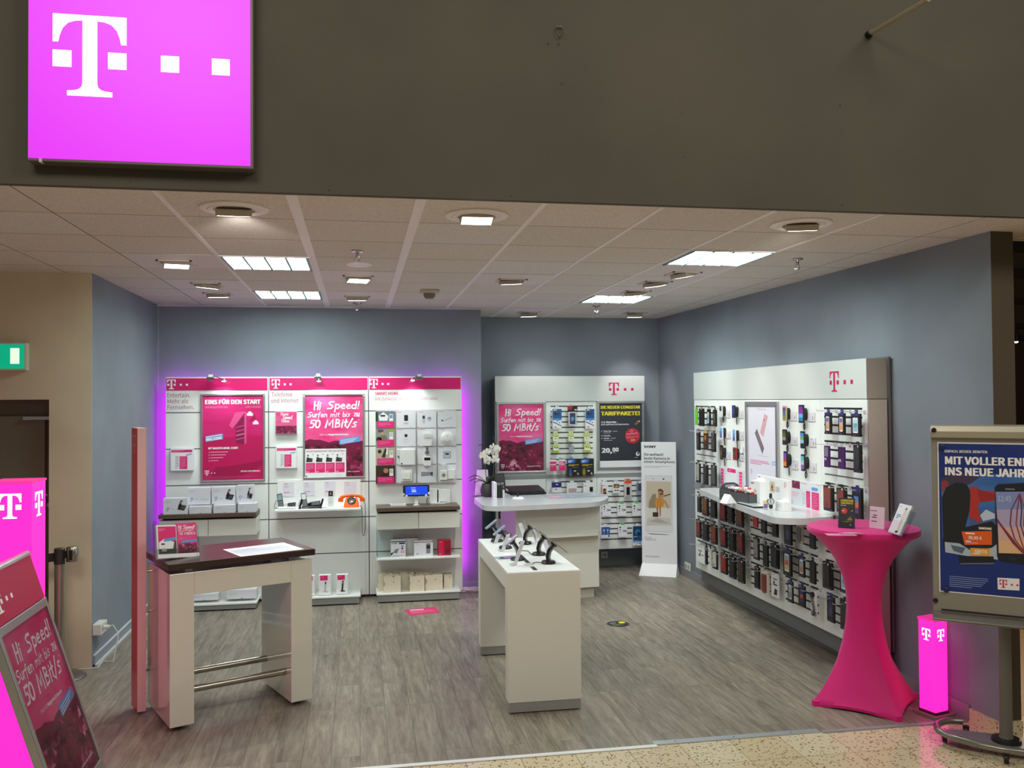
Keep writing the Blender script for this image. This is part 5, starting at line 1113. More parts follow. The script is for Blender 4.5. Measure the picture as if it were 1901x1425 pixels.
def a_phonepouch(b, w, h, q):
    b.rect(-.5*w, .74*h, .5*w, h, ink(28, 22, 24), q); b.poly([(-.5*w, .8*h), (-.1*w, .8*h), (.05*w, h), (-.5*w, h)], ink(170, 24, 44), q+E4); b.rect(.2*w, .78*h, .45*w, .83*h, WTX, q+E4)
    b.poly(rrect(-.42*w, 0, .4*w, .7*h, .012), ink(200, 196, 206), q); b.poly(rrect(-.28*w, .06*h, .28*w, .64*h, .006), ink(56, 58, 92), q+E4); b.poly([(-.1*w, .2*h), (.22*w, .3*h), (.1*w, .46*h), (-.2*w, .4*h)], ink(90, 150, 200), q+2*E4)
def a_lime(b, w, h, q, red=False, low=False):
    b.rect(-.46*w, .02*h, .46*w, .6*h, ink(236, 238, 220), q)
    if low: b.rect(-.46*w, .02*h, .46*w, .3*h, ink(170, 190, 40), q+E4); b.disc(-.2*w, .7*h, .1*w, BLACK if not red else ink(40, 40, 40), q+E4, 10); b.poly([(-.1*w, .52*h), (.35*w, .6*h), (.35*w, .72*h), (0, .6*h)], BLACK if not red else ink(190, 70, 80), q+E4)
    else: b.rect(-.3*w, .6*h, .4*w, .68*h, ink(150, 170, 40), q+E4); b.poly([(-.2*w, .3*h), (.1*w, .36*h), (-.1*w, .46*h)], DARKTX if not red else ink(170, 80, 80), q+E4); b.disc(.3*w, .36*h, .05*w, GREYTX, q+E4, 8)
def a_start(b, w, h, q, word='START', top=None):
    b.rect(-.48*w, .02*h, .48*w, .86*h, MAG, q); b.text(word, -.44*w, .52*h, .42*w, .64*h, WTX, q+E4, 1)
    if top: b.text(top, -.44*w, .68*h, .2*w, .8*h, WTX, q+E4, 1)
    b.lines(-.3*w, .36*h, .4*w, .44*h, 1, PINKL, q+E4, .6); b.poly([(-.2*w, .9*h), (.3*w, h), (.1*w, .86*h), (-.3*w, .86*h)], WTX, q)
def a_sim(b, w, h, q, k=0):
    b.poly([(-.48*w, .74*h), (0.0, .74*h), (.12*w, .82*h), (.12*w, .98*h), (-.48*w, .98*h)], ink(40, 110, 200), q); b.lines(-.4*w, .78*h, -.05*w, .92*h, 2, WTX, q+E4, .5); b.lines(-.38*w, .58*h, .4*w, .68*h, 2, YEL, q, .5); b.lines(-.1*w, .46*h, .4*w, .55*h, 3, GREYTX, q, .3)
    b.poly([(-.35*w, .1*h), (-.12*w, .1*h), (-.15*w, .36*h), (-.24*w, .5*h), (-.34*w, .36*h)], ink(46, 84, 160) if k == 0 else ink(150, 130, 60), q); b.rect(-.3*w, .02*h, -.16*w, .12*h, ink(160, 120, 40), q+E4); b.text('20', .0, .26*h, .18*w, .33*h, WTX, q, 1); b.disc(.34*w, .14*h, .08*w, WTX, q, 12); b.disc(.37*w, .155*h, .055*w, BLACKM, q+E4, 10)
none = lambda b, w, h, q: None
alpack(G, 145, 160, 290, 495, 'blue and white headset pack at the top left of the alcove slatwall', a_headset, PAPER, PAPER)
alpack(G, 390, 118, 552, 440, 'phone pouch pack with red and black header at the top middle of the alcove slatwall', a_phonepouch, CLEAR, None, d=.012)
alpack(G, 690, 160, 832, 492, 'blue and white headset pack at the top right of the alcove slatwall', a_headset, PAPER, PAPER)
for (l, tp, r, bt, lb, rd, lw) in ((148, 578, 243, 706, 'small lime and white earphone pack, upper left of the six below the headsets', False, False), (405, 575, 496, 706, 'small lime and white earphone pack, upper middle, below the phone pouch', False, False), (665, 572, 758, 702, 'small lime and white pack with red earphones, upper right below the headset', True, False), (152, 758, 246, 896, 'small lime pack with black earphones, lower left above the magenta card packs', False, True), (670, 752, 766, 890, 'small lime pack with red earphones, lower right above the black card packs', True, True)):
    alpack(G, l, tp, r, bt, lb, lambda b, w, h, q, rd=rd, lw=lw: a_lime(b, w, h, q, rd, lw), ink(204, 216, 130), ink(216, 224, 160))
alpack(G, 410, 768, 500, 895, 'empty clear blister pack between the two lower lime packs', lambda b, w, h, q: b.rect(-.46*w, .1*h, .46*w, .8*h, GREYLT, -.004), CLEAR, None, d=.02)
alpack(G, 97, 1008, 205, 1200, 'magenta card pack reading START, left of the pair', lambda b, w, h, q: a_start(b, w, h, q), PAPER, None, d=.01)
alpack(G, 245, 1003, 355, 1196, 'magenta card pack reading DATA START, right of the pair', lambda b, w, h, q: a_start(b, w, h, q, 'START', 'DATA'), PAPER, None, d=.01)
alpack(G, 380, 990, 598, 1280, 'large black card pack with blue corner, left of the pair on the grey rail', lambda b, w, h, q: a_sim(b, w, h, q, 0), BLACKM, None, d=.012)
alpack(G, 604, 988, 825, 1276, 'large black card pack with blue corner, right of the pair on the grey rail', lambda b, w, h, q: a_sim(b, w, h, q, 1), BLACKM, None, d=.012)
def a_navy(b, w, h, q): b.rect(-w/2, .66*h, w/2, h, ink(40, 46, 120), q); b.lines(-.1*w, .8*h, .4*w, .92*h, 1, WTX, q+E4, .5); b.lines(-.2*w, .5*h, .3*w, .58*h, 1, ink(40, 46, 120), q, .6); b.rect(-w/2, 0, w/2, .32*h, ink(120, 90, 92), q); b.disc(.1*w, .14*h, .15*w, BLACK, q+E4, 10)
def a_pinkpic(b, w, h, q): b.rect(-.36*w, .05*h, .45*w, .66*h, ink(206, 186, 190), q); b.lines(-.3*w, .1*h, .4*w, .6*h, 5, ink(170, 130, 140), q+E4, .35)
def a_charger(b, w, h, q): b.rect(.15*w, .4*h, .5*w, .72*h, BLACK, q); b.tube([(.35*w, .4*h, q), (.4*w, .2*h, q), (.45*w, .1*h, q)], .004, BLACK, 5); b.lines(-.4*w, .76*h, .0, .84*h, 1, DARKTX, q, .4)
alpack(Hh, 112, 112, 246, 330, 'navy and white blister pack, left in the alcove row just above the counter', a_navy, PAPER, PAPER)
alpack(Hh, 325, 125, 466, 330, 'white pack with a pinkish picture, middle of the row just above the counter', a_pinkpic, PAPER, PAPER)
alpack(Hh, 556, 120, 690, 330, 'white pack with a black charger, right of the row just above the counter', a_charger, PAPER, PAPER)
def a_redpic(b, w, h, q): b.rect(-w/2, 0, -.38*w, .84*h, ink(220, 70, 60), q); b.lines(-.3*w, .7*h, .4*w, .78*h, 1, ink(220, 70, 60), q, .5); b.rect(-.25*w, .06*h, .2*w, .5*h, ink(60, 40, 30), q); b.poly([(-.2*w, .2*h), (.1*w, .2*h), (.15*w, .48*h)], ink(220, 130, 50), q+E4); b.disc(.32*w, .16*h, .06*w, DARKTX, q, 8)
def a_brownpic(b, w, h, q): b.rect(-.42*w, .5*h, .42*w, .9*h, ink(110, 78, 44), q); b.poly([(-.3*w, .55*h), (.3*w, .6*h), (.0, .82*h)], ink(206, 170, 110), q+E4); b.rect(-.3*w, .2*h, -.1*w, .32*h, DARKTX, q); b.rect(0, .2*h, .36*w, .3*h, DARKTX, q)
def a_orange(b, w, h, q): b.rect(-w/2, .84*h, w/2, h, ink(232, 80, 50), q); b.lines(-.2*w, .72*h, .3*w, .8*h, 1, ink(232, 80, 50), q, .6); b.poly(rrect(-.24*w, .14*h, .24*w, .62*h, .006), BLACK, q); b.rect(-.4*w, .04*h, .4*w, .1*h, GREYTX, q)
alpack(Hh, 812, 112, 905, 292, 'white pack with red edge, first in the row right of the counter', a_redpic, PAPER, PAPER)
alpack(Hh, 976, 122, 1068, 266, 'small white pack with a brown picture, second in the row right of the counter', a_brownpic, PAPER, PAPER)
alpack(Hh, 1138, 92, 1236, 325, 'orange topped pack with a black phone, third in the row right of the counter', a_orange, mat('pack_warm_grey', (214, 206, 202), .4), ink(232, 80, 50))
alpack(Hh, 1312, 122, 1420, 282, 'grey blue pack half hidden by the cardboard display', lambda b, w, h, q: b.rect(-.4*w, .3*h, .4*w, .95*h, ink(76, 86, 108), q), ink(150, 156, 170), PAPER)
def a_green(b, w, h, q):
    for k, s in enumerate((.1, .08, .05)): b.disc(-.3*w, (.8-.2*k)*h, s*w, DARKTX, q, 10)
    b.lines(.1*w, .82*h, .45*w, .88*h, 1, GREYTX, q, .4); b.disc(.12*w, .5*h, .14*w, GREYTX, q, 14); b.disc(.12*w, .5*h, .08*w, GREYLT, q+E4, 12); b.rect(.25*w, .44*h, .42*w, .54*h, DARKTX, q); b.lines(-.3*w, .12*h, .1*w, .18*h, 1, GREYLT, q, .4)
for (l, tp, r, bt, lb) in ((828, 420, 945, 592, 'white and green pack, left one of three in the middle row right of the counter'), (1040, 415, 1160, 590, 'white and green pack, middle one of three in the row right of the counter'), (1250, 410, 1375, 590, 'white and green pack beside the cardboard display in the middle row'), (1052, 712, 1172, 888, 'white and green pack in the lowest row, between two blue packs')):
    alpack(Hh, l, tp, r, bt, lb, a_green, PAPER, GREENP)
    Y = AY-.099; a = ony(*Hh(l, bt), Y); c = ony(*Hh(r, tp), Y); o = bpy.data.objects[-1] if False else None
def a_ear(b, w, h, q): b.rect(-w/2, .28*h, w/2, .94*h, ink(44, 92, 160), q); b.disc(-.2*w, .68*h, .1*w, PAPER, q+E4, 10); b.rect(-.22*w, .4*h, -.18*w, .66*h, PAPER, q+E4); b.disc(.25*w, .68*h, .1*w, PAPER, q+E4, 10); b.rect(.23*w, .36*h, .27*w, .66*h, PAPER, q+E4); b.rect(.3*w, .1*h, .46*w, .24*h, DARKTX, q)
alpack(Hh, 812, 732, 928, 902, 'blue and white earphone pack, left in the lowest row right of the counter', a_ear, PAPER, PAPER)
alpack(Hh, 1257, 728, 1385, 1008, 'tall dark blue headset pack in the lowest row beside the cardboard display', lambda b, w, h, q: (b.rect(-w/2, .3*h, w/2, h, ink(24, 64, 104), q), b.disc(0, .7*h, .3*w, ink(50, 120, 170), q+E4, 14), b.disc(.1*w, .62*h, .14*w, BLACK, q+2*E4, 10), a_headset(b, w, .5*h, q+E4)), PAPER, PAPER)
for (py0, py1, lb) in ((929, 944, 'black pack in the alcove seen through the gap left of the counter body, upper'), (945, 963, 'black pack in the alcove seen through the gap left of the counter body, lower')):
    Y = AY-.1; a = ony(926, py1, Y); c = ony(938, py0, Y); hangpack(F_back((a.x+c.x)/2, Y, a.z), c.x-a.x, c.z-a.z, .03, lb, lambda b, w, h, q: b.rect(-.2*w, .2*h, .3*w, .5*h, GREYTX, q), BLACKM, None, 'hanging packs in the alcove')

# ------------------------------------------------------------------ counter with laptop
def round_poly(P, r, n=5):
    out = []
    for i, p in enumerate(P):
        a = Vector(P[i-1]); c = Vector(P[(i+1) % len(P)]); p = Vector(p); u = (a-p).normalized(); v = (c-p).normalized(); rr = min(r, (a-p).length*.45, (c-p).length*.45)
        p0, p1 = p+u*rr, p+v*rr
        for k in range(n+1): s = k/n; out.append(tuple(p0*(1-s)**2+p*2*s*(1-s)+p1*s*s))
    return out
CTZ = .96
cx0, cy0 = 1.80, 8.35
t = thing('service_counter', 'white standing counter with a grey rounded top in front of the alcove', 'counter', Matrix.Translation((cx0, cy0, 0)))
L = lambda pts: [(x-cx0, y-cy0) for x, y in pts]
b = MB(); b.prism(round_poly(L([(1.135, 7.93), (2.27, 8.07), (2.50, 8.55), (2.42, 8.98), (1.12, 8.82)]), .2), CTZ-.045, CTZ, GREYT); b.build('counter_top', t, bevel=.004)
b = MB(); b.prism(L([(1.455, 8.16), (2.31, 8.27), (2.245, 8.77), (1.39, 8.66)]), .655, CTZ-.046, CREAM); b.prism(L([(1.46, 8.22), (2.312, 8.33), (2.245, 8.77), (1.39, 8.66)]), .105, .62, CREAM); b.build('body', t, bevel=.003)
b = MB(); b.prism(round_poly(L([(1.455, 8.12), (2.315, 8.23), (2.29, 8.45), (1.43, 8.34)]), .07), .62, .655, CREAM); b.build('ledge', t, bevel=.004)
b = MB(); b.prism(L([(1.50, 8.26), (2.265, 8.36), (2.20, 8.72), (1.44, 8.62)]), 0, .105, mat('plinth_cream', (190, 186, 172), .4)); b.build('plinth', t)
K = lambda u, v: cr(u, v, 880, 800, 9.5)
CNT = lambda u, v: onz(*K(u, v), CTZ)
# laptop (closed, on a stand slope)
p = CNT(985, 1135); t = thing('laptop', 'closed black laptop lying on the grey counter top', 'laptop', F_up(p.x, p.y+.05, CTZ, .07)); f = p.y/FPX/9.5
wl = 660*f/2
b = MB(); b.prism(rrect(-wl, 0, wl, .25, .02), 0.004, .026, BLACK); b.build('base', t, bevel=.003)
b = MB(M=Matrix.Translation((0, 0, .028)) @ Matrix.Rotation(.12, 4, 'X')); b.prism(rrect(-wl*.99, 0.01, wl*.93, .27, .015), 0, .014, mat('laptop_lid', (30, 31, 34), .35)); b.text('lenovo', -.7*wl, .2, -.35*wl, .22, GREYTX, .0145) if False else b.lines(-.75*wl, .235, -.4*wl, .25, 1, mat('lid_mark', (56, 58, 62), .4), .0145, .5); b.build('lid', t, bevel=.003)
p = CNT(500, 1180); t = thing('office_phone', 'black cordless handset standing upright in a white cradle on the counter', 'telephone', F_back(p.x, p.y+.04, CTZ)); s = p.y/FPX/9.5
b = MB(); b.box((-.03, 0, -.07), (.03, .075, .0), mat('phone_white', (228, 230, 230), .25)); b.build('cradle', t, bevel=.004)
b = MB(M=Matrix.Translation((0, .04, -.02)) @ Matrix.Rotation(-.18, 4, 'X') @ Matrix.Rotation(.08, 4, 'Z')); b.prism(rrect(-.052*1.0, 0, .05, .2, .012), -.012, .012, BLACK); b.rect(-.035, .12, .036, .185, mat('handset_dark', (40, 42, 44), .3), .0126)
for i in range(2):
    for j in range(3): b.rect(-.03+.036*i, .02+.033*j, -.004+.036*i, .042+.033*j, GREYTX if j == 2 else mat('key_grey', (100, 102, 106), .4), .0128)
b.build('handset', t)
p = CNT(395, 1205); b = MB(M=F_back(p.x, p.y+.02, CTZ)); s = p.y/FPX/9.5; b.box((-40*s, 0, -.14), (14*s, .165, 0), PAPER); 
for k in range(7): b.rect(-18*s, .02+.02*k, -6*s, .028+.02*k, GREYTX, .0006)
solo(b, 'paper_holder', 'white upright leaflet holder with a row of small marks beside the orchid pot', 'leaflet holder', bevel=.002)
p = CNT(435, 1190); b = MB(M=F_back(p.x+.02, p.y+.06, CTZ)); b.box((-.03, 0, -.03), (.03, .12, 0), BLACKM); solo(b, 'dark_folder', 'small dark upright folder between the white holder and the cordless handset', 'folder', bevel=.002)
p = CNT(785, 1188); b = MB(M=F_up(p.x, p.y+.02, CTZ)); b.lathe([(.06, 0), (.05, .012), (.0, .014)], PAPER, 18); b.tube([(0, .02, .014), (0, .03, .05)], .009, BLACK, 8); solo(b, 'pen_holder', 'white oval pen holder at the counter front edge before the laptop', 'pen holder')
b = MB(); q0 = CNT(1380, 1180); q = [CNT(*w_) for w_ in ((1345, 1185), (1345, 1120), (1420, 1100))]
a = onz(1022, 924, CTZ); c = onz(1108, 917, CTZ); M = F_up((a.x+c.x)/2, a.y+.12, CTZ+.0015, .12); b.rect(-.3, -.14, .3, .16, mat('desk_pad_blue', (176, 184, 206), .25), 0); b.rect(-.28, -.12, -.14, .06, mat('pad_rose', (216, 176, 196), .3), .0004); b.rect(-.06, -.08, .27, .13, mat('desk_pad_grey', (190, 192, 206), .3), .0004); b.lines(.0, -.06, .25, .1, 4, GREYTX, .0008, .15)
solo(b, 'desk_pad', 'printed blue and pink desk pad lying on the counter right of the laptop', 'desk pad', M)
# orchid
p = CNT(255, 1165); t = thing('potted_orchid', 'white orchid in a dark round ribbed pot on the left end of the counter', 'potted plant', F_up(p.x, p.y+.06, CTZ)); s = p.y/FPX/9.5*1.08
POT = mat('pot_dark', (58, 56, 54), .55)
b = MB(); R = 118*s; b.lathe([(.55*R, 0), (.82*R, .12*R), (.99*R, .6*R), (1.0*R, .95*R), (.9*R, 1.45*R), (.72*R, 1.85*R), (.66*R, 1.85*R), (.7*R, 1.6*R)], POT, 28); b.build('pot', t, smooth=True)
b = MB(); b.lathe([(.68*R, 1.68*R), (0, 1.7*R)], mat('soil', (50, 40, 30), .9), 20); b.build('soil', t)
LEAF = mat('orchid_leaf', (44, 66, 40), .4)
rnd = random.Random(3)
b = MB()
for (a_, Ln, up_) in ((3.0, .19, .10), (2.6, .2, .06), (3.5, .15, .05), (.2, .14, .1), (5.4, .12, .08), (1.2, .12, .08)):
    V = []; n = 7
    for k in range(n):
        f = k/(n-1); r = f*Ln; z = 1.72*R+up_*math.sin(f*2.2)-.02*f*f; wd_ = .022*math.sin(math.pi*min(1, .12+f*.88))
        cxx, cyy = math.cos(a_), math.sin(a_); V += [(cxx*r-cyy*wd_, cyy*r+cxx*wd_, z+.004), (cxx*r, cyy*r, z-.003), (cxx*r+cyy*wd_, cyy*r-cxx*wd_, z+.004)]
    b.mesh(V, [f_ for k in range(n-1) for f_ in ((3*k, 3*k+1, 3*k+4, 3*k+3), (3*k+1, 3*k+2, 3*k+5, 3*k+4))], LEAF)
b.build('leaf', t, smooth=True)
PET = mat('orchid_petal', (240, 238, 228), .5); LIP = mat('orchid_lip', (232, 214, 120), .5)
def bloom(t, x, y, z, yaw, sc_):
    M = Matrix.Translation((x, y, z)) @ Matrix.Rotation(yaw, 4, 'Z') @ Matrix.Rotation(.2, 4, 'X') @ Matrix.Scale(sc_, 4)
    b = MB(M=M)
    for a_, Ln, wd_ in ((90, 1, .6), (215, 1, .55), (325, 1, .55), (10, 1.05, 1.0), (170, 1.05, 1.0)):
        ca, sa = math.cos(math.radians(a_)), math.sin(math.radians(a_)); V = [(0, 0, 0)]
        for f, wf in ((.3, .3), (.65, .5), (.9, .35)):
            for sg in (-1, 1): V.append((ca*f*Ln-sa*sg*wf*wd_*.9, -.12+.3*f*f-.05, sa*f*Ln+ca*sg*wf*wd_*.9))
        V.append((ca*Ln*1.05, .08, sa*Ln*1.05))
        b.mesh(V, [(0, 1, 2), (1, 3, 4, 2), (3, 5, 6, 4), (5, 7, 6)], PET)
    b.mesh([(0, -.3, -.25), (.14, -.2, -.1), (-.14, -.2, -.1), (0, -.1, .06)], [(0, 1, 2), (1, 3, 2)], LIP)
    b.build('bloom', t, smooth=True)
st1 = [(-.01, .0, 1.7*R), (-.02, 0, .30), (-.035, .0, .42), (-.04, 0, .52), (-.05, -.01, .53), (-.09, -.02, .52)]
st2 = [(.05, .02, 1.7*R), (.07, .02, .32), (.08, .02, .45), (.085, .01, .53), (.07, .0, .58), (.05, -.01, .60)]
b = MB(); b.tube(st1, .004, mat('orchid_stem', (56, 70, 40), .5), 6); b.tube(st2, .004, mat('orchid_stem', (56, 70, 40), .5), 6); b.build('stem', t, smooth=True)
for (u, v) in ((335, 275), (310, 330), (400, 300), (420, 315), (370, 380), (220, 370), (170, 400), (150, 440), (225, 480), (240, 505), (380, 450), (380, 515), (230, 555), (200, 380)):
    yy = p.y+.06; o = ony(*K(u, v), yy-.03); bloom(t, o.x-p.x, o.y-p.y-.06+rnd.uniform(-.03, .03), o.z-CTZ, rnd.uniform(-.6, .6), .040*rnd.uniform(.85, 1.1))
b = MB(); 
for a_ in range(18): 
    aa = a_*2*math.pi/18; b.tube([(math.cos(aa)*r_*R*1.003, math.sin(aa)*r_*R*1.003, z_*R) for r_, z_ in ((.82, .12), (.99, .6), (1.0, .95), (.9, 1.45), (.74, 1.8))], .0012, mat('pot_rib', (76, 74, 70), .6), 4)
b.build('rib', t)
p2 = CNT(190, 1165); b = MB(M=F_back(p2.x, p.y+.2, CTZ)); b.prism([(-.075, 0), (.08, 0), (.06, .26), (-.05, .26)], -.03, 0, PAPER); solo(b, 'white_wrapper', 'white sleeve standing behind the orchid pot', 'plant sleeve', bevel=.003)

# ------------------------------------------------------------------ white display table with demo phones
tx0, tx1, ty0, ty1, tz = .90, 1.362, 5.345, 6.70, .868
tc_ = ((tx0+tx1)/2, (ty0+ty1)/2)
t = thing('display_table', 'white gloss portal table with a light top carrying demo phones on stands', 'table', Matrix.Translation((*tc_, 0)))
hx, hy = (tx1-tx0)/2, (ty1-ty0)/2
b = MB(); b.box((-hx, -hy, tz-.012), (hx, hy, tz), PAPERB); b.build('table_top', t, bevel=.002)
b = MB(); b.box((-hx, -hy+.101, tz-.115), (hx, hy-.101, tz-.0125), CREAM); b.build('apron', t, bevel=.002)
for s in (-1, 1):
    y0, y1 = sorted((s*hy, s*(hy-.10)))
    b = MB(); b.box((-hx, y0, .068), (hx, y1, tz-.0125), CREAM); b.build('leg', t, bevel=.002)
    b = MB(); b.box((-hx+.004, y0+.004, .008), (hx-.004, y1-.004, .0675), mat('table_plinth', (150, 150, 146), .35)); b.build('plinth', t)
    b = MB(); b.box((-hx+.02, y0+.012, 0), (hx-.02, y1-.012, .008), BLACKM); b.build('foot', t)
C6 = lambda u, v: cr(u, v, 870, 940, 8.64)
TT = lambda u, v: onz(*C6(u, v), tz)
b = MB()
for (ua, va, ub, vb) in ((812, 772, 965, 905), (1005, 962, 1085, 1020)):
    a, c = TT(ua, va), TT(ub, vb); xm_ = (a.x+c.x)/2-tc_[0]; b.rect(xm_-.014, min(a.y, c.y)-tc_[1], xm_+.014, max(a.y, c.y)-tc_[1], BLACK, tz+.0006)
b.build('cable_slot', t)
SCRS = [(150, 180, 220), (130, 170, 214), (206, 190, 220), (96, 110, 130), (90, 100, 120), (80, 90, 110)]
def stand(u, v, side, pl, label, k):
    p = TT(u, v); w_ = 1 if side > 0 else -1
    t = thing('demo_phone_stand' if side < 0 else 'demo_tablet_stand', label, 'demo phone' if side < 0 else 'demo tablet', F_up(p.x, p.y, tz) @ Matrix.Scale(.75, 4), 'demo devices on the white table')
    b = MB(); b.lathe([(.062, 0), (.064, .012), (.055, .024), (.03, .028), (0, .029)], BLACK, 24); b.build('base', t, smooth=True)
    b = MB(); pts = [(-.0*w_, 0, .025), (-.008*w_, 0, .06), (.004*w_, 0, .105), (.032*w_, 0, .145), (.05*w_, 0, .158)]; b.tube(pts, [.02, .018, .018, .02, .016], BLACK, 10); b.build('neck', t, smooth=True)
    b = MB(); b.tube([(x+.0135*w_, -.013, z-.002) for x, y, z in pts[:4]], .009, mat('neck_silver', (150, 152, 156), .35, .6), 6); b.build('neck_cover', t, smooth=True)
    an = math.radians(38)*w_; Mp = Matrix.Translation((.055*w_, 0, .17)) @ Matrix.Rotation(an, 4, 'Y')
    lx, ly = (.072, .038) if side < 0 else (.105, .07)
    b = MB(M=Mp); b.tube([(0, 0, -.02), (0, 0, -.002)], [.03, .034], BLACK, 14); b.build('holder', t, smooth=True)
    b = MB(M=Mp @ Matrix.Translation((.02*w_ if side > 0 else 0, 0, 0))); b.prism(rrect(-lx, -ly, lx, ly, .012), 0, .011 if side < 0 else .009, mat('device_silver', (176, 180, 190), .3, .5) if side < 0 else mat('device_pale', (140, 140, 134), .35)); dv = b.build('device', t, bevel=.002)
    b = MB(M=Mp @ Matrix.Translation((.02*w_ if side > 0 else 0, 0, 0))); b.rect(-lx*.88, -ly*.9, lx*.88, ly*.9, ink(*SCRS[k], 12 and .2), .0118 if side < 0 else .0096); b.build('screen', dv)
stand(455, 560, -1, 0, 'demo phone on a black stand, left row, farthest from the entrance', 0)
stand(590, 670, -1, 0, 'demo phone on a black stand, left row, middle one', 1)
stand(785, 855, -1, 0, 'demo phone on a black stand, left row, nearest the table front', 2)
stand(910, 600, 1, 0, 'demo tablet on a black arm, right row, farthest from the entrance', 3)
stand(1128, 775, 1, 0, 'demo tablet on a black arm, right row, middle one', 4)
stand(1280, 910, 1, 0, 'demo tablet on a black arm, right row, nearest the table front', 5)
def pcard(u, v, hgt, lean, label, x_off=0):
    p = TT(u, v); b = MB(M=fr((p.x, p.y, tz), (.75, 1, 0), (-.3*lean, .22*lean, 1))); b.box((-.03, 0, -.002), (.03, hgt, .0), mat('card_pearl', (226, 222, 230), .3)); b.lines(-.022, .03, .022, hgt-.02, 6, GREYLT, .0006, .3)
    b.box((-.03, 0, -.03), (.03, .004, 0), CLEAR); solo(b, 'price_stand', label, 'price stand', group='price stands on the white table')
pcard(435, 590, .12, -1, 'pale price card on the white table, left row, farthest'); pcard(548, 715, .13, -1, 'pale price card on the white table, left row, middle'); pcard(740, 945, .17, -1, 'tall pale price card at the near left corner of the white table')
pcard(905, 505, .12, 1, 'lilac price card behind the farthest tablet on the white table'); pcard(1105, 575, .12, 1, 'pale price card between the far and middle tablets'); pcard(1275, 705, .12, 1, 'pale price card between the middle and near tablets')
p = TT(610, 820); b = MB(M=F_up(p.x, p.y, tz+.001, .3)); b.prism(rrect(-.08, -.055, .08, .055, .004), 0, .002, CLEAR); b.poly([(-.04, -.03), (.03, -.04), (.055, .03), (-.01, .04)], mat('violet_print', (168, 130, 190), .4), .0026); b.poly([(-.06, .0), (-.03, -.03), (-.02, .03)], DARKTX, .003); solo(b, 'leaflet', 'small glossy violet leaflet lying on the left of the white table', 'leaflet')
for k, (pp, lb) in enumerate((([(700, 600), (640, 590), (580, 570)], 'thin grey cable at the back of the white table'), ([(1010, 775), (950, 720), (880, 712), (800, 712)], 'thin grey cable from the middle tablet base'), ([(1175, 905), (1100, 900), (1050, 905), (1010, 935), (930, 935)], 'thin grey cable from the near tablet base to a pale disc'))):
    b = MB(); b.tube([TT(*q)+Vector((0, 0, .004)) for q in pp], .003, mat('cable_grey', (92, 92, 94), .5), 6)
    if k == 2: p = TT(960, 935); b.M = F_up(p.x, p.y, tz); b.lathe([(.035, 0), (.03, .005), (0, .006)], mat('disc_pale', (206, 204, 206), .4), 16)
    solo(b, 'device_cable', lb, 'cable', group='cables on the white table', smooth=True)

# ------------------------------------------------------------------ high table with magenta column
ht = math.atan2(5.787-5.415, -.30+1.094); O = Vector((-1.094, 5.415, 0)); Wt, Dt = .877, .554
Mh = F_up(O.x, O.y, 0, ht)
t = thing('high_table', 'cream portal high table with dark wood top and slim magenta column at left', 'table', Mh)
b = MB(); b.box((-.015, -.03, .95), (Wt+.01, Dt+.01, .99), WENGE); b.build('table_top', t, bevel=.002)
b = MB()
for (x, y) in ((.12, .06), (Wt-.12, .06), (.12, Dt-.06), (Wt-.12, Dt-.06)): b.box((x-.02, y-.02, .925), (x+.02, y+.02, .95), ALU)
b.build('spacer', t)
PLG = mat('cream_gloss', (218, 216, 203), .12, coat=1.0)
b = MB(); b.box((0, 0, .03), (.14, Dt, .925), PLG); b.build('leg', t, bevel=.003)
b = MB(); b.box((Wt-.14, 0, .03), (Wt, Dt, .925), PLG); b.build('leg', t, bevel=.003)
b = MB(); b.box((.14, 0, .79), (Wt-.14, Dt, .925), PLG); b.build('apron', t, bevel=.002)
for x in (.07, Wt-.07):
    for y in (.09, Dt-.09): b = MB(); b.tube([(x, y, 0), (x, y, .03)], .024, BLACKM, 12); b.build('foot', t)
for y, z in ((.10, .205), (Dt-.10, .205)): b = MB(); b.tube([(.14, y, z), (Wt-.14, y, z)], .021, STEEL, 16); b.build('foot_rail', t, smooth=True)
MAGC = mat('magenta_column', (196, 18, 74), .3)
b = MB(); b.box((-.088, .43, .02), (-.036, .59, 1.775), mat('column_edge_cream', (226, 190, 186), .3), {3: mat('magenta_column', (196, 18, 74), .3), 5: mat('magenta_column', (196, 18, 74), .3)}); b.box((-.0893, .432, .022), (-.088, .588, 1.773), MAGC); cm = b.build('column', t, bevel=.002)
b = MB(M=fr((-.0896, .51, 1.62), (0, -1, 0), (0, 0, 1))); b.logo(0, 0, .11, mat('logo_pale', (236, 130, 150), .3), .0002, 0); b.build('emblem', t)
for z in (.25, .62, .87): b = MB(); b.tube([(-.038, .5, z), (0.002, .5, z)], .008, STEEL, 8); b.build('column_pin', t)
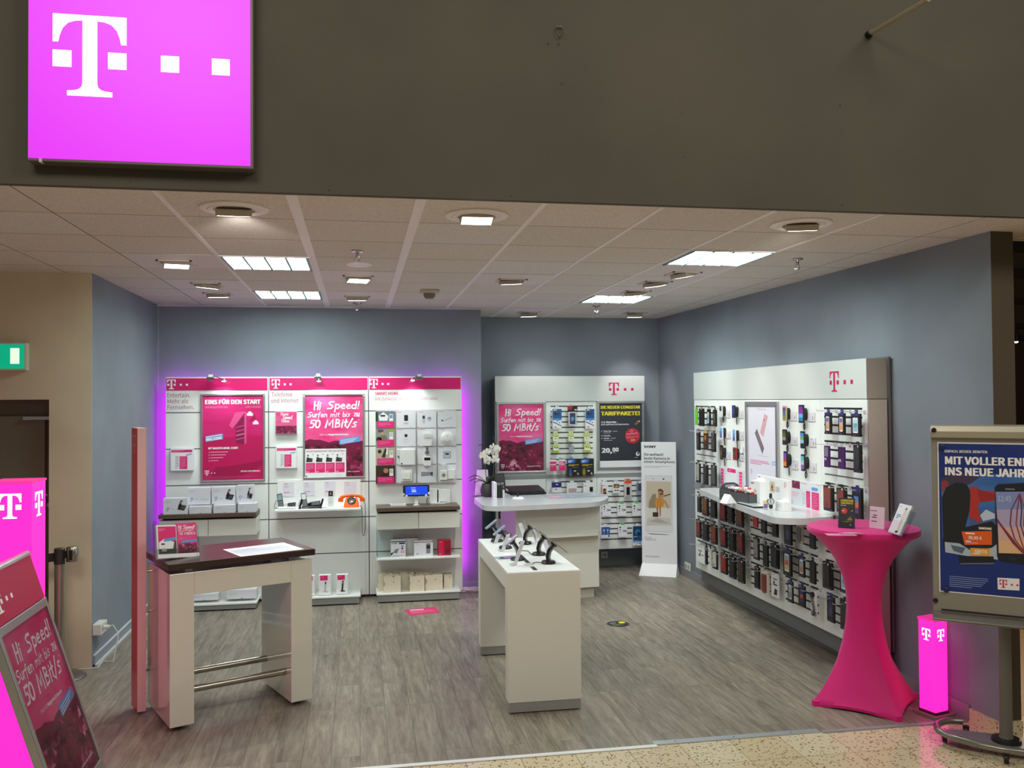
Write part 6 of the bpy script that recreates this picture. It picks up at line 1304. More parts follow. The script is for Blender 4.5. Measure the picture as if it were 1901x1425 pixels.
# brochure holder, price sheet
zt_ = .99
p = onz(292, 1042, zt_); q = onz(364, 1030, zt_)
Mb = fr((p.x, p.y, zt_+.012), (q.x-p.x, q.y-p.y, 0), (-.0, .32, 1)) ; wB = (q-p).length
t = thing('brochure_holder', 'clear brochure holder with two magenta leaflets on the dark high table top', 'brochure holder', Mb)
b = MB(); b.box((-.006, -.0, -.03), (wB+.006, .215, -.027), CLEAR); b.box((-.006, 0, .006), (wB+.006, .06, .008), CLEAR); b.box((-.006, 0, -.03), (-.003, .23, .008), CLEAR); b.box((wB+.003, 0, -.03), (wB+.006, .2, .008), CLEAR); b.build('acrylic', t)
hl = onpl(300, 972, Mb)[1]*1.0
w2 = wB/2
b = MB(); b.box((.002, .002, -.024), (w2-.002, .205, 0), PAPER); b.rect(.012, .03, w2-.006, .195, MAG, .0006); b.rect(.012, .03, w2-.006, .105, mat('lawn_dark', (70, 76, 56), .5), .001); b.poly([(.014, .06), (w2-.03, .06), (w2-.02, .1), (.05, .122), (.014, .1)], PAPER, .0014); b.rect(.028, .085, .05, .094, DARKTX, .0018); b.rect(.03, .045, .06, .065, GREYLT, .0018); b.poly([(.045, .104), (w2-.006, .112), (w2-.006, .13), (.048, .12)], BLUE, .002); b.lines(.016, .165, .06, .185, 3, PINKL, .001, .4); b.build('leaflet', t)
b = MB(M=Matrix.Translation((w2, 0, 0))); b.box((.002, .002, -.024), (w2-.002, .215, 0), MAGSKY); b.rect(.006, .03, w2-.006, .09, TOWNS, .0006); b.brush('Hi Speed!', .008, .178, .022, WTX, .001, w2-.022); b.brush('Surfen', .008, .163, .012, WTX, .001, w2-.03); b.brush('10 MBit/s', .014, .142, .016, WTX, .001, w2-.026); b.poly([(.028, .09), (w2-.006, .1), (w2-.006, .113), (.026, .104)], BLUE, .0014); b.lines(.02, .118, .05, .124, 1, PINKL, .001, .5); b.build('leaflet', t)
b = MB(); b.rect(0, .004, wB+.004, .028, PAPER, .0085); b.logo(wB-.01, .008, .012, GREYLT, .009, 0); b.build('holder_strip', t)
pts = [onz(*C_, zt_) for C_ in ((260+860/5.59, 960+335/5.59), (260+1045/5.59, 960+408/5.59), (260+1700/5.59, 960+330/5.59), (260+1490/5.59, 960+262/5.59))]
cx = sum(pts, Vector())/4; M = F_up(cx.x, cx.y, zt_+.0012, ht); Mi = M.inverted()
b = MB(); pl = [tuple((Mi @ p)[:2]) for p in pts]; b.prism(pl, -.001, 0, PAPER); s_ = [(x*.9, y*.8-.01) for x, y in pl]; b.poly(s_ if True else pl, mat('sheet_lilac', (214, 214, 230), .4), .0004); b.lines(-.2, -.06, .2, .06, 7, GREYLT, .0008, .2); b.lines(-.12, .055, .06, .068, 1, GREYTX, .0009, .4)
solo(b, 'price_sheet', 'large pale printed sheet lying on the dark high table top', 'paper sheet', M)
# ------------------------------------------------------------------ cardboard display
ua = Vector((3.090, 9.355, 0)); ub = Vector((3.433, 9.182, 0)); du = (ub-ua).normalized(); dn = Vector((du.y, -du.x, 0))
if dn.y > 0: dn = -dn
Ms = fr(tuple(ua), du, (0, 0, 1)); wS = (ub-ua).length
t = thing('cardboard_display', 'tall white cardboard display with a phone picture standing in the alcove corner', 'cardboard display', Ms)
S = lambda px, py: onpl(px, py, Ms)
zS = (S(1189, 820)[1]+S(1255, 821)[1])/2
b = MB(); b.box((0, .12, -.045), (wS, zS, 0), PAPER); b.build('column', t, bevel=.002)
b = MB(); n_ = .13
b.mesh([(0, .12, 0), (wS, .12, 0), (wS+.0, 0.002, n_), (-.02, 0.002, n_), (0, .12, -.045), (wS, .12, -.045), (wS+.02, .002, -.05), (0, .002, -.05)], [(3, 2, 1, 0), (2, 6, 5, 1), (0, 4, 7, 3), (5, 6, 7, 4), (2, 3, 7, 6), (0, 1, 5, 4)], PAPER); b.build('foot', t)
Sz = lambda u, v: S(1180+u/5.278, 810+v/5.278)
b = MB(); q = .0006
def tx(s, u0, v0, u1, v1, m_, bo=0): a = Sz(u0, v1); c = Sz(u1, v0); b.text(s, a[0], a[1], c[0], c[1], m_, q, bo)
tx('SONY', 80, 88, 200, 111, DARKTX, 1); tx('Die weltweit', 82, 162, 272, 188, DARKTX, .5); tx('beste Kamera in', 82, 200, 335, 226, DARKTX, .5); tx('einem Smartphone', 82, 236, 385, 264, DARKTX, .5)
a = Sz(84, 305); c = Sz(350, 288); b.lines(a[0], a[1], c[0], c[1], 2, GREYTX, q, .25)
def qd(u0, v0, u1, v1, m_, w_): a = Sz(u0, v1); c = Sz(u1, v0); b.rect(a[0], a[1], c[0], c[1], m_, w_)
def pg(pts, m_, w_): b.poly([Sz(*p) for p in pts], m_, w_)
qd(96, 385, 358, 930, GREYLT, q); qd(99, 389, 355, 926, mat('phone_print_white', (226, 226, 226), .4), q+E4)
qd(108, 442, 346, 868, ink(206, 192, 168), q+2*E4); qd(108, 700, 346, 868, ink(222, 216, 206), q+2.5*E4)
pg([(128, 700), (130, 640), (165, 565), (200, 560), (205, 700)], ink(150, 136, 110), q+3*E4)      # cape
pg([(195, 690), (192, 640), (205, 600), (270, 600), (285, 640), (270, 690)], ink(216, 146, 58), q+4*E4)   # tunic
for k in range(4): pg([(215, 615+18*k), (222, 615+18*k), (222, 625+18*k), (215, 625+18*k)], ink(150, 90, 36), q+5*E4); pg([(240, 615+18*k), (247, 615+18*k), (247, 625+18*k), (240, 625+18*k)], ink(150, 90, 36), q+5*E4)
pg([(222, 600), (220, 545), (240, 515), (270, 530), (272, 580), (255, 605)], ink(190, 140, 96), q+5*E4); pg([(218, 540), (222, 516), (250, 512), (275, 535), (272, 550), (240, 530)], ink(96, 56, 36), q+6*E4); pg([(236, 556), (272, 552), (272, 566), (238, 572)], ink(120, 40, 36), q+6*E4)
pg([(272, 590), (342, 568), (342, 558), (270, 580)], ink(70, 62, 54), q+6*E4); pg([(270, 610), (300, 630), (325, 690), (330, 700), (305, 700), (285, 650), (262, 630)], ink(200, 150, 110), q+5*E4)
pg([(205, 690), (222, 690), (216, 770), (208, 770)], ink(170, 100, 60), q+4*E4); pg([(232, 690), (248, 690), (246, 780), (236, 780)], ink(170, 100, 60), q+4*E4); qd(168, 742, 222, 785, ink(60, 40, 38), q+4.5*E4)
pg([(115, 800), (200, 785), (340, 800), (346, 868), (108, 868)], ink(206, 200, 190), q+4.2*E4); pg([(130, 830), (220, 800), (330, 850), (220, 845)], ink(178, 172, 162), q+4.6*E4)
b.disc(*Sz(172, 413), .006, GREYTX, q+2*E4, 8); qd(265, 410, 282, 422, DARKTX, q+2*E4); tx('SONY', 205, 410, 245, 421, GREYTX)
pg([(108, 946), (350, 960), (300, 964), (150, 958)], GREYTX, q)
tx('Das neue', 92, 980, 160, 992, GREYTX); tx('XPERIA Z5', 92, 1000, 200, 1016, GREYTX); a = Sz(95, 1188); c = Sz(375, 1168); b.lines(a[0], a[1], c[0], c[1], 1, GREYLT, q, .4)
b.build('print', t)
# ------------------------------------------------------------------ right wall unit
RX = 3.40; RY0, RY1 = 5.44, 8.555
YS = [8.555, 7.955, 7.322, 6.688, 6.055, 5.44]
SEC = ['farthest', 'second', 'third', 'fourth', 'nearest']
zbot, ztop, zfas = .21, 2.20, 1.924; rb0, rb1 = 1.022, 1.082
MR = F_right(RX, 0, 0)
t = thing('product_wall_unit', 'long white slatwall unit on the right blue wall with a magenta serif T on top', 'wall unit', F_right(RX, (RY0+RY1)/2, 0)); RU = t
ym = (RY0+RY1)/2
U = lambda y: ym-y
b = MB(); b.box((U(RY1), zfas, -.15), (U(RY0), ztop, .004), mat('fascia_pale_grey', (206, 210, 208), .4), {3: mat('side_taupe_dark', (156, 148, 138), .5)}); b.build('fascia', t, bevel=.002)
pl = onx(1550, 727, RX); pt = onx(1550, 689, RX); b = MB(); b.logo(U(pl.y), pl.z, pt.z-pl.z, MAGM, .0046); b.build('emblem', t)
for k in range(5):
    b = MB(); b.box((U(YS[k])+.0015, rb1, -.03), (U(YS[k+1])-.0015, zfas-.004, 0), WHITE); b.build('upper_panel', t)
    b = MB(); b.box((U(YS[k])+.0015, zbot, -.03), (U(YS[k+1])-.0015, rb0, 0), WHITE); b.build('lower_panel', t)
b = MB(); b.box((U(RY1), rb0+.001, -.03), (U(RY0), rb1-.001, .008), GREYD); b.build('rail', t)
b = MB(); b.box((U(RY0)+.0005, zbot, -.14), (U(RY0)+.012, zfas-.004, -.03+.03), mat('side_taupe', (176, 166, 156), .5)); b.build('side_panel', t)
b = MB(); b.box((U(RY1), zbot, -.165), (U(RY0)+.02, ztop+.01, -.15), mat('back_strip_dark', (96, 96, 94), .5)); b.build('back_frame', t)
b = MB(); b.box((U(RY1), .07, -.13), (U(RY0), zbot-.001, -.06), mat('base_shade_grey', (118, 120, 123), .6)); b.build('shaded_base_strip', t)  # added grey strip, its colour stands in for the shaded wall base below
ROWZ = [1.856, 1.615, 1.305, .985, .740, .495]
SL = mat('slot_black', (16, 17, 18), .5)
def slots(sec, row, n=4, pitch=.0605):
    b = MB(); y0, y1 = YS[sec]-.055, YS[sec+1]+.06
    for k in range(n): z = ROWZ[row]-pitch*k; b.rect(U(y0), z-.0075, U(y1), z+.0065, SL, .0008)
    b.build('slot', RU)
for s in (0, 4):
    for r in (0, 1, 2): slots(s, r, 4 if r < 2 else 3)
    b = MB(); b.rect(U(YS[s]-.055), 1.366, U(YS[s+1]+.06), 1.376, GROOVE, .0008); b.build('slot', RU)
for s in range(5):
    for r in (3, 4, 5): slots(s, r)
def rhook(y, z, L=.17):
    b = MB(); u = U(y); b.tube([(u, z, 0), (u, z, L), (u, z+.012, L+.012)], .0028, HOOKM, 5); b.box((u-.014, z-.014, 0), (u+.014, z+.012, .004), HOOKM); b.build('hook', RU)
CA = lambda u, v: cr(u, v, 1270, 730, 7.5)
CB = lambda u, v: cr(u, v, 1380, 730, 7.5)
CC = lambda u, v: cr(u, v, 1500, 730, 5.278)
CD = lambda u, v: cr(u, v, 1270, 880, 6.787)
CEe = lambda u, v: cr(u, v, 1380, 880, 6.194)
CF = lambda u, v: cr(u, v, 1440, 940, 5.9375)
def k_case(rgb, edge=None, btn=False, strip=True):
    def f(t, w, h, d):
        b = MB(); b.box((-w/2, 0, -d), (w/2, h, 0), BLACKM); pk = b.build('pack', t, bevel=.0015)
        b = MB(); b.prism(rrect(-.30*w, .12*h, .40*w, .92*h, .012), 0, .007, mat('case_%d_%d_%d' % rgb, rgb, .5)); b.disc(.04*w, .24*h, .13*w, mat('case_dark_%d_%d_%d' % rgb, tuple(int(v*.7) for v in rgb), .5), .0076, 14); b.build('phone_case', t, bevel=.002)
        b = MB()
        if strip: b.lines(-.46*w, .35*h, -.36*w, .85*h, 6, GREYTX, .0006, .4)
        b.rect(-.48*w, .02*h, .48*w, .09*h, ink(40, 40, 76), .0006)
        b.disc(.3*w, .95*h, .07*w, PAPER, .0078, 10); b.build('print', pk)
        b = MB(); b.prism(rrect(-.02, h-.002, .02, h+.022, .006), -.01, -.008, BLACKM); b.build('hang_tab', t)
    return f
def k_photo(scr, white=True, body=(22, 22, 26), top=(44, 46, 110)):
    def f(t, w, h, d):
        b = MB(); b.box((-w/2, 0, -d), (w/2, h, 0), ink(*body)); pk = b.build('pack', t, bevel=.0015)
        b = MB(); q = .0006
        if top: b.rect(-.48*w, .88*h, .48*w, .99*h, ink(*top), q)
        b.poly(rrect(-.28*w, .16*h, .3*w, .82*h, .008), PAPER if white else BLACK, q); n = len(scr)
        for k, c in enumerate(scr): b.rect(-.23*w, (.22+.54*k/n)*h, .25*w, (.22+.54*(k+1)/n)*h, ink(*c), q+E4)
        b.lines(-.3*w, .04*h, .3*w, .08*h, 1, GREYTX, q, .5); b.build('print', pk)
        b = MB(); b.prism(rrect(-.02, h-.002, .02, h+.024, .006), -.01, -.008, ink(*(top or body))); b.build('hang_tab', t)
    return f
def k_plain(rgb, mark=None, tab=True):
    def f(t, w, h, d):
        b = MB(); b.box((-w/2, 0, -d), (w/2, h, 0), ink(*rgb)); pk = b.build('pack', t, bevel=.003)
        if mark: b = MB(); b.lines(-.3*w, .1*h, .3*w, .2*h, 1, ink(*mark), .0006, .5); b.build('print', pk)
        if tab: b = MB(); b.prism(rrect(-.016, h-.002, .016, h+.03, .006), -.01, -.007, BLACKM); b.build('hang_tab', t)
    return f
def k_purple(win):
    def f(t, w, h, d):
        b = MB(); b.box((-w/2, 0, -d), (w/2, h, 0), ink(70, 28, 96)); pk = b.build('pack', t, bevel=.002)
        b = MB(); b.rect(-.36*w, .5*h, .4*w, .94*h, ink(*win), .0006); b.text('hama', -.4*w, .38*h, .1*w, .44*h, WTX, .0006, 1) if False else b.rect(-.4*w, .38*h, .05*w, .42*h, WTX, .0006); b.rect(-.4*w, .33*h, .1*w, .35*h, WTX, .0006); b.build('print', pk)
        b = MB(); b.prism(rrect(-.016, h-.002, .016, h+.026, .006), -.01, -.007, CLEAR); b.build('hang_tab', t)
    return f
def k_boxcase(rgb, body=(226, 218, 208)):
    def f(t, w, h, d):
        b = MB(); b.box((-w/2, 0, -d), (w/2, h, 0), ink(*body)); pk = b.build('pack', t, bevel=.002)
        b = MB(); b.prism(rrect(-.34*w, .08*h, .34*w, .84*h, .01), 0, .005, mat('case_%d_%d_%d' % rgb, rgb, .5)); b.rect(-.2*w, .02*h, .1*w, .06*h, DARKTX, .0006); b.build('phone_case', t, bevel=.002)
        b = MB(); b.prism(rrect(-.016, h-.002, .016, h+.022, .006), -.01, -.007, CLEAR); b.build('hang_tab', t)
    return f
def k_white(kind):
    def f(t, w, h, d):
        b = MB(); b.box((-w/2, 0, -d), (w/2, h, 0), PAPER); pk = b.build('pack', t, bevel=.001)
        b = MB(); q = .0006
        if kind == 'logo': b.lines(-.3*w, .3*h, .3*w, .8*h, 2, DARKTX, q, .2, 2); b.poly([(-.2*w, .35*h), (0, .35*h), (.05*w, .62*h), (-.1*w, .6*h)], GREYTX, q); b.rect(.1*w, .44*h, .4*w, .48*h, DARKTX, q)
        if kind == 'tool': b.rect(-.2*w, .74*h, .3*w, .8*h, GREYTX, q); b.disc(-.1*w, .62*h, .1*w, BLACK, q, 10); b.rect(-.2*w, .5*h, .3*w, .56*h, BLACK, q); b.poly([(-.15*w, .1*h), (.25*w, .1*h), (.3*w, .34*h), (0, .38*h)], DARKTX, q)
        if kind == 'headset': b.tube([(0, .05*h, .01), (.02, .3*h, .012), (.0, .6*h, .012), (-.01, .8*h, .012)], .009, mat('headset_grey', (120, 120, 120), .4), 8); b.lathe([(.02, -.0), (.02, .02)], BLACK, 12, c=(-.005, .84*h)); b.rect(-.04, .02*h, .04, .2*h, GREYTX, q)
        b.build('print', pk)
        b = MB(); b.prism(rrect(-.016, h-.002, .016, h+.022, .006), -.004, -.002, CLEAR); b.build('hang_tab', t)
    return f
def rpack(C, l, tp, r, bt, sec, row, colw, desc, kf, d=.04, off=.075, label=None):
    xf = RX-off; pm = (tp+bt)/2
    d = d*.42 if d > .01 else d
    yf = onx(*C(l, pm), xf).y; yn = onx(*C(r, pm), xf+d).y; w = max(yf-yn, .035); yc = (yf+yn)/2
    um = l+(r-l)*.4
    z1 = onx(*C(um, tp), xf).z; z0 = onx(*C(um, bt), xf).z; h = z1-z0
    if not label:
        rw = ('top upper', 'middle upper', 'bottom upper', 'top lower', 'middle lower', 'bottom lower')[row]
        label = '%s, %s in %s row, %s right wall section' % (desc, colw, rw, SEC[sec])
    t = thing('phone_case_pack', label, 'phone case pack', F_right(xf, yc, z0), 'hanging packs on the right wall')
    kf(t, w, h, d); rhook(yc, min(z1+.012, ROWZ[row]+.0), .15)
BR_ = (118, 70, 44); RD = (150, 44, 40); RB = (128, 58, 46); BK = (34, 34, 36); GR = (70, 70, 70); DG = (52, 50, 48)
SKY = [(150, 180, 210), (120, 160, 200), (180, 200, 220)]; SUN = [(230, 150, 90), (220, 170, 140), (120, 110, 170)]; TEAL = [(150, 190, 200), (110, 170, 190), (190, 220, 230)]
rpack(CA, 150, 210, 197, 438, 0, 0, 'far left', 'flat green pack', k_plain((104, 186, 56), None, True), d=.03, off=.14)
rpack(CA, 205, 210, 286, 455, 0, 0, 'second', 'large black case pack', k_case(BK), d=.05, off=.10)
rpack(CA, 317, 220, 376, 452, 0, 0, 'third', 'black pack with pale blue phone', k_photo(SKY, True, top=None))
rpack(CA, 398, 228, 462, 460, 0, 0, 'last', 'black pack with brownish phone', k_photo([(90, 76, 66), (110, 96, 84)], False, top=None))
rpack(CA, 170, 520, 233, 788, 0, 1, 'left', 'black pack with lilac header', k_photo([(70, 62, 60), (84, 74, 70)], False, top=(150, 130, 160)))
rpack(CA, 270, 525, 341, 768, 0, 1, 'middle', 'brown pack with yellow header', k_photo([(90, 60, 44), (190, 110, 50)], False, body=(64, 46, 38), top=(214, 180, 70)))
rpack(CA, 378, 550, 450, 815, 0, 1, 'right', 'black pack with grey case', k_case(GR))
rpack(CA, 160, 965, 236, 1240, 0, 2, 'left', 'black pack with pale case', k_case((176, 172, 164), strip=False))
rpack(CA, 266, 985, 343, 1270, 0, 2, 'middle', 'black pack with dark grey case', k_case(DG))
rpack(CA, 372, 1000, 460, 1292, 0, 2, 'right', 'black pack with mottled grey case', k_case((84, 82, 78)))
for (l, tp, r, bt, row, cw, desc, kf) in (
  (165, 275, 224, 480, 3, 'left', 'black pack with dark grey case', k_case(DG)), (225, 285, 316, 520, 3, 'middle', 'black pack with brown case', k_case(BR_)), (330, 305, 421, 552, 3, 'right', 'black pack with black case', k_case(BK)),
  (148, 575, 224, 800, 4, 'left', 'black pack with reddish brown case', k_case(RB)), (228, 595, 319, 835, 4, 'middle', 'black pack with black case', k_case(BK)), (335, 635, 427, 877, 4, 'right', 'black pack with reddish brown case', k_case(RB)),
  (272, 905, 294, 1140, 5, 'second', 'very narrow black pack', k_plain((24, 24, 26))), (314, 945, 352, 1160, 5, 'third', 'narrow white pack', k_plain((214, 212, 208))), (356, 962, 432, 1192, 5, 'last', 'black pack with pale case', k_case((196, 190, 178), strip=False))):
    rpack(CD, l, tp, r, bt, 0, row, cw, desc, kf)
rpack(CD, 162, 890, 262, 1110, 0, 5, 'first', 'white card pack', k_white('logo'), d=.008, off=.04)
for (l, tp, r, bt, row, cw, desc, kf) in (
  (448, 365, 546, 590, 3, 'left', 'black pack with red case', k_case(RD)), (549, 392, 641, 622, 3, 'middle', 'black pack with black case', k_case(BK)), (651, 415, 759, 662, 3, 'right', 'black pack with brown case', k_case(BR_)),
  (455, 668, 551, 920, 4, 'left', 'black pack with red case', k_case(RD)), (558, 695, 659, 966, 4, 'middle', 'black pack with black case', k_case(BK)), (662, 728, 769, 1010, 4, 'right', 'black pack with dark red case', k_case((128, 44, 38))),
  (460, 998, 556, 1252, 5, 'left', 'black pack with red case', k_case(RD)), (565, 1035, 666, 1308, 5, 'middle', 'black pack with black case', k_case(BK)), (672, 1078, 776, 1362, 5, 'right', 'black pack with dark brown case', k_case((66, 46, 40)))):
    rpack(CD, l, tp, r, bt, 1, row, cw, desc, kf)
for (l, tp, r, bt, row, cw, desc, kf, d) in (
  (106, 440, 176, 608, 3, 'left', 'red phone case pack', k_plain((190, 60, 60)), .035), (200, 468, 276, 680, 3, 'middle', 'plain black pouch', k_plain((24, 24, 25)), .04), (330, 498, 409, 720, 3, 'right', 'black pack with dark grey case', k_case(DG), .03),
  (114, 730, 190, 980, 4, 'left', 'black pack with silver grey case', k_case((150, 148, 146)), .03), (222, 812, 298, 1060, 4, 'middle', 'plain black pouch', k_plain((24, 24, 25)), .04), (310, 806, 421, 1075, 4, 'right', 'large black case pack', k_case((38, 38, 48)), .045),
  (124, 1065, 201, 1312, 5, 'left', 'black pack with black case', k_case(BK), .03), (198, 1105, 306, 1375, 5, 'middle', 'white box with dark red case', k_boxcase((132, 50, 48)), .045)):
    rpack(CEe, l, tp, r, bt, 2, row, cw, desc, kf, d)
rpack(CEe, 318, 1140, 418, 1410, 2, 5, 'right', 'white card pack with black accessories', k_white('tool'), .008, .05)
for (l, tp, r, bt, row, cw, desc, kf, d) in (
  (91, 152, 189, 420, 3, 'left', 'black pack with blue phone', k_photo([(56, 80, 130), (70, 96, 150), (50, 70, 110)], False), .04), (225, 192, 311, 400, 3, 'middle', 'cream pack with grey case', k_boxcase((104, 108, 108), (206, 196, 176)), .03), (370, 218, 446, 465, 3, 'right', 'black and navy pack', k_photo([(40, 44, 96), (46, 50, 110)], False, top=None), .03),
  (80, 470, 189, 760, 4, 'left', 'black pack with colourful phone', k_photo([(210, 190, 90), (200, 110, 70), (150, 180, 190)], True), .045), (250, 545, 331, 775, 4, 'middle', 'black pack with pale phone', k_photo([(170, 130, 80), (150, 160, 190)], True), .03), (372, 605, 453, 850, 4, 'right', 'plain black pouch', k_plain((24, 24, 25)), .045),
  (130, 820, 201, 1055, 5, 'left', 'black pack with silver phone', k_photo([(140, 150, 160), (170, 180, 190)], True), .025), (250, 872, 336, 1096, 5, 'middle', 'black pack with red glow', k_photo([(60, 50, 110), (190, 90, 60), (40, 60, 120)], False), .03)):
    rpack(CF, l, tp, r, bt, 3, row, cw, desc, kf, d)
rpack(CF, 388, 925, 462, 1208, 3, 5, 'right', 'white headset blister', k_white('headset'), .02, .06)
for (l, tp, r, bt, row, cw, desc, kf, d) in (
  (515, 615, 641, 906, 4, 'left', 'large black case pack', k_case((44, 42, 46)), .055), (705, 695, 802, 950, 4, 'middle', 'black pack with teal phone', k_photo(TEAL, True), .03), (565, 990, 660, 1270, 5, 'left', 'navy pack with violet phone', k_photo([(60, 60, 120), (90, 60, 110), (40, 50, 110)], False), .03), (710, 1030, 832, 1362, 5, 'middle', 'large dark case pack', k_case((48, 44, 44)), .05)):
    rpack(CF, l, tp, r, bt, 4, row, cw, desc, kf, d)
rpack(CC, 163, 187, 240, 398, 4, 0, 'left', 'navy topped pack with sunset phone', k_photo(SUN, True)); rpack(CC, 296, 192, 373, 408, 4, 0, 'middle', 'navy topped pack with sunset phone', k_photo(SUN, True)); rpack(CC, 421, 197, 528, 424, 4, 0, 'right', 'navy topped pack with pale teal phone', k_photo(TEAL, True))
rpack(CC, 156, 513, 222, 722, 4, 1, 'left', 'purple pack with grey window', k_purple((130, 126, 136))); rpack(CC, 292, 524, 371, 740, 4, 1, 'middle', 'purple pack with dark window', k_purple((54, 24, 66))); rpack(CC, 443, 504, 536, 776, 4, 1, 'right', 'black case pack with navy top', k_case((50, 50, 54)))
rpack(CC, 150, 900, 261, 1150, 4, 2, 'left', 'black pack with red brown case', k_case((132, 62, 54)), d=.05); rpack(CC, 279, 922, 389, 1166, 4, 2, 'middle', 'black pack with red brown case', k_case((132, 62, 54)), d=.05); rpack(CC, 430, 935, 546, 1240, 4, 2, 'right', 'black pack with blue and orange phone', k_photo([(110, 60, 120), (220, 120, 60), (90, 140, 210)], False), d=.05)
# demo phones with price cards
def demo(C, l, tp, r, bt, sec, pos, desc, scr, body=(26, 26, 28), loop=True):
    off = .045; xf = RX-off; d = .012; pm = (tp+bt)/2
    yf = onx(*C(l, pm), xf).y; yn = onx(*C(r, pm), xf+d).y; w = max(yf-yn, .05); yc = (yf+yn)/2; um = l+(r-l)*.4
    z1 = onx(*C(um, tp), xf).z; z0 = onx(*C(um, bt), xf).z; h = z1-z0
    t = thing('demo_phone', '%s, %s of six, %s right wall section' % (desc, pos, SEC[sec]), 'demo phone', F_right(xf, yc, z0), 'demo phones on the right wall')
    b = MB(); b.prism(rrect(-w/2, 0, w/2, h, .01), -d, 0, ink(*body)); bo = b.build('body', t, bevel=.002)
    b = MB(); n = len(scr)
    for k, c in enumerate(scr): b.rect(-.42*w, (.1+.8*k/n)*h, .42*w, (.1+.8*(k+1)/n)*h, mat('screen_%d_%d_%d' % c, c, .15, emit=.08), .0006)
    b.build('screen', bo)
    b = MB(); b.M = Matrix.Translation((.0, .48*h, 0)); b.prism([(x*.9, y*1.7) for x, y in rrect(-.028, -.028, .028, .028, .027)], -off+.001, -d-.001, BLACK); b.build('holder', t)
    b = MB(); b.tube([(0, .15*h, -.025), (.012, -.012, -.025), (.016, -.04, -.025), (.002, -.055, -.025), (-.008, -.035, -.025), (0, -.005, -.025)] if loop else [(0, .15*h, -.03), (.006, -.02, -.03), (.0, -.06, -.035)], .0042, BLACK, 6); b.build('cord', t, smooth=True)
def rcard(C, l, tp, r, bt, label, blue=False):
    p0 = onx(*C(l, bt), RX-.002); y1 = onx(*C(r, (tp+bt)/2), RX-.002).y; yf = onx(*C(l, (tp+bt)/2), RX-.002).y; z1 = onx(*C((l+r)/2, tp), RX-.002).z; z0 = onx(*C((l+r)/2, bt), RX-.002).z; w = yf-y1; h = z1-z0
    b = MB(M=F_right(RX-.001, yf, z0)); b.box((0, 0, 0), (w, h, .004), mat('card_frost', (226, 224, 230), .4)); b.rect(0, 0, .01*w, h, GREYLT, .0046); b.rect(.97*w, 0, w, h, GREYTX, .0046); b.rect(0, 0, w, .02*h, GREYTX, .0046)
    b.lines(.15*w, .1*h, .35*w, .7*h, 6, GREYLT, .0046, .3); b.rect(.6*w, .15*h, .68*w, .6*h, GREYTX, .0046); b.rect(.78*w, .2*h, .84*w, .55*h, PINKL, .0046)
    if blue: b.rect(.2*w, .78*h, .55*w, .84*h, BLUE, .0046)
    solo(b, 'price_card', label, 'price card', group='price cards on the right wall')
VIO = (110, 60, 150); BLU = (50, 110, 180); NAV = (50, 56, 130); LBL = (96, 160, 226); BRN = (70, 52, 46)
demo(CA, 490, 162, 540, 325, 1, 'top left', 'white demo phone with dark half', [(210, 210, 210), (40, 38, 38)], (214, 214, 212))
demo(CA, 665, 165, 718, 342, 1, 'top right', 'demo phone with navy screen', [NAV, (60, 66, 140), NAV], (30, 30, 40), False)
demo(CA, 497, 458, 546, 635, 1, 'middle left', 'white demo phone with blue screen', [(110, 80, 140), BLU, LBL], (226, 228, 230), False)
demo(CA, 676, 488, 724, 680, 1, 'middle right', 'white demo phone with blue screen', [(60, 70, 140), (70, 130, 200), LBL], (226, 228, 230), False)
demo(CA, 498, 722, 548, 920, 1, 'bottom left', 'demo phone with dark brown screen', [BRN, (90, 70, 64), BRN], (26, 24, 24), False)
demo(CA, 678, 752, 736, 930, 1, 'bottom right', 'demo phone with red edge', [(120, 50, 40), (90, 60, 50), (60, 44, 40)], (170, 40, 36), False)
demo(CB, 545, 174, 610, 385, 3, 'top left', 'gold demo phone with violet screen', [(110, 140, 90), (60, 120, 130), VIO], (190, 160, 110))
demo(CB, 768, 158, 852, 410, 3, 'top right', 'black demo phone with violet and blue screen', [(50, 130, 180), (90, 180, 210), (150, 50, 170), VIO])
demo(CB, 541, 500, 613, 715, 3, 'middle left', 'black demo phone with olive screen', [(60, 60, 60), (150, 150, 140), (100, 100, 60), (80, 84, 50)])
demo(CB, 792, 525, 863, 766, 3, 'middle right', 'black demo phone with green and blue screen', [(40, 56, 70), (150, 190, 210), (110, 170, 90), (80, 140, 220)])
demo(CB, 558, 806, 622, 1036, 3, 'bottom left', 'black demo phone with orange and violet screen', [(220, 140, 80), (180, 80, 90), (110, 90, 190)], loop=False)
demo(CB, 802, 848, 866, 1080, 3, 'bottom right', 'black demo phone with teal screen', [(150, 90, 170), (170, 200, 210), (90, 190, 210)])
for (C, l, tp, r, bt, lb, bl) in ((CA, 585, 238, 641, 342, 'price card right of the white demo phone with dark half', 0), (CA, 757, 240, 826, 347, 'price card right of the demo phone with navy screen', 0), (CA, 585, 522, 646, 628, 'price card right of the middle left blue screen phone', 0), (CA, 768, 527, 831, 647, 'price card right of the middle right blue screen phone', 1), (CA, 588, 808, 651, 914, 'price card right of the dark brown screen phone', 1), (CA, 771, 832, 836, 940, 'price card right of the red edged demo phone', 1),
    (CB, 660, 262, 746, 380, 'price card right of the gold demo phone', 0), (CB, 912, 268, 1002, 392, 'price card at the far right of the top phone row', 0), (CB, 668, 602, 754, 716, 'price card right of the olive screen phone', 0), (CB, 918, 617, 1012, 746, 'price card right of the green and blue screen phone', 1), (CB, 680, 927, 763, 1056, 'price card right of the orange and violet screen phone', 1), (CB, 926, 967, 1021, 1096, 'price card right of the teal screen phone', 0)):
    rcard(C, l, tp, r, bt, lb, bl)
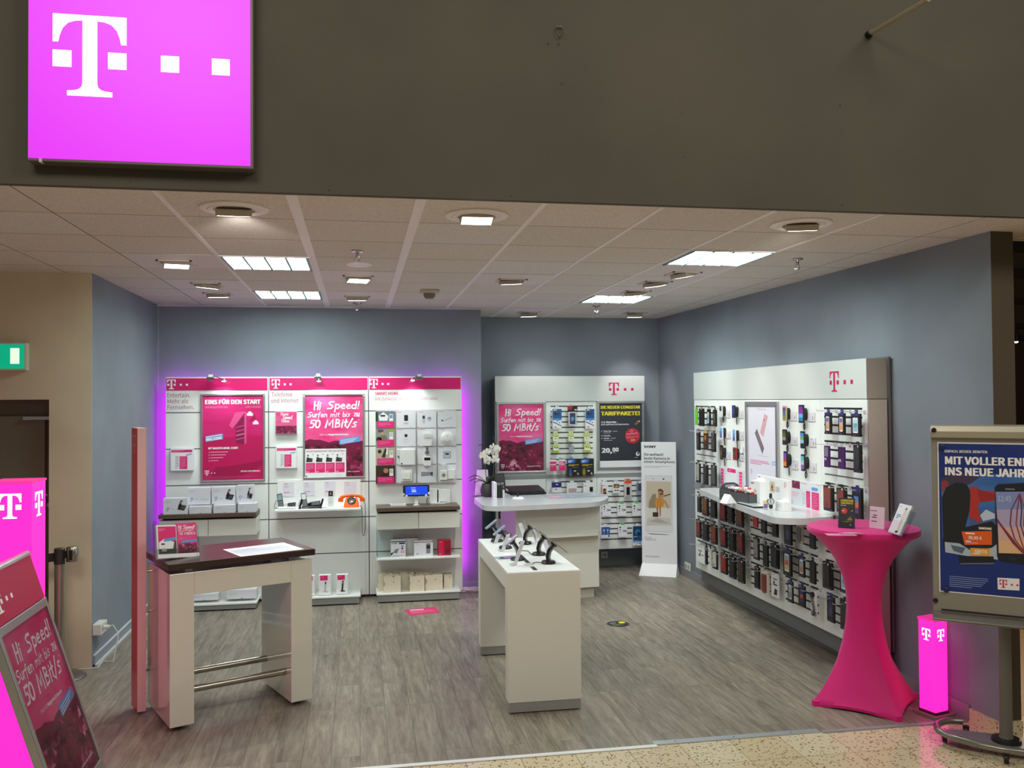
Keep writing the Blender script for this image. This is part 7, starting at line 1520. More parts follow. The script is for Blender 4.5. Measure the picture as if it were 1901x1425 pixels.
p = onx(*CA(800, 778), RX-.004); b = MB(M=F_right(RX-.002, p.y, p.z) @ Matrix.Rotation(-.3, 4, 'Z')); b.box((-.045, -.04, 0), (.045, .04, .003), PAPER); b.rect(-.04, -.035, -.036, .035, GREYTX, .0036); b.rect(.036, -.035, .04, .035, DARKTX, .0036); solo(b, 'tilted_card', 'small crooked card above the price card of the red edged phone', 'card')
# phone poster in the third section (clip frame)
def art_phone(b, w, h, q):
    X = lambda x: (x-70)/415*w
    Y = lambda y: (1-(y-145)/1430)*h
    b.rect(0, 0, w, h, mat('poster_pale_lilac', (226, 224, 236), .4), q)
    b.poly([(X(250), Y(585)), (X(290), Y(655)), (X(360), Y(310)), (X(315), Y(275))], ink(214, 168, 170), q+E4); b.poly([(X(290), Y(655)), (X(296), Y(640)), (X(364), Y(312)), (X(360), Y(310))], ink(180, 140, 146), q+2*E4); b.disc(X(311), Y(380), .018*w, DARKTX, q+2*E4, 8, ry=.008*h)
    b.poly([(X(172), Y(600)), (X(203), Y(525)), (X(305), Y(835)), (X(280), Y(935))], ink(110, 110, 118), q+E4); b.poly([(X(200), Y(605)), (X(222), Y(612)), (X(280), Y(830)), (X(262), Y(850))], ink(150, 112, 116), q+2*E4)
    b.disc(X(290), Y(965), .2*w, GREYLT, q+E4, 20, ry=.004*h); b.text('iPhone 6s', X(212), Y(215), X(335), Y(190), GREYTX, q+E4)
    rl = mat('rose_text', (216, 120, 170), .5); b.lines(X(100), Y(1120), X(410), Y(1040), 3, rl, q+E4, .5); b.poly([(X(410), Y(1095)), (X(485), Y(1085)), (X(485), Y(1020)), (X(410), Y(1030))], ink(150, 190, 236), q+E4); b.lines(X(418), Y(1080), X(475), Y(1045), 3, WTX, q+2*E4, .4); b.lines(X(100), Y(1300), X(130), Y(1200), 4, rl, q+E4, .4)
    b.rect(0, 0, w, .12*h, mat('poster_pale_lilac2', (216, 212, 226), .4), q+E4)
y0_, y1_ = YS[2]-.01, YS[3]+.015
zt1 = onx(1420, 745, RX).z
snap_frame('framed_poster', 'tall framed pale poster of two floating phones on the right wall', F_right(RX-.001, y0_, rb1+.004), y0_-y1_, zt1-rb1-.004, art_phone, .035, .022)
# tariff sheets above the rail
def tsheet(ya, yb_, z0, z1, label, kind):
    w, h = ya-yb_, z1-z0; b = MB(M=F_right(RX-.001, ya, z0)); q = .0046
    b.box((0, 0, 0), (w, h, .004), mat('sheet_white', (228, 230, 234), .35))
    if kind == 0:
        for s in (0, 1): b.rect((.1+.66*s)*w, .06*h, (.2+.66*s)*w, .9*h, MAG, q); b.lines((.02+.66*s)*w, .08*h, (.09+.66*s)*w, .9*h, 10, GREYLT, q, .4); b.lines((.21+.66*s)*w, .08*h, (.28+.66*s)*w, .9*h, 10, GREYLT, q, .4); b.lines((.115+.66*s)*w, .12*h, (.185+.66*s)*w, .84*h, 5, PINKL, q+E4, .5)
        b.rect(.34*w, .8*h, .64*w, .97*h, MAG, q); b.lines(.38*w, .84*h, .6*w, .94*h, 1, PINKL, q+E4, .4); b.rect(.44*w, .26*h, .58*w, .36*h, BLUE, q)
    else:
        b.rect(.02*w, .62*h, .27*w, .95*h, TOWNS, q); b.rect(.04*w, .62*h, .27*w, .78*h, MAG, q+E4); b.rect(.29*w, .68*h, .5*w, .97*h, TOWNS, q); b.lines(.52*w, .9*h, .85*w, .94*h, 1, MAG, q, .4); b.lines(.04*w, .3*h, .5*w, .56*h, 6, PINKL, q, .25); b.rect(.04*w, .05*h, .3*w, .24*h, GREYLT, q)
        b.rect(.66*w, .04*h, .76*w, .66*h, MAG, q); b.rect(.8*w, .02*h, .98*w, .66*h, MAG, q); b.lines(.82*w, .06*h, .96*w, .62*h, 7, PINKL, q+E4, .3); b.lines(.68*w, .08*h, .74*w, .6*h, 7, PINKL, q+E4, .3); b.rect(.8*w, .72*h, .95*w, .84*h, BLUE, q); b.lines(.56*w, .06*h, .64*w, .6*h, 8, GREYLT, q, .4)
    solo(b, 'tariff_sheet', label, 'tariff sheet', group='tariff sheets on the right wall')
tsheet(YS[1]-.01, YS[2]+.01, rb1+.002, onx(*CA(690, 1042), RX).z, 'white sheet with two magenta columns in the second section of the right wall', 0)
tsheet(YS[3]-.02, YS[4]+.015, rb1+.002, onx(*CB(850, 1225), RX).z, 'white sheet with town pictures and two magenta columns in the fourth section', 1)
# shelf standing out of the right wall
SZ = 1.085
P_ = [(3.398, 7.93), (3.398, 5.79), (3.05, 5.73), (2.90, 5.82), (3.06, 7.20), (3.16, 7.90)]
t = thing('wall_shelf', 'grey laminate shelf with rounded corner standing out from the right wall unit', 'shelf', Matrix.Translation((3.2, 6.8, 0)))
b = MB(); b.prism(round_poly([(x-3.2, y-6.8) for x, y in P_], .16, 6), SZ-.045, SZ, GREYT); b.build('shelf_board', t, bevel=.004)
b = MB(); b.box((3.33-3.2, 5.85-6.8, SZ-.07), (3.397-3.2, 7.3-6.8, SZ-.046), GREYD); b.build('bracket', t)
QS = lambda px, py: onz(px, py, SZ)
# candy tray
a = QS(1336, 927); c = QS(1396, 939); dirv = (c-a); 
MT = fr((a.x, a.y, SZ), (dirv.x, dirv.y, 0), (0, 0, 1)); wT = min(dirv.length, .62)*.9
t = thing('sweets_tray', 'dark grey tray with oval handle hole filled with wrapped sweets', 'tray', MT)
TR = mat('tray_grey', (78, 80, 82), .6)
b = MB(); hT = .085; b.box((0, 0, -.004), (wT, hT, 0), TR); b.box((0, 0, -.2), (wT, hT, -.196), TR); b.box((wT-.004, 0, -.2), (wT, hT, 0), TR); b.box((0, 0, -.2), (wT, .004, 0), TR); b.build('tray', t)
b = MB(M=fr((0, 0, 0), (0, 0, -1), (0, 1, 0))); 
pts = [(0, 0), (.2, 0), (.2, .085), (.18, .12), (.14, .14), (.06, .14), (.02, .12), (0, .085)]; b.prism(pts, -.004, .004, TR); b.poly(rrect(.05, .1, .15, .125, .012), mat('tray_hole', (170, 172, 172), .6), -.0045); b.poly(rrect(.05, .1, .15, .125, .012)[::-1], mat('tray_hole', (170, 172, 172), .6), .0045); b.build('handle_end', t)
rr = random.Random(11); SW = [ink(226, 226, 230, .25), ink(200, 40, 70, .25), ink(206, 210, 216, .2), ink(236, 214, 220, .25), ink(60, 62, 66, .25), ink(170, 60, 90, .25), ink(228, 210, 150, .25)]
k = 0
for i in range(46):
    x = rr.uniform(.12, wT-.04); z = -rr.uniform(.03, .17); y = .05+.045*(1-abs(x/wT-.6))+rr.uniform(0, .03)
    M_ = MT @ Matrix.Translation((x, y, z)) @ Matrix.Rotation(rr.uniform(0, 6.28), 4, 'Y') @ Matrix.Rotation(rr.uniform(-.6, .6), 4, 'X')
    cidx = rr.randrange(7); b = MB(); b.tube([(-.03, 0, 0), (-.022, 0, 0), (-.016, 0, 0), (0, 0, 0), (.016, 0, 0), (.022, 0, 0), (.03, 0, 0)], [.012, .004, .011, .013, .011, .004, .012], SW[cidx], 6)
    solo(b, 'wrapped_sweet', 'small shiny wrapped sweet in the dark grey tray', 'sweet', M_, 'wrapped sweets in the tray')
p = QS(1362, 932); b = MB(M=fr((p.x-.06, p.y-.03, SZ), (.25, -1, 0), (0, 0, 1))); b.mesh([(-.045, 0, .05), (.045, 0, .05), (.03, .07, 0), (-.05, .07, 0), (-.045, 0, -.05), (.045, 0, -.05)], [(0, 1, 2, 3), (3, 2, 5, 4), (0, 4, 5, 1), (0, 3, 4), (1, 5, 2)], PAPER); solo(b, 'tent_card', 'small blank white tent card before the grey sweets tray', 'card')
# white watch display on the shelf
a = QS(1399, 938.5); c = QS(1436, 940)
MW = F_right(3.17, 6.46, SZ)
def W_(px, py): return onpl(px, py, MW)
x0, _ = W_(1405, 930); x1, _ = W_(1465, 930); zt2 = W_(1435, 886)[1]
t = thing('watch_display', 'white folded display board with a black wristwatch on a stand on the right shelf', 'display board', MW)
b = MB(); b.box((x0, .0, -.02), (x1, zt2, 0), PAPER); b.box((x0+.0, 0, 0), (x0+.16, zt2*.82, .05), PAPER); b.box((x1-.12, 0, 0), (x1+.0, zt2*.30, .05), PAPER); b.build('board', t, bevel=.002)
b = MB(); q = .0006; sx_ = (x1-x0); b.lines(x0+.05*sx_, zt2*.93, x0+.2*sx_, zt2*.96, 1, DARKTX, q, .6); b.rect(x0+.42*sx_, zt2*.5, x0+.58*sx_, zt2*.86, ink(206, 196, 178), q); b.disc(x0+.5*sx_, zt2*.72, .03*sx_, ink(200, 140, 60), q+E4, 10); b.poly([(x0+.46*sx_, zt2*.55), (x0+.54*sx_, zt2*.55), (x0+.53*sx_, zt2*.7), (x0+.47*sx_, zt2*.7)], ink(190, 130, 60), q+E4); b.rect(x0+.6*sx_, zt2*.54, x0+.72*sx_, zt2*.72, GREYLT, q); b.lines(x0+.86*sx_, zt2*.72, x0+.94*sx_, zt2*.92, 4, ink(220, 130, 130), q, .4); b.lines(x0+.0, zt2*.68, x0+.12*sx_, zt2*.76, 2, DARKTX, .0506, .5); b.rect(x0+.1*sx_, zt2*.42, x0+.18*sx_, zt2*.52, GREYLT, .0506); b.lines(x1-.1, zt2*.1, x1-.02, zt2*.22, 3, GREYLT, .0506, .3); b.build('print', t)
b = MB(); b.box((x0+.0, 0, .055), (x0+.30, .012, .17), BLACK); b.box((x0+.0, .012, .055), (x0+.30, .015, .17), mat('stand_glass', (206, 212, 216), .1)); b.build('base_plate', t)
pw = onz(1431, 943, SZ+.015); ww = MW.inverted() @ pw
Mw = Matrix.Translation((ww.x, .015, ww.z)) @ Matrix.Rotation(math.radians(62), 4, 'Y')
b = MB(M=Mw); b.tube([(0, .052+.05*math.sin(a_), -.03+.034*math.cos(a_)) for a_ in [i*math.pi/9 for i in range(19)]], .012, BLACK, 6, cap=False); b.box((-.014, 0, -.05), (.014, .05, -.02), BLACK); b.build('strap', t, smooth=True)
b = MB(M=Mw @ Matrix.Translation((0, .052, .006))); b.lathe([(.026, -.008), (.028, 0), (.025, .006), (.0, .007)], CHROME, 20); b.disc(0, 0, .02, mat('dial_silver', (206, 208, 212), .2), .0075, 18); b.build('watch', t, smooth=True)
b = MB(M=Mw); b.box((-.055, 0, -.03), (-.02, .055, .0), mat('cube_yellow_violet', (206, 196, 130), .4)); b.box((-.05, .0, .0), (-.025, .03, .004), ink(120, 90, 170)); b.build('tag', t)
# ------------------------------------------------------------------ bar table with magenta stretch cover
bx, by, R0, ZT = 3.165, 5.135, .332, 1.115
COVER = None
m, tt, bb = nt('magenta_stretch_fabric'); tc = node(tt, 'ShaderNodeTexCoord'); n = node(tt, 'ShaderNodeTexNoise', i_Scale=240.0, i_Detail=2.0); lk(tt, tc.outputs['Object'], n.inputs['Vector'])
bp = node(tt, 'ShaderNodeBump', i_Strength=.15, i_Distance=.002); lk(tt, n.outputs['Fac'], bp.inputs['Height']); lk(tt, bp.outputs[0], bb.inputs['Normal'])
bb.inputs['Base Color'].default_value = (*L3((226, 20, 126)), 1); bb.inputs['Roughness'].default_value = .6; bb.inputs['Sheen Weight'].default_value = .35; bb.inputs['Sheen Tint'].default_value = (1, .5, .8, 1); COVER = m
t = thing('bar_table', 'round bar table under a magenta stretch cover with a narrow waist', 'bar table', F_up(bx, by, 0))
prof = [(0, .355, 1), (.018, .36, 1), (.05, .335, .95), (.10, .295, .85), (.17, .248, .7), (.26, .192, .5), (.38, .145, .3), (.50, .117, .15), (.60, .106, .06), (.70, .109, .02), (.80, .13, 0), (.90, .17, 0), (.97, .22, 0), (1.04, .28, 0), (1.064, .32, 0), (1.07, R0, 0)]
V = []; N = 72
for (z, r, k) in prof:
    for i in range(N):
        a = 2*math.pi*i/N; c = 1/(abs(math.cos(a))+abs(math.sin(a))); c = c*(1-.0)+.0
        # pointed feet with straight hems between them
        corner = max(0, 1-abs(((a/(math.pi/2)+.5) % 1)-.5)*2/.16) if False else 0
        rr_ = r*((1-k)+k*(c*.96+.04*max(abs(math.cos(a)), abs(math.sin(a)))**12)); V.append((rr_*math.cos(a), rr_*math.sin(a), z+.012*k*(1-max(abs(math.cos(a)), abs(math.sin(a)))**20) if z < .03 else z))
b = MB(); b.mesh(V, [(j*N+i, j*N+(i+1) % N, (j+1)*N+(i+1) % N, (j+1)*N+i) for j in range(len(prof)-1) for i in range(N)], COVER); b.build('skirt', t, smooth=True)
b = MB(); b.lathe([(R0-.004, 1.067), (R0+.004, 1.073), (R0+.008, 1.09), (R0+.004, 1.108), (R0-.012, ZT), (0, ZT)], COVER, 72); b.build('top_cover', t, smooth=True)
for k in range(4):
    a = k*math.pi/2; b = MB(M=Matrix.Rotation(a, 4, 'Z')); b.prism(round_poly([(.30, -.03), (.362, -.022), (.362, .022), (.30, .03)], .015), 0, .034, COVER); b.build('foot_pocket', t, bevel=.006)
BT = lambda u, v: onz(1500+u/7.92, 880+v/7.92, ZT)
def slant(u0, v0, u1, v1, lean=.25):
    a = BT(u0, v0); c = BT(u1, v1); d = c-a; d.z = 0; n = Vector((-d.y, d.x, 0)).normalized(); 
    return fr((a.x, a.y, ZT+.001), tuple(d), (n.x*lean, n.y*lean, 1)), d.length
M, w = slant(445, 785, 680, 800, .18); t = thing('leaflet_holder', 'dark leaflet block with yellow headline in a holder on the magenta bar table', 'leaflet holder', M); h = onpl(1500+600/7.92, 880+352/7.92, M)[1]
b = MB(); b.box((0, 0, -.02), (w, h, 0), mat('slate_print', (50, 54, 62), .4)); q = .0006; b.text('CONGSTAR', .12*w, .88*h, .92*w, .95*h, YEL, q, 1); b.text('TARIFPAKETE!', .12*w, .8*h, .9*w, .86*h, YEL, q, 1); b.lines(.12*w, .74*h, .85*w, .77*h, 1, WTX, q, .5); b.disc(.36*w, .57*h, .19*w, mat('badge_red2', (214, 70, 64)), q, 20); b.lines(.24*w, .55*h, .48*w, .6*h, 1, WTX, q+E4, .5)
b.poly([(.5*w, .25*h), (.9*w, .26*h), (.75*w, .4*h)], ink(150, 140, 40), q); b.poly([(.72*w, .34*h), (.88*w, .34*h), (.9*w, .44*h), (.8*w, .46*h)], ink(40, 70, 120), q+E4); b.poly([(.1*w, .22*h), (.5*w, .2*h), (.95*w, .23*h), (.5*w, .22*h)], YEL, q); b.poly([(.75*w, .56*h), (.9*w, .62*h), (.88*w, .56*h)], ink(190, 170, 60), q); b.disc(.78*w, .12*h, .06*w, WTX, q, 10); b.disc(.8*w, .13*h, .045*w, mat('slate_print', (50, 54, 62), .4), q+E4, 10); b.build('leaflet', t)
b = MB(); b.box((-.004, -.0, -.03), (w+.004, .004, .012), CLEAR); b.box((-.004, 0, .003), (w+.004, .05, .005), CLEAR); b.build('holder', t)
M, w = slant(900, 785, 1120, 812, .08); h = onpl(1500+1040/7.92, 880+480/7.92, M)[1]; b = MB(); b.box((0, 0, -.003), (w, h, 0), mat('sheet_lilac2', (232, 214, 228), .4)); q = .0006
b.lines(.06*w, .76*h, .94*w, .86*h, 1, GREYTX, q, .35); b.lines(.24*w, .57*h, .8*w, .64*h, 1, DARKTX, q, .5); b.lines(.16*w, .47*h, .82*w, .55*h, 1, DARKTX, q, .45, 2); b.lines(.12*w, .28*h, .88*w, .36*h, 1, DARKTX, q, .4, 3)
solo(b, 'table_sign', 'pale pink paper sign with small text standing on the magenta bar table', 'sign', M)
M, w = slant(1175, 850, 1350, 905, .45); t = thing('leaflet_holder', 'white leaflet with a standing person in a clear slanted holder on the magenta bar table', 'leaflet holder', M); h = onpl(1500+1420/7.92, 880+440/7.92, M)[1]
b = MB(); b.box((0, 0, -.012), (w, h, 0), PAPER); q = .0006; b.rect(0, 0, w, .45*h, ink(226, 212, 220), q); b.lines(.14*w, .5*h, .52*w, .66*h, 3, ink(80, 140, 200), q+E4, .5); b.disc(.68*w, .86*h, .09*w, ink(170, 120, 96), q, 12, ry=.05*h); b.poly([(.55*w, .5*h), (.85*w, .5*h), (.8*w, .8*h), (.58*w, .8*h)], ink(232, 206, 200), q); b.poly([(.6*w, .12*h), (.8*w, .12*h), (.8*w, .5*h), (.58*w, .5*h)], ink(200, 190, 186), q+E4); b.poly([(.5*w, .05*h), (.75*w, .06*h), (.72*w, .13*h), (.55*w, .12*h)], DARKTX, q+E4); b.lines(.12*w, .88*h, .34*w, .93*h, 1, ink(110, 140, 170), q, .5); b.build('leaflet', t)
b = MB(); b.box((-.01, 0, -.03), (w+.012, .004, .014), CLEAR); b.box((-.01, .0, -.03), (-.007, .7*h, .012), CLEAR); b.box((w+.009, 0, -.03), (w+.012, .85*h, .012), CLEAR); b.build('holder', t)
a = BT(540, 890); b = MB(M=F_up(a.x, a.y, ZT+.001, -.25)); b.box((-.11, -.045, 0), (.06, .03, .002), mat('flyer_pink', (240, 150, 196), .3)); b.box((-.02, .0, .002), (.12, .08, .004), mat('flyer_rose', (226, 90, 150), .3)); b.lines(.0, .02, .09, .06, 2, WTX, .0046, .5); solo(b, 'flyers', 'two pink flyers lying flat on the magenta bar table', 'leaflets')

# ------------------------------------------------------------------ lit columns
PYL = mat('lit_pink_column', (90, 8, 66), .4, emit=1.7, ecol=(255, 34, 165)); PYT = mat('column_cap_pink', (236, 60, 160), .35, emit=.6, ecol=(255, 50, 170))
PYH = mat('lit_pink_column_hot', (255, 60, 230), .4, emit=1.0, ecol=(255, 66, 236))
def pylon(M, w, d, h, label, faces, base):
    t = thing('lit_column', label, 'lit column', M)
    b = MB(); b.box((-w/2, 0, base), (w/2, d, h), PYL); lb_ = b.build('light_box', t, bevel=.002)
    b = MB(); b.box((-w/2-.004, -.004, h), (w/2+.004, d+.004, h+.012), PYT); b.build('cap', t)
    b = MB(); b.box((-w/2-.03, -.03, 0), (w/2+.03, d+.03, base*.5), mat('column_base', (150, 120, 124), .5)); b.box((-w/2-.003, -.003, base*.5), (w/2+.003, d+.003, base), mat('column_foot_dark', (90, 14, 60), .5)); b.build('base', t)
    b = MB()
    lh = w*.62
    b.M = fr((0, -.0012, h-.05-lh), (1, 0, 0), (0, 0, 1)); b.logo(0, 0, lh, WL, 0, 0)
    b.M = fr((w/2+.0012, d/2, h-.05-lh), (0, 1, 0), (0, 0, 1)); b.logo(0, 0, lh, WL, 0, 0)
    b.M = fr((-w/2-.0012, d/2, h-.05-lh), (0, -1, 0), (0, 0, 1)); b.logo(0, 0, lh, WL, 0, 0)
    b.build('emblem', lb_); return t
YP = 4.84; xr = ony(59, 897, YP).x; wP_ = .205
pylon(F_up(xr-wP_/2, YP, 0), wP_, .2, ony(59, 897, YP).z, 'tall lit magenta column at the far left behind the pavement sign', 0, .05)
pa = Vector((3.400, 4.905, 0)); pb = Vector((3.412, 4.790, 0)); pc_ = Vector((3.520, 4.820, 0))
ang = math.atan2(pc_.y-pb.y, pc_.x-pb.x); wq = (pc_-pb).length
pylon(F_up((pb.x+pc_.x)/2, (pb.y+pc_.y)/2, 0, ang), wq, .112, .575, 'short lit pink column on the floor between the bar table and the flipchart', 0, .03)

# ------------------------------------------------------------------ rope stanchion
sp = onz(110, 1258, 0); t = thing('barrier_post', 'chrome belt barrier post by the beige wall at the left', 'barrier post', F_up(sp.x, sp.y, 0))
b = MB(); b.lathe([(.175, 0), (.175, .006), (.15, .022), (.05, .04), (.036, .05)], mat('barrier_base', (120, 116, 110), .3, .7), 32); b.build('base', t, smooth=True)
b = MB(); b.lathe([(.033, .045), (.033, .80)], STEEL, 20); b.build('post', t, smooth=True)
b = MB(); b.lathe([(.036, .80), (.036, .905), (.03, .912), (0, .913)], mat('barrier_head', (60, 58, 56), .35, .3), 20); b.build('head', t, smooth=True)
b = MB(M=Matrix.Translation((.085, -.0, 0))); b.lathe([(.038, .815), (.04, .82), (.04, .915), (.036, .92), (0, .921)], STEEL, 18); b.box((-.05, -.01, .84), (-.035, .01, .89), BLACK); b.box((-.012, -.042, .83), (.012, -.039, .9), BLACK); b.build('belt_cassette', t, smooth=True)
b = MB(); b.mesh([(-.034, -.005, .88), (-.034, -.005, .82), (-.26, -.10, .80), (-.26, -.10, .86), (-.034, .0, .88), (-.034, .0, .82), (-.26, -.095, .80), (-.26, -.095, .86)], [(0, 1, 2, 3), (7, 6, 5, 4), (0, 3, 7, 4), (1, 5, 6, 2)], BLACKM); b.build('belt', t)

# ------------------------------------------------------------------ pavement sign at left
Ff = Vector((-1.299, 4.782, .1)); dA = Vector((-.043, .999, 0)).normalized(); vA = Vector((-.348, 0, 1.072)).normalized(); WA = .68
OA = Ff-dA*WA; MA = fr(tuple(OA), dA, tuple(vA))
t = thing('pavement_sign', 'leaning poster stand with magenta head and town poster at the lower left', 'poster stand', MA)
A_ = lambda px, py: onpl(px, py, MA)
hA = A_(51, 1029)[1]; hh0 = A_(75, 1110)[1]; vP1 = A_(75.4, 1128)[1]; vP0 = .03
b = MB()
for (x0, y0, x1, y1) in ((0, -.1, .03, hh0), (WA-.022, -.1, WA, hh0), (.03, 0, WA-.022, .035), (.03, vP1-.0, WA-.022, hh0)): b.box((x0, y0, -.03), (x1, y1, .012), ALU)
b.build('frame', t, bevel=.004)
b = MB(M=MA.inverted() @ MA @ Matrix.Translation((.03, .035, -.004))); art_hispeed(b, WA-.052, vP1-.035, .002); b.box((0, 0, -.004), (WA-.052, vP1-.035, .001), PAPER); b.build('poster', t)
b = MB(); b.box((0, .035, .0065), (WA, vP1, .008), clear('poster_cover', (240, 236, 238), .05)); b.build('clear_cover', t)
b = MB(); b.box((0.004, hh0+.003, -.028), (WA-.004, hA, .006), mat('magenta_head_board', (186, 16, 72), .4)); u1 = A_(17, 1105)[0]; vv = A_(17, 1105)[1]; lh = .17; b.logo(u1-1.543*lh*.62, vv-.45*lh*.62, lh*.62, WTX, .0066); b.build('head_board', t)
b = MB(M=MA.inverted() @ MA @ Matrix.Translation((0, hA, -.011)) @ Matrix.Rotation(math.pi/2, 4, 'Y')); b.prism([(.022*math.sin(math.radians(a))*1.0, .028*math.cos(math.radians(a))) for a in range(-90, 91, 15)], 0, WA, ALU); b.build('cap', t, smooth=True)
bk = MA.inverted() @ Matrix.Translation((0, 0, 0)); pt0 = MA @ Vector((.0, hA-.05, -.03)); 
for u in (.02, WA-.02):
    a = MA @ Vector((u, hA-.08, -.035)); e = Vector((a.x-.30, a.y, .01)); b = MB(M=MA.inverted()); b.tube([a, e], .012, ALU, 8); b.build('back_leg', t)

# ------------------------------------------------------------------ flipchart with blue poster at right
bd = Vector((-.775, .632, 0)).normalized(); ur = -bd; PL = Vector((3.46, 4.262, 0))
nrm = Vector((-.632, -.775, 0)).normalized()
ctr = PL+nrm*.10; tl = ctr+bd*.36
# board plane leaning slightly back
for it in range(8):
    MF = fr((tl.x, tl.y, .70), tuple(ur), (-nrm.x*.03, -nrm.y*.03, 1)); e = onpl(1733, 1150, MF)[0]; tl = tl+ur*e
MF = fr((tl.x, tl.y, .70), tuple(ur), (-nrm.x*.03, -nrm.y*.03, 1))
F_ = lambda px, py: onpl(px, py, MF)
WF = .735; hb = F_(1733, 1140)[1]; htp = F_(1720, 787)[1]
FB = mat('flipchart_grey', (150, 146, 134), .4, .3); FBD = mat('flipchart_dark', (70, 68, 62), .4, .3); FT = mat('flipchart_tube', (140, 138, 132), .25, .7)
FR = F_up(PL.x, PL.y, 0, math.atan2(ur.y, ur.x)); FRi = FR.inverted()
t = thing('flipchart_stand', 'grey rolling flipchart stand with a blue phone advert poster at the right', 'flipchart', FR)
Lm = FRi @ MF
b = MB(M=Lm); b.box((0, hb+.02, -.02), (WF, htp, 0), FB); b.build('board', t, bevel=.003)
b = MB(M=Lm); v0 = F_(1720, 813)[1]; b.prism([(0, v0), (0, htp), (.0, htp)], 0, 0, FB) if False else None
b.M = Lm @ fr((0, 0, 0), (0, 0, 1), (0, 1, 0)); b.prism([(0, v0), (.03, v0+.005), (.04, (v0+htp)/2), (.03, htp-.008), (0, htp)], -WF, 0, mat('clamp_rail', (176, 172, 156), .3, .4)); b.build('clamp_rail', t, bevel=.002)
kx, kv = F_(1729, 798)
b = MB(M=Lm @ Matrix.Translation((max(kx, .018), kv, .03))); b.lathe([(.012, 0), (.014, .02), (.01, .024), (0, .025)], BLACK, 12); b.build('knob', t, smooth=True)
kx, kv = F_(1733, 1113); b = MB(M=Lm @ Matrix.Translation((.012, kv, 0))); b.lathe([(.012, 0), (.013, .018), (0, .02)], BLACK, 12); b.build('knob', t, smooth=True)
b = MB(M=Lm); v1 = F_(1735, 1128)[1]; b.box((.04, hb+.028, .0005), (WF, v1, .004), BLACKM); b.build('tray_gap', t)
b = MB(M=Lm); b.M = Lm @ fr((0, 0, 0), (0, 0, 1), (0, 1, 0)); b.prism([(0, hb-.02), (.06, hb-.02), (.07, hb-.008), (.06, hb+.004), (.01, hb+.02), (0, hb+.02)], -WF, -.0, FT); b.build('pen_tray', t, bevel=.002)
b = MB(); b.lathe([(.04, .07), (.036, .085), (.033, .09), (.033, .80), (.027, .80), (.027, 1.5)], mat('pole_grey', (112, 108, 98), .35, .4), 20); b.build('pole', t, smooth=True)
b = MB(); b.box((-.03, -.055, .95), (.03, .0, 1.35), FBD); b.build('bracket', t)
b = MB(); b.lathe([(.075, .062), (.07, .078), (.04, .082)], BLACK, 24); b.build('pole_collar', t, smooth=True)
arcp = [(-.22, .17), (-.30, .14), (-.345, .05), (-.33, -.05), (-.26, -.12), (-.14, -.165), (0, -.18), (.14, -.165), (.26, -.12), (.33, -.05), (.345, .05), (.30, .14), (.22, .17)]
b = MB(); b.tube(interp([(x, y, .075) for x, y in arcp], 40), .019, FT, 12); b.build('base_ring', t, smooth=True)
b = MB(); b.prism([(-.33, .0), (-.25, .06), (0, .10), (.25, .06), (.33, 0), (.25, -.08), (0, -.10), (-.25, -.08)], .04, .06, mat('base_plate_grey', (120, 118, 124), .4, .2)); b.build('base_plate', t, bevel=.003)
for (x, y) in ((-.30, .0), (.30, .0), (-.2, .16), (.2, .16), (0, -.165)):
    b = MB(M=Matrix.Translation((x, y, 0)) @ Matrix.Rotation(math.pi/2, 4, 'Y')); b.lathe([(.0, -.012), (.026, -.012), (.028, 0), (.026, .012), (0, .012)], BLACK, 14, c=(-.028, 0)); b.M = Matrix.Translation((x, y, 0)); b.box((-.016, -.016, .03), (.016, .016, .056), BLACK); b.build('castor', t)
# the poster itself hangs on the board
px0, pv1 = F_(1740, 820); _, pv0 = F_(1752, 1098); PW = .62
pz = pv1-pv0; u0 = px0
MP = MF @ Matrix.Translation((u0, pv0, .002))
pu = lambda x, y: (lambda q: (q[0], q[1]))(onpl(1710+x/3.654, 770+y/3.654, MP))
b = MB(); b.box((0, 0, 0), (PW, pz, .001), PAPER); q = .0016
BLUEP = cloudy('deep_blue_print', (22, 44, 116), (28, 56, 134), 2.0); b.rect(.006, .006, PW-.006, pz-.008, BLUEP, q)
def PG(pts, m_, k): b.poly([(min(max(a_[0], .007), PW-.007), a_[1]) for a_ in (pu(*p) for p in pts)], m_, q+k*E4)
PG([(135, 430), (340, 400), (698, 400), (1800, 400), (1800, 820), (145, 830)], cloudy('evening_sky_print', (44, 92, 166), (92, 138, 196), 2.0), 1)
PG([(135, 430), (250, 390), (400, 420), (330, 470), (140, 480)], ink(66, 56, 84), 2)
PG([(330, 700), (390, 640), (430, 655), (500, 650), (700, 680), (1800, 640), (1800, 840), (330, 840)], ink(70, 96, 150), 2); PG([(400, 680), (440, 640), (500, 670), (500, 700), (420, 720)], ink(190, 206, 226), 3)
PG([(140, 560), (170, 490), (240, 455), (310, 470), (335, 520), (330, 640), (290, 800), (150, 830)], ink(28, 32, 36), 4)        # dark trousers
PG([(140, 450), (165, 440), (190, 460), (150, 520), (140, 520)], ink(150, 56, 56), 5)
PG([(330, 490), (370, 484), (400, 510), (500, 520), (500, 580), (400, 590), (385, 620), (408, 735), (325, 690), (335, 560)], ink(184, 50, 48), 5); PG([(380, 500), (500, 540), (500, 575), (400, 585)], ink(160, 40, 42), 6)
PG([(150, 800), (300, 760), (480, 720), (520, 760), (500, 1000), (330, 900), (155, 900)], ink(26, 30, 40), 3.5)
PG([(160, 860), (260, 870), (340, 920), (480, 900), (520, 870), (520, 980), (340, 960), (165, 930)], ink(176, 190, 204), 6); PG([(200, 880), (300, 900), (280, 940), (220, 920)], ink(90, 104, 124), 7)
PG([(275, 790), (480, 786), (480, 880), (295, 880)], ink(232, 96, 24), 8)
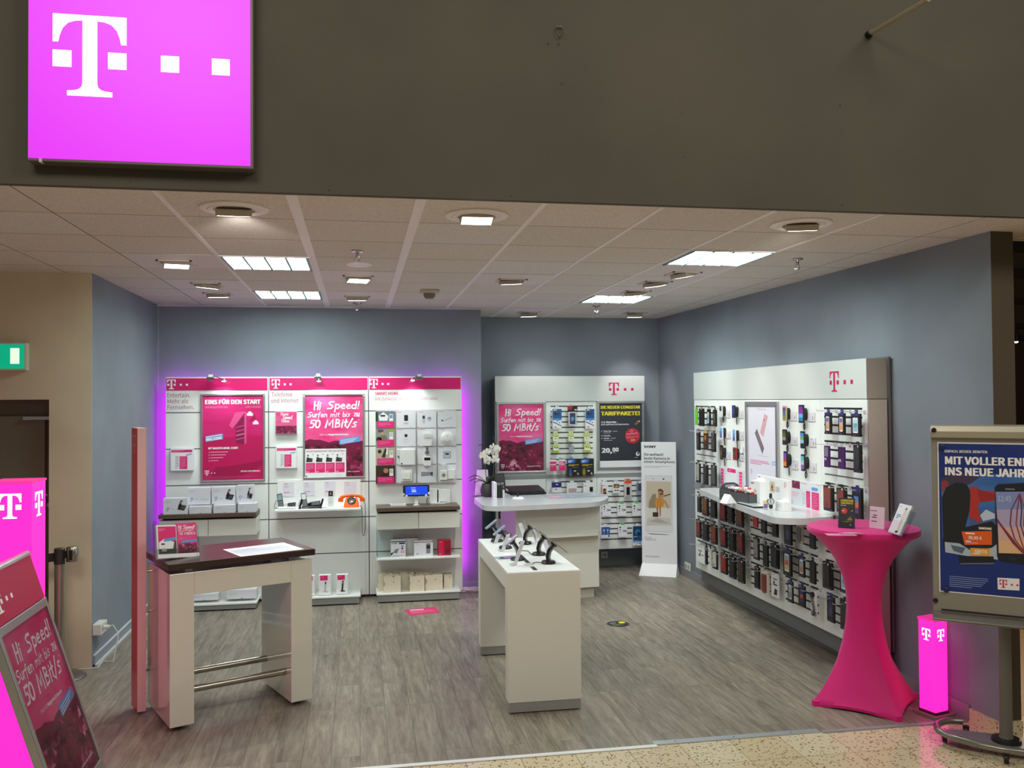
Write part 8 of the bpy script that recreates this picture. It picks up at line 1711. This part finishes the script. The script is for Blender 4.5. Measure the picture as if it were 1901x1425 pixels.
def T2(s, x0, y0, x1, y1, m_, k, bo=0):
    a = pu(x0, y1); c = pu(x1, y0); d_ = pu(x1, y1); b.text(s, a[0], a[1], d_[0], a[1]+(c[1]-d_[1]), m_, q+k*E4, bo, rot=0)
def LN(x0, y0, x1, y1, n_, m_, k): a = pu(x0, y1); c = pu(x1, y0); b.lines(a[0], a[1], c[0], c[1], n_, m_, q+k*E4, .4)
LN(302, 796, 425, 812, 1, WTX, 9); T2('39,95 €', 318, 818, 412, 845, WTX, 9, .5); LN(302, 850, 375, 862, 1, WTX, 9); LN(302, 866, 470, 872, 1, PINKL, 9)
PG([(332, 900), (465, 905), (465, 956), (340, 950)], ink(236, 160, 40), 8); T2('GRATIS', 364, 910, 450, 934, WTX, 9, .5); LN(350, 938, 450, 944, 1, WTX, 9)
PG([(255, 955), (490, 958), (497, 1000), (262, 1003)], ink(24, 28, 38), 9); PG([(262, 1003), (497, 1000), (490, 1012), (268, 1012)], ink(90, 104, 120), 9)
T2('SAMSUNG', 390, 758, 478, 774, WTX, 8, 1)
# phone on the advert
PG([(500, 490), (520, 470), (690, 460), (990, 462), (1010, 485), (1010, 985), (990, 1010), (700, 1010), (540, 990), (515, 960)], ink(24, 28, 38), 9)
scp = [((505, 520), (1005, 520)), ((512, 640), (1005, 640)), ((520, 760), (1005, 760)), ((524, 850), (1005, 850)), ((526, 935), (1005, 950))]
for k, c in enumerate(((130, 146, 200), (176, 166, 200), (214, 176, 170), (226, 184, 140))): PG([scp[k+1][0], scp[k+1][1], scp[k][1], scp[k][0]], ink(*c), 10)
for k, (sx0, cc_) in enumerate(((600, (120, 40, 62)), (640, (146, 54, 74)), (670, (60, 60, 80)), (690, (160, 70, 84)))):
    LW = [(665, 530), (sx0+8, 640), (sx0, 740), (sx0+30, 840), (700, 935)]; PG(LW+[(x+9, y) for x, y in LW[::-1]], ink(*cc_), 11+.2*k)
PG([(516, 700), (560, 760), (640, 860), (700, 935), (690, 940), (620, 870), (516, 720)], ink(130, 44, 66), 12)
T2('12:45', 522, 546, 610, 584, ink(206, 212, 230), 12); T2('SAMSUNG', 570, 496, 635, 506, ink(150, 156, 166), 12, 1); PG(rrect(596, 962, 648, 982, 9), ink(40, 46, 56), 12)
LN(192, 1108, 465, 1165, 6, ink(120, 140, 190), 3)
PG([(517, 1102), (667, 1110), (667, 1190), (520, 1182)], PAPER, 4)
a = pu(558, 1170); c = pu(558, 1116); b.logo(a[0], a[1], c[1]-a[1], MAGM, q+6*E4)
T2('EINFACH. BESSER. BERATEN.', 160, 236, 453, 254, WTX, 4, .5)
T2('MIT VOLLER ENERGIE', 162, 276, 905, 334, WTX, 4, 1); T2('INS NEUE JAHR!', 162, 350, 725, 408, WTX, 4, 1)
solo(b, 'blue_poster', 'dark blue poster of a climber and a large phone on the flipchart', 'poster', MP)
for k, (x, y, lb) in enumerate(((143, 214, 'round blue magnet at the top left corner of the blue poster'), (172, 1182, 'round blue magnet at the bottom left corner of the blue poster'))):
    u, v = pu(x, y); b = MB(M=MP @ Matrix.Translation((u, v, .0075))); b.lathe([(.016, 0), (.016, .006), (.012, .008), (0, .008)], ink(26, 34, 88), 18); solo(b, 'magnet', lb, 'magnet', group='magnets on the flipchart', smooth=True)
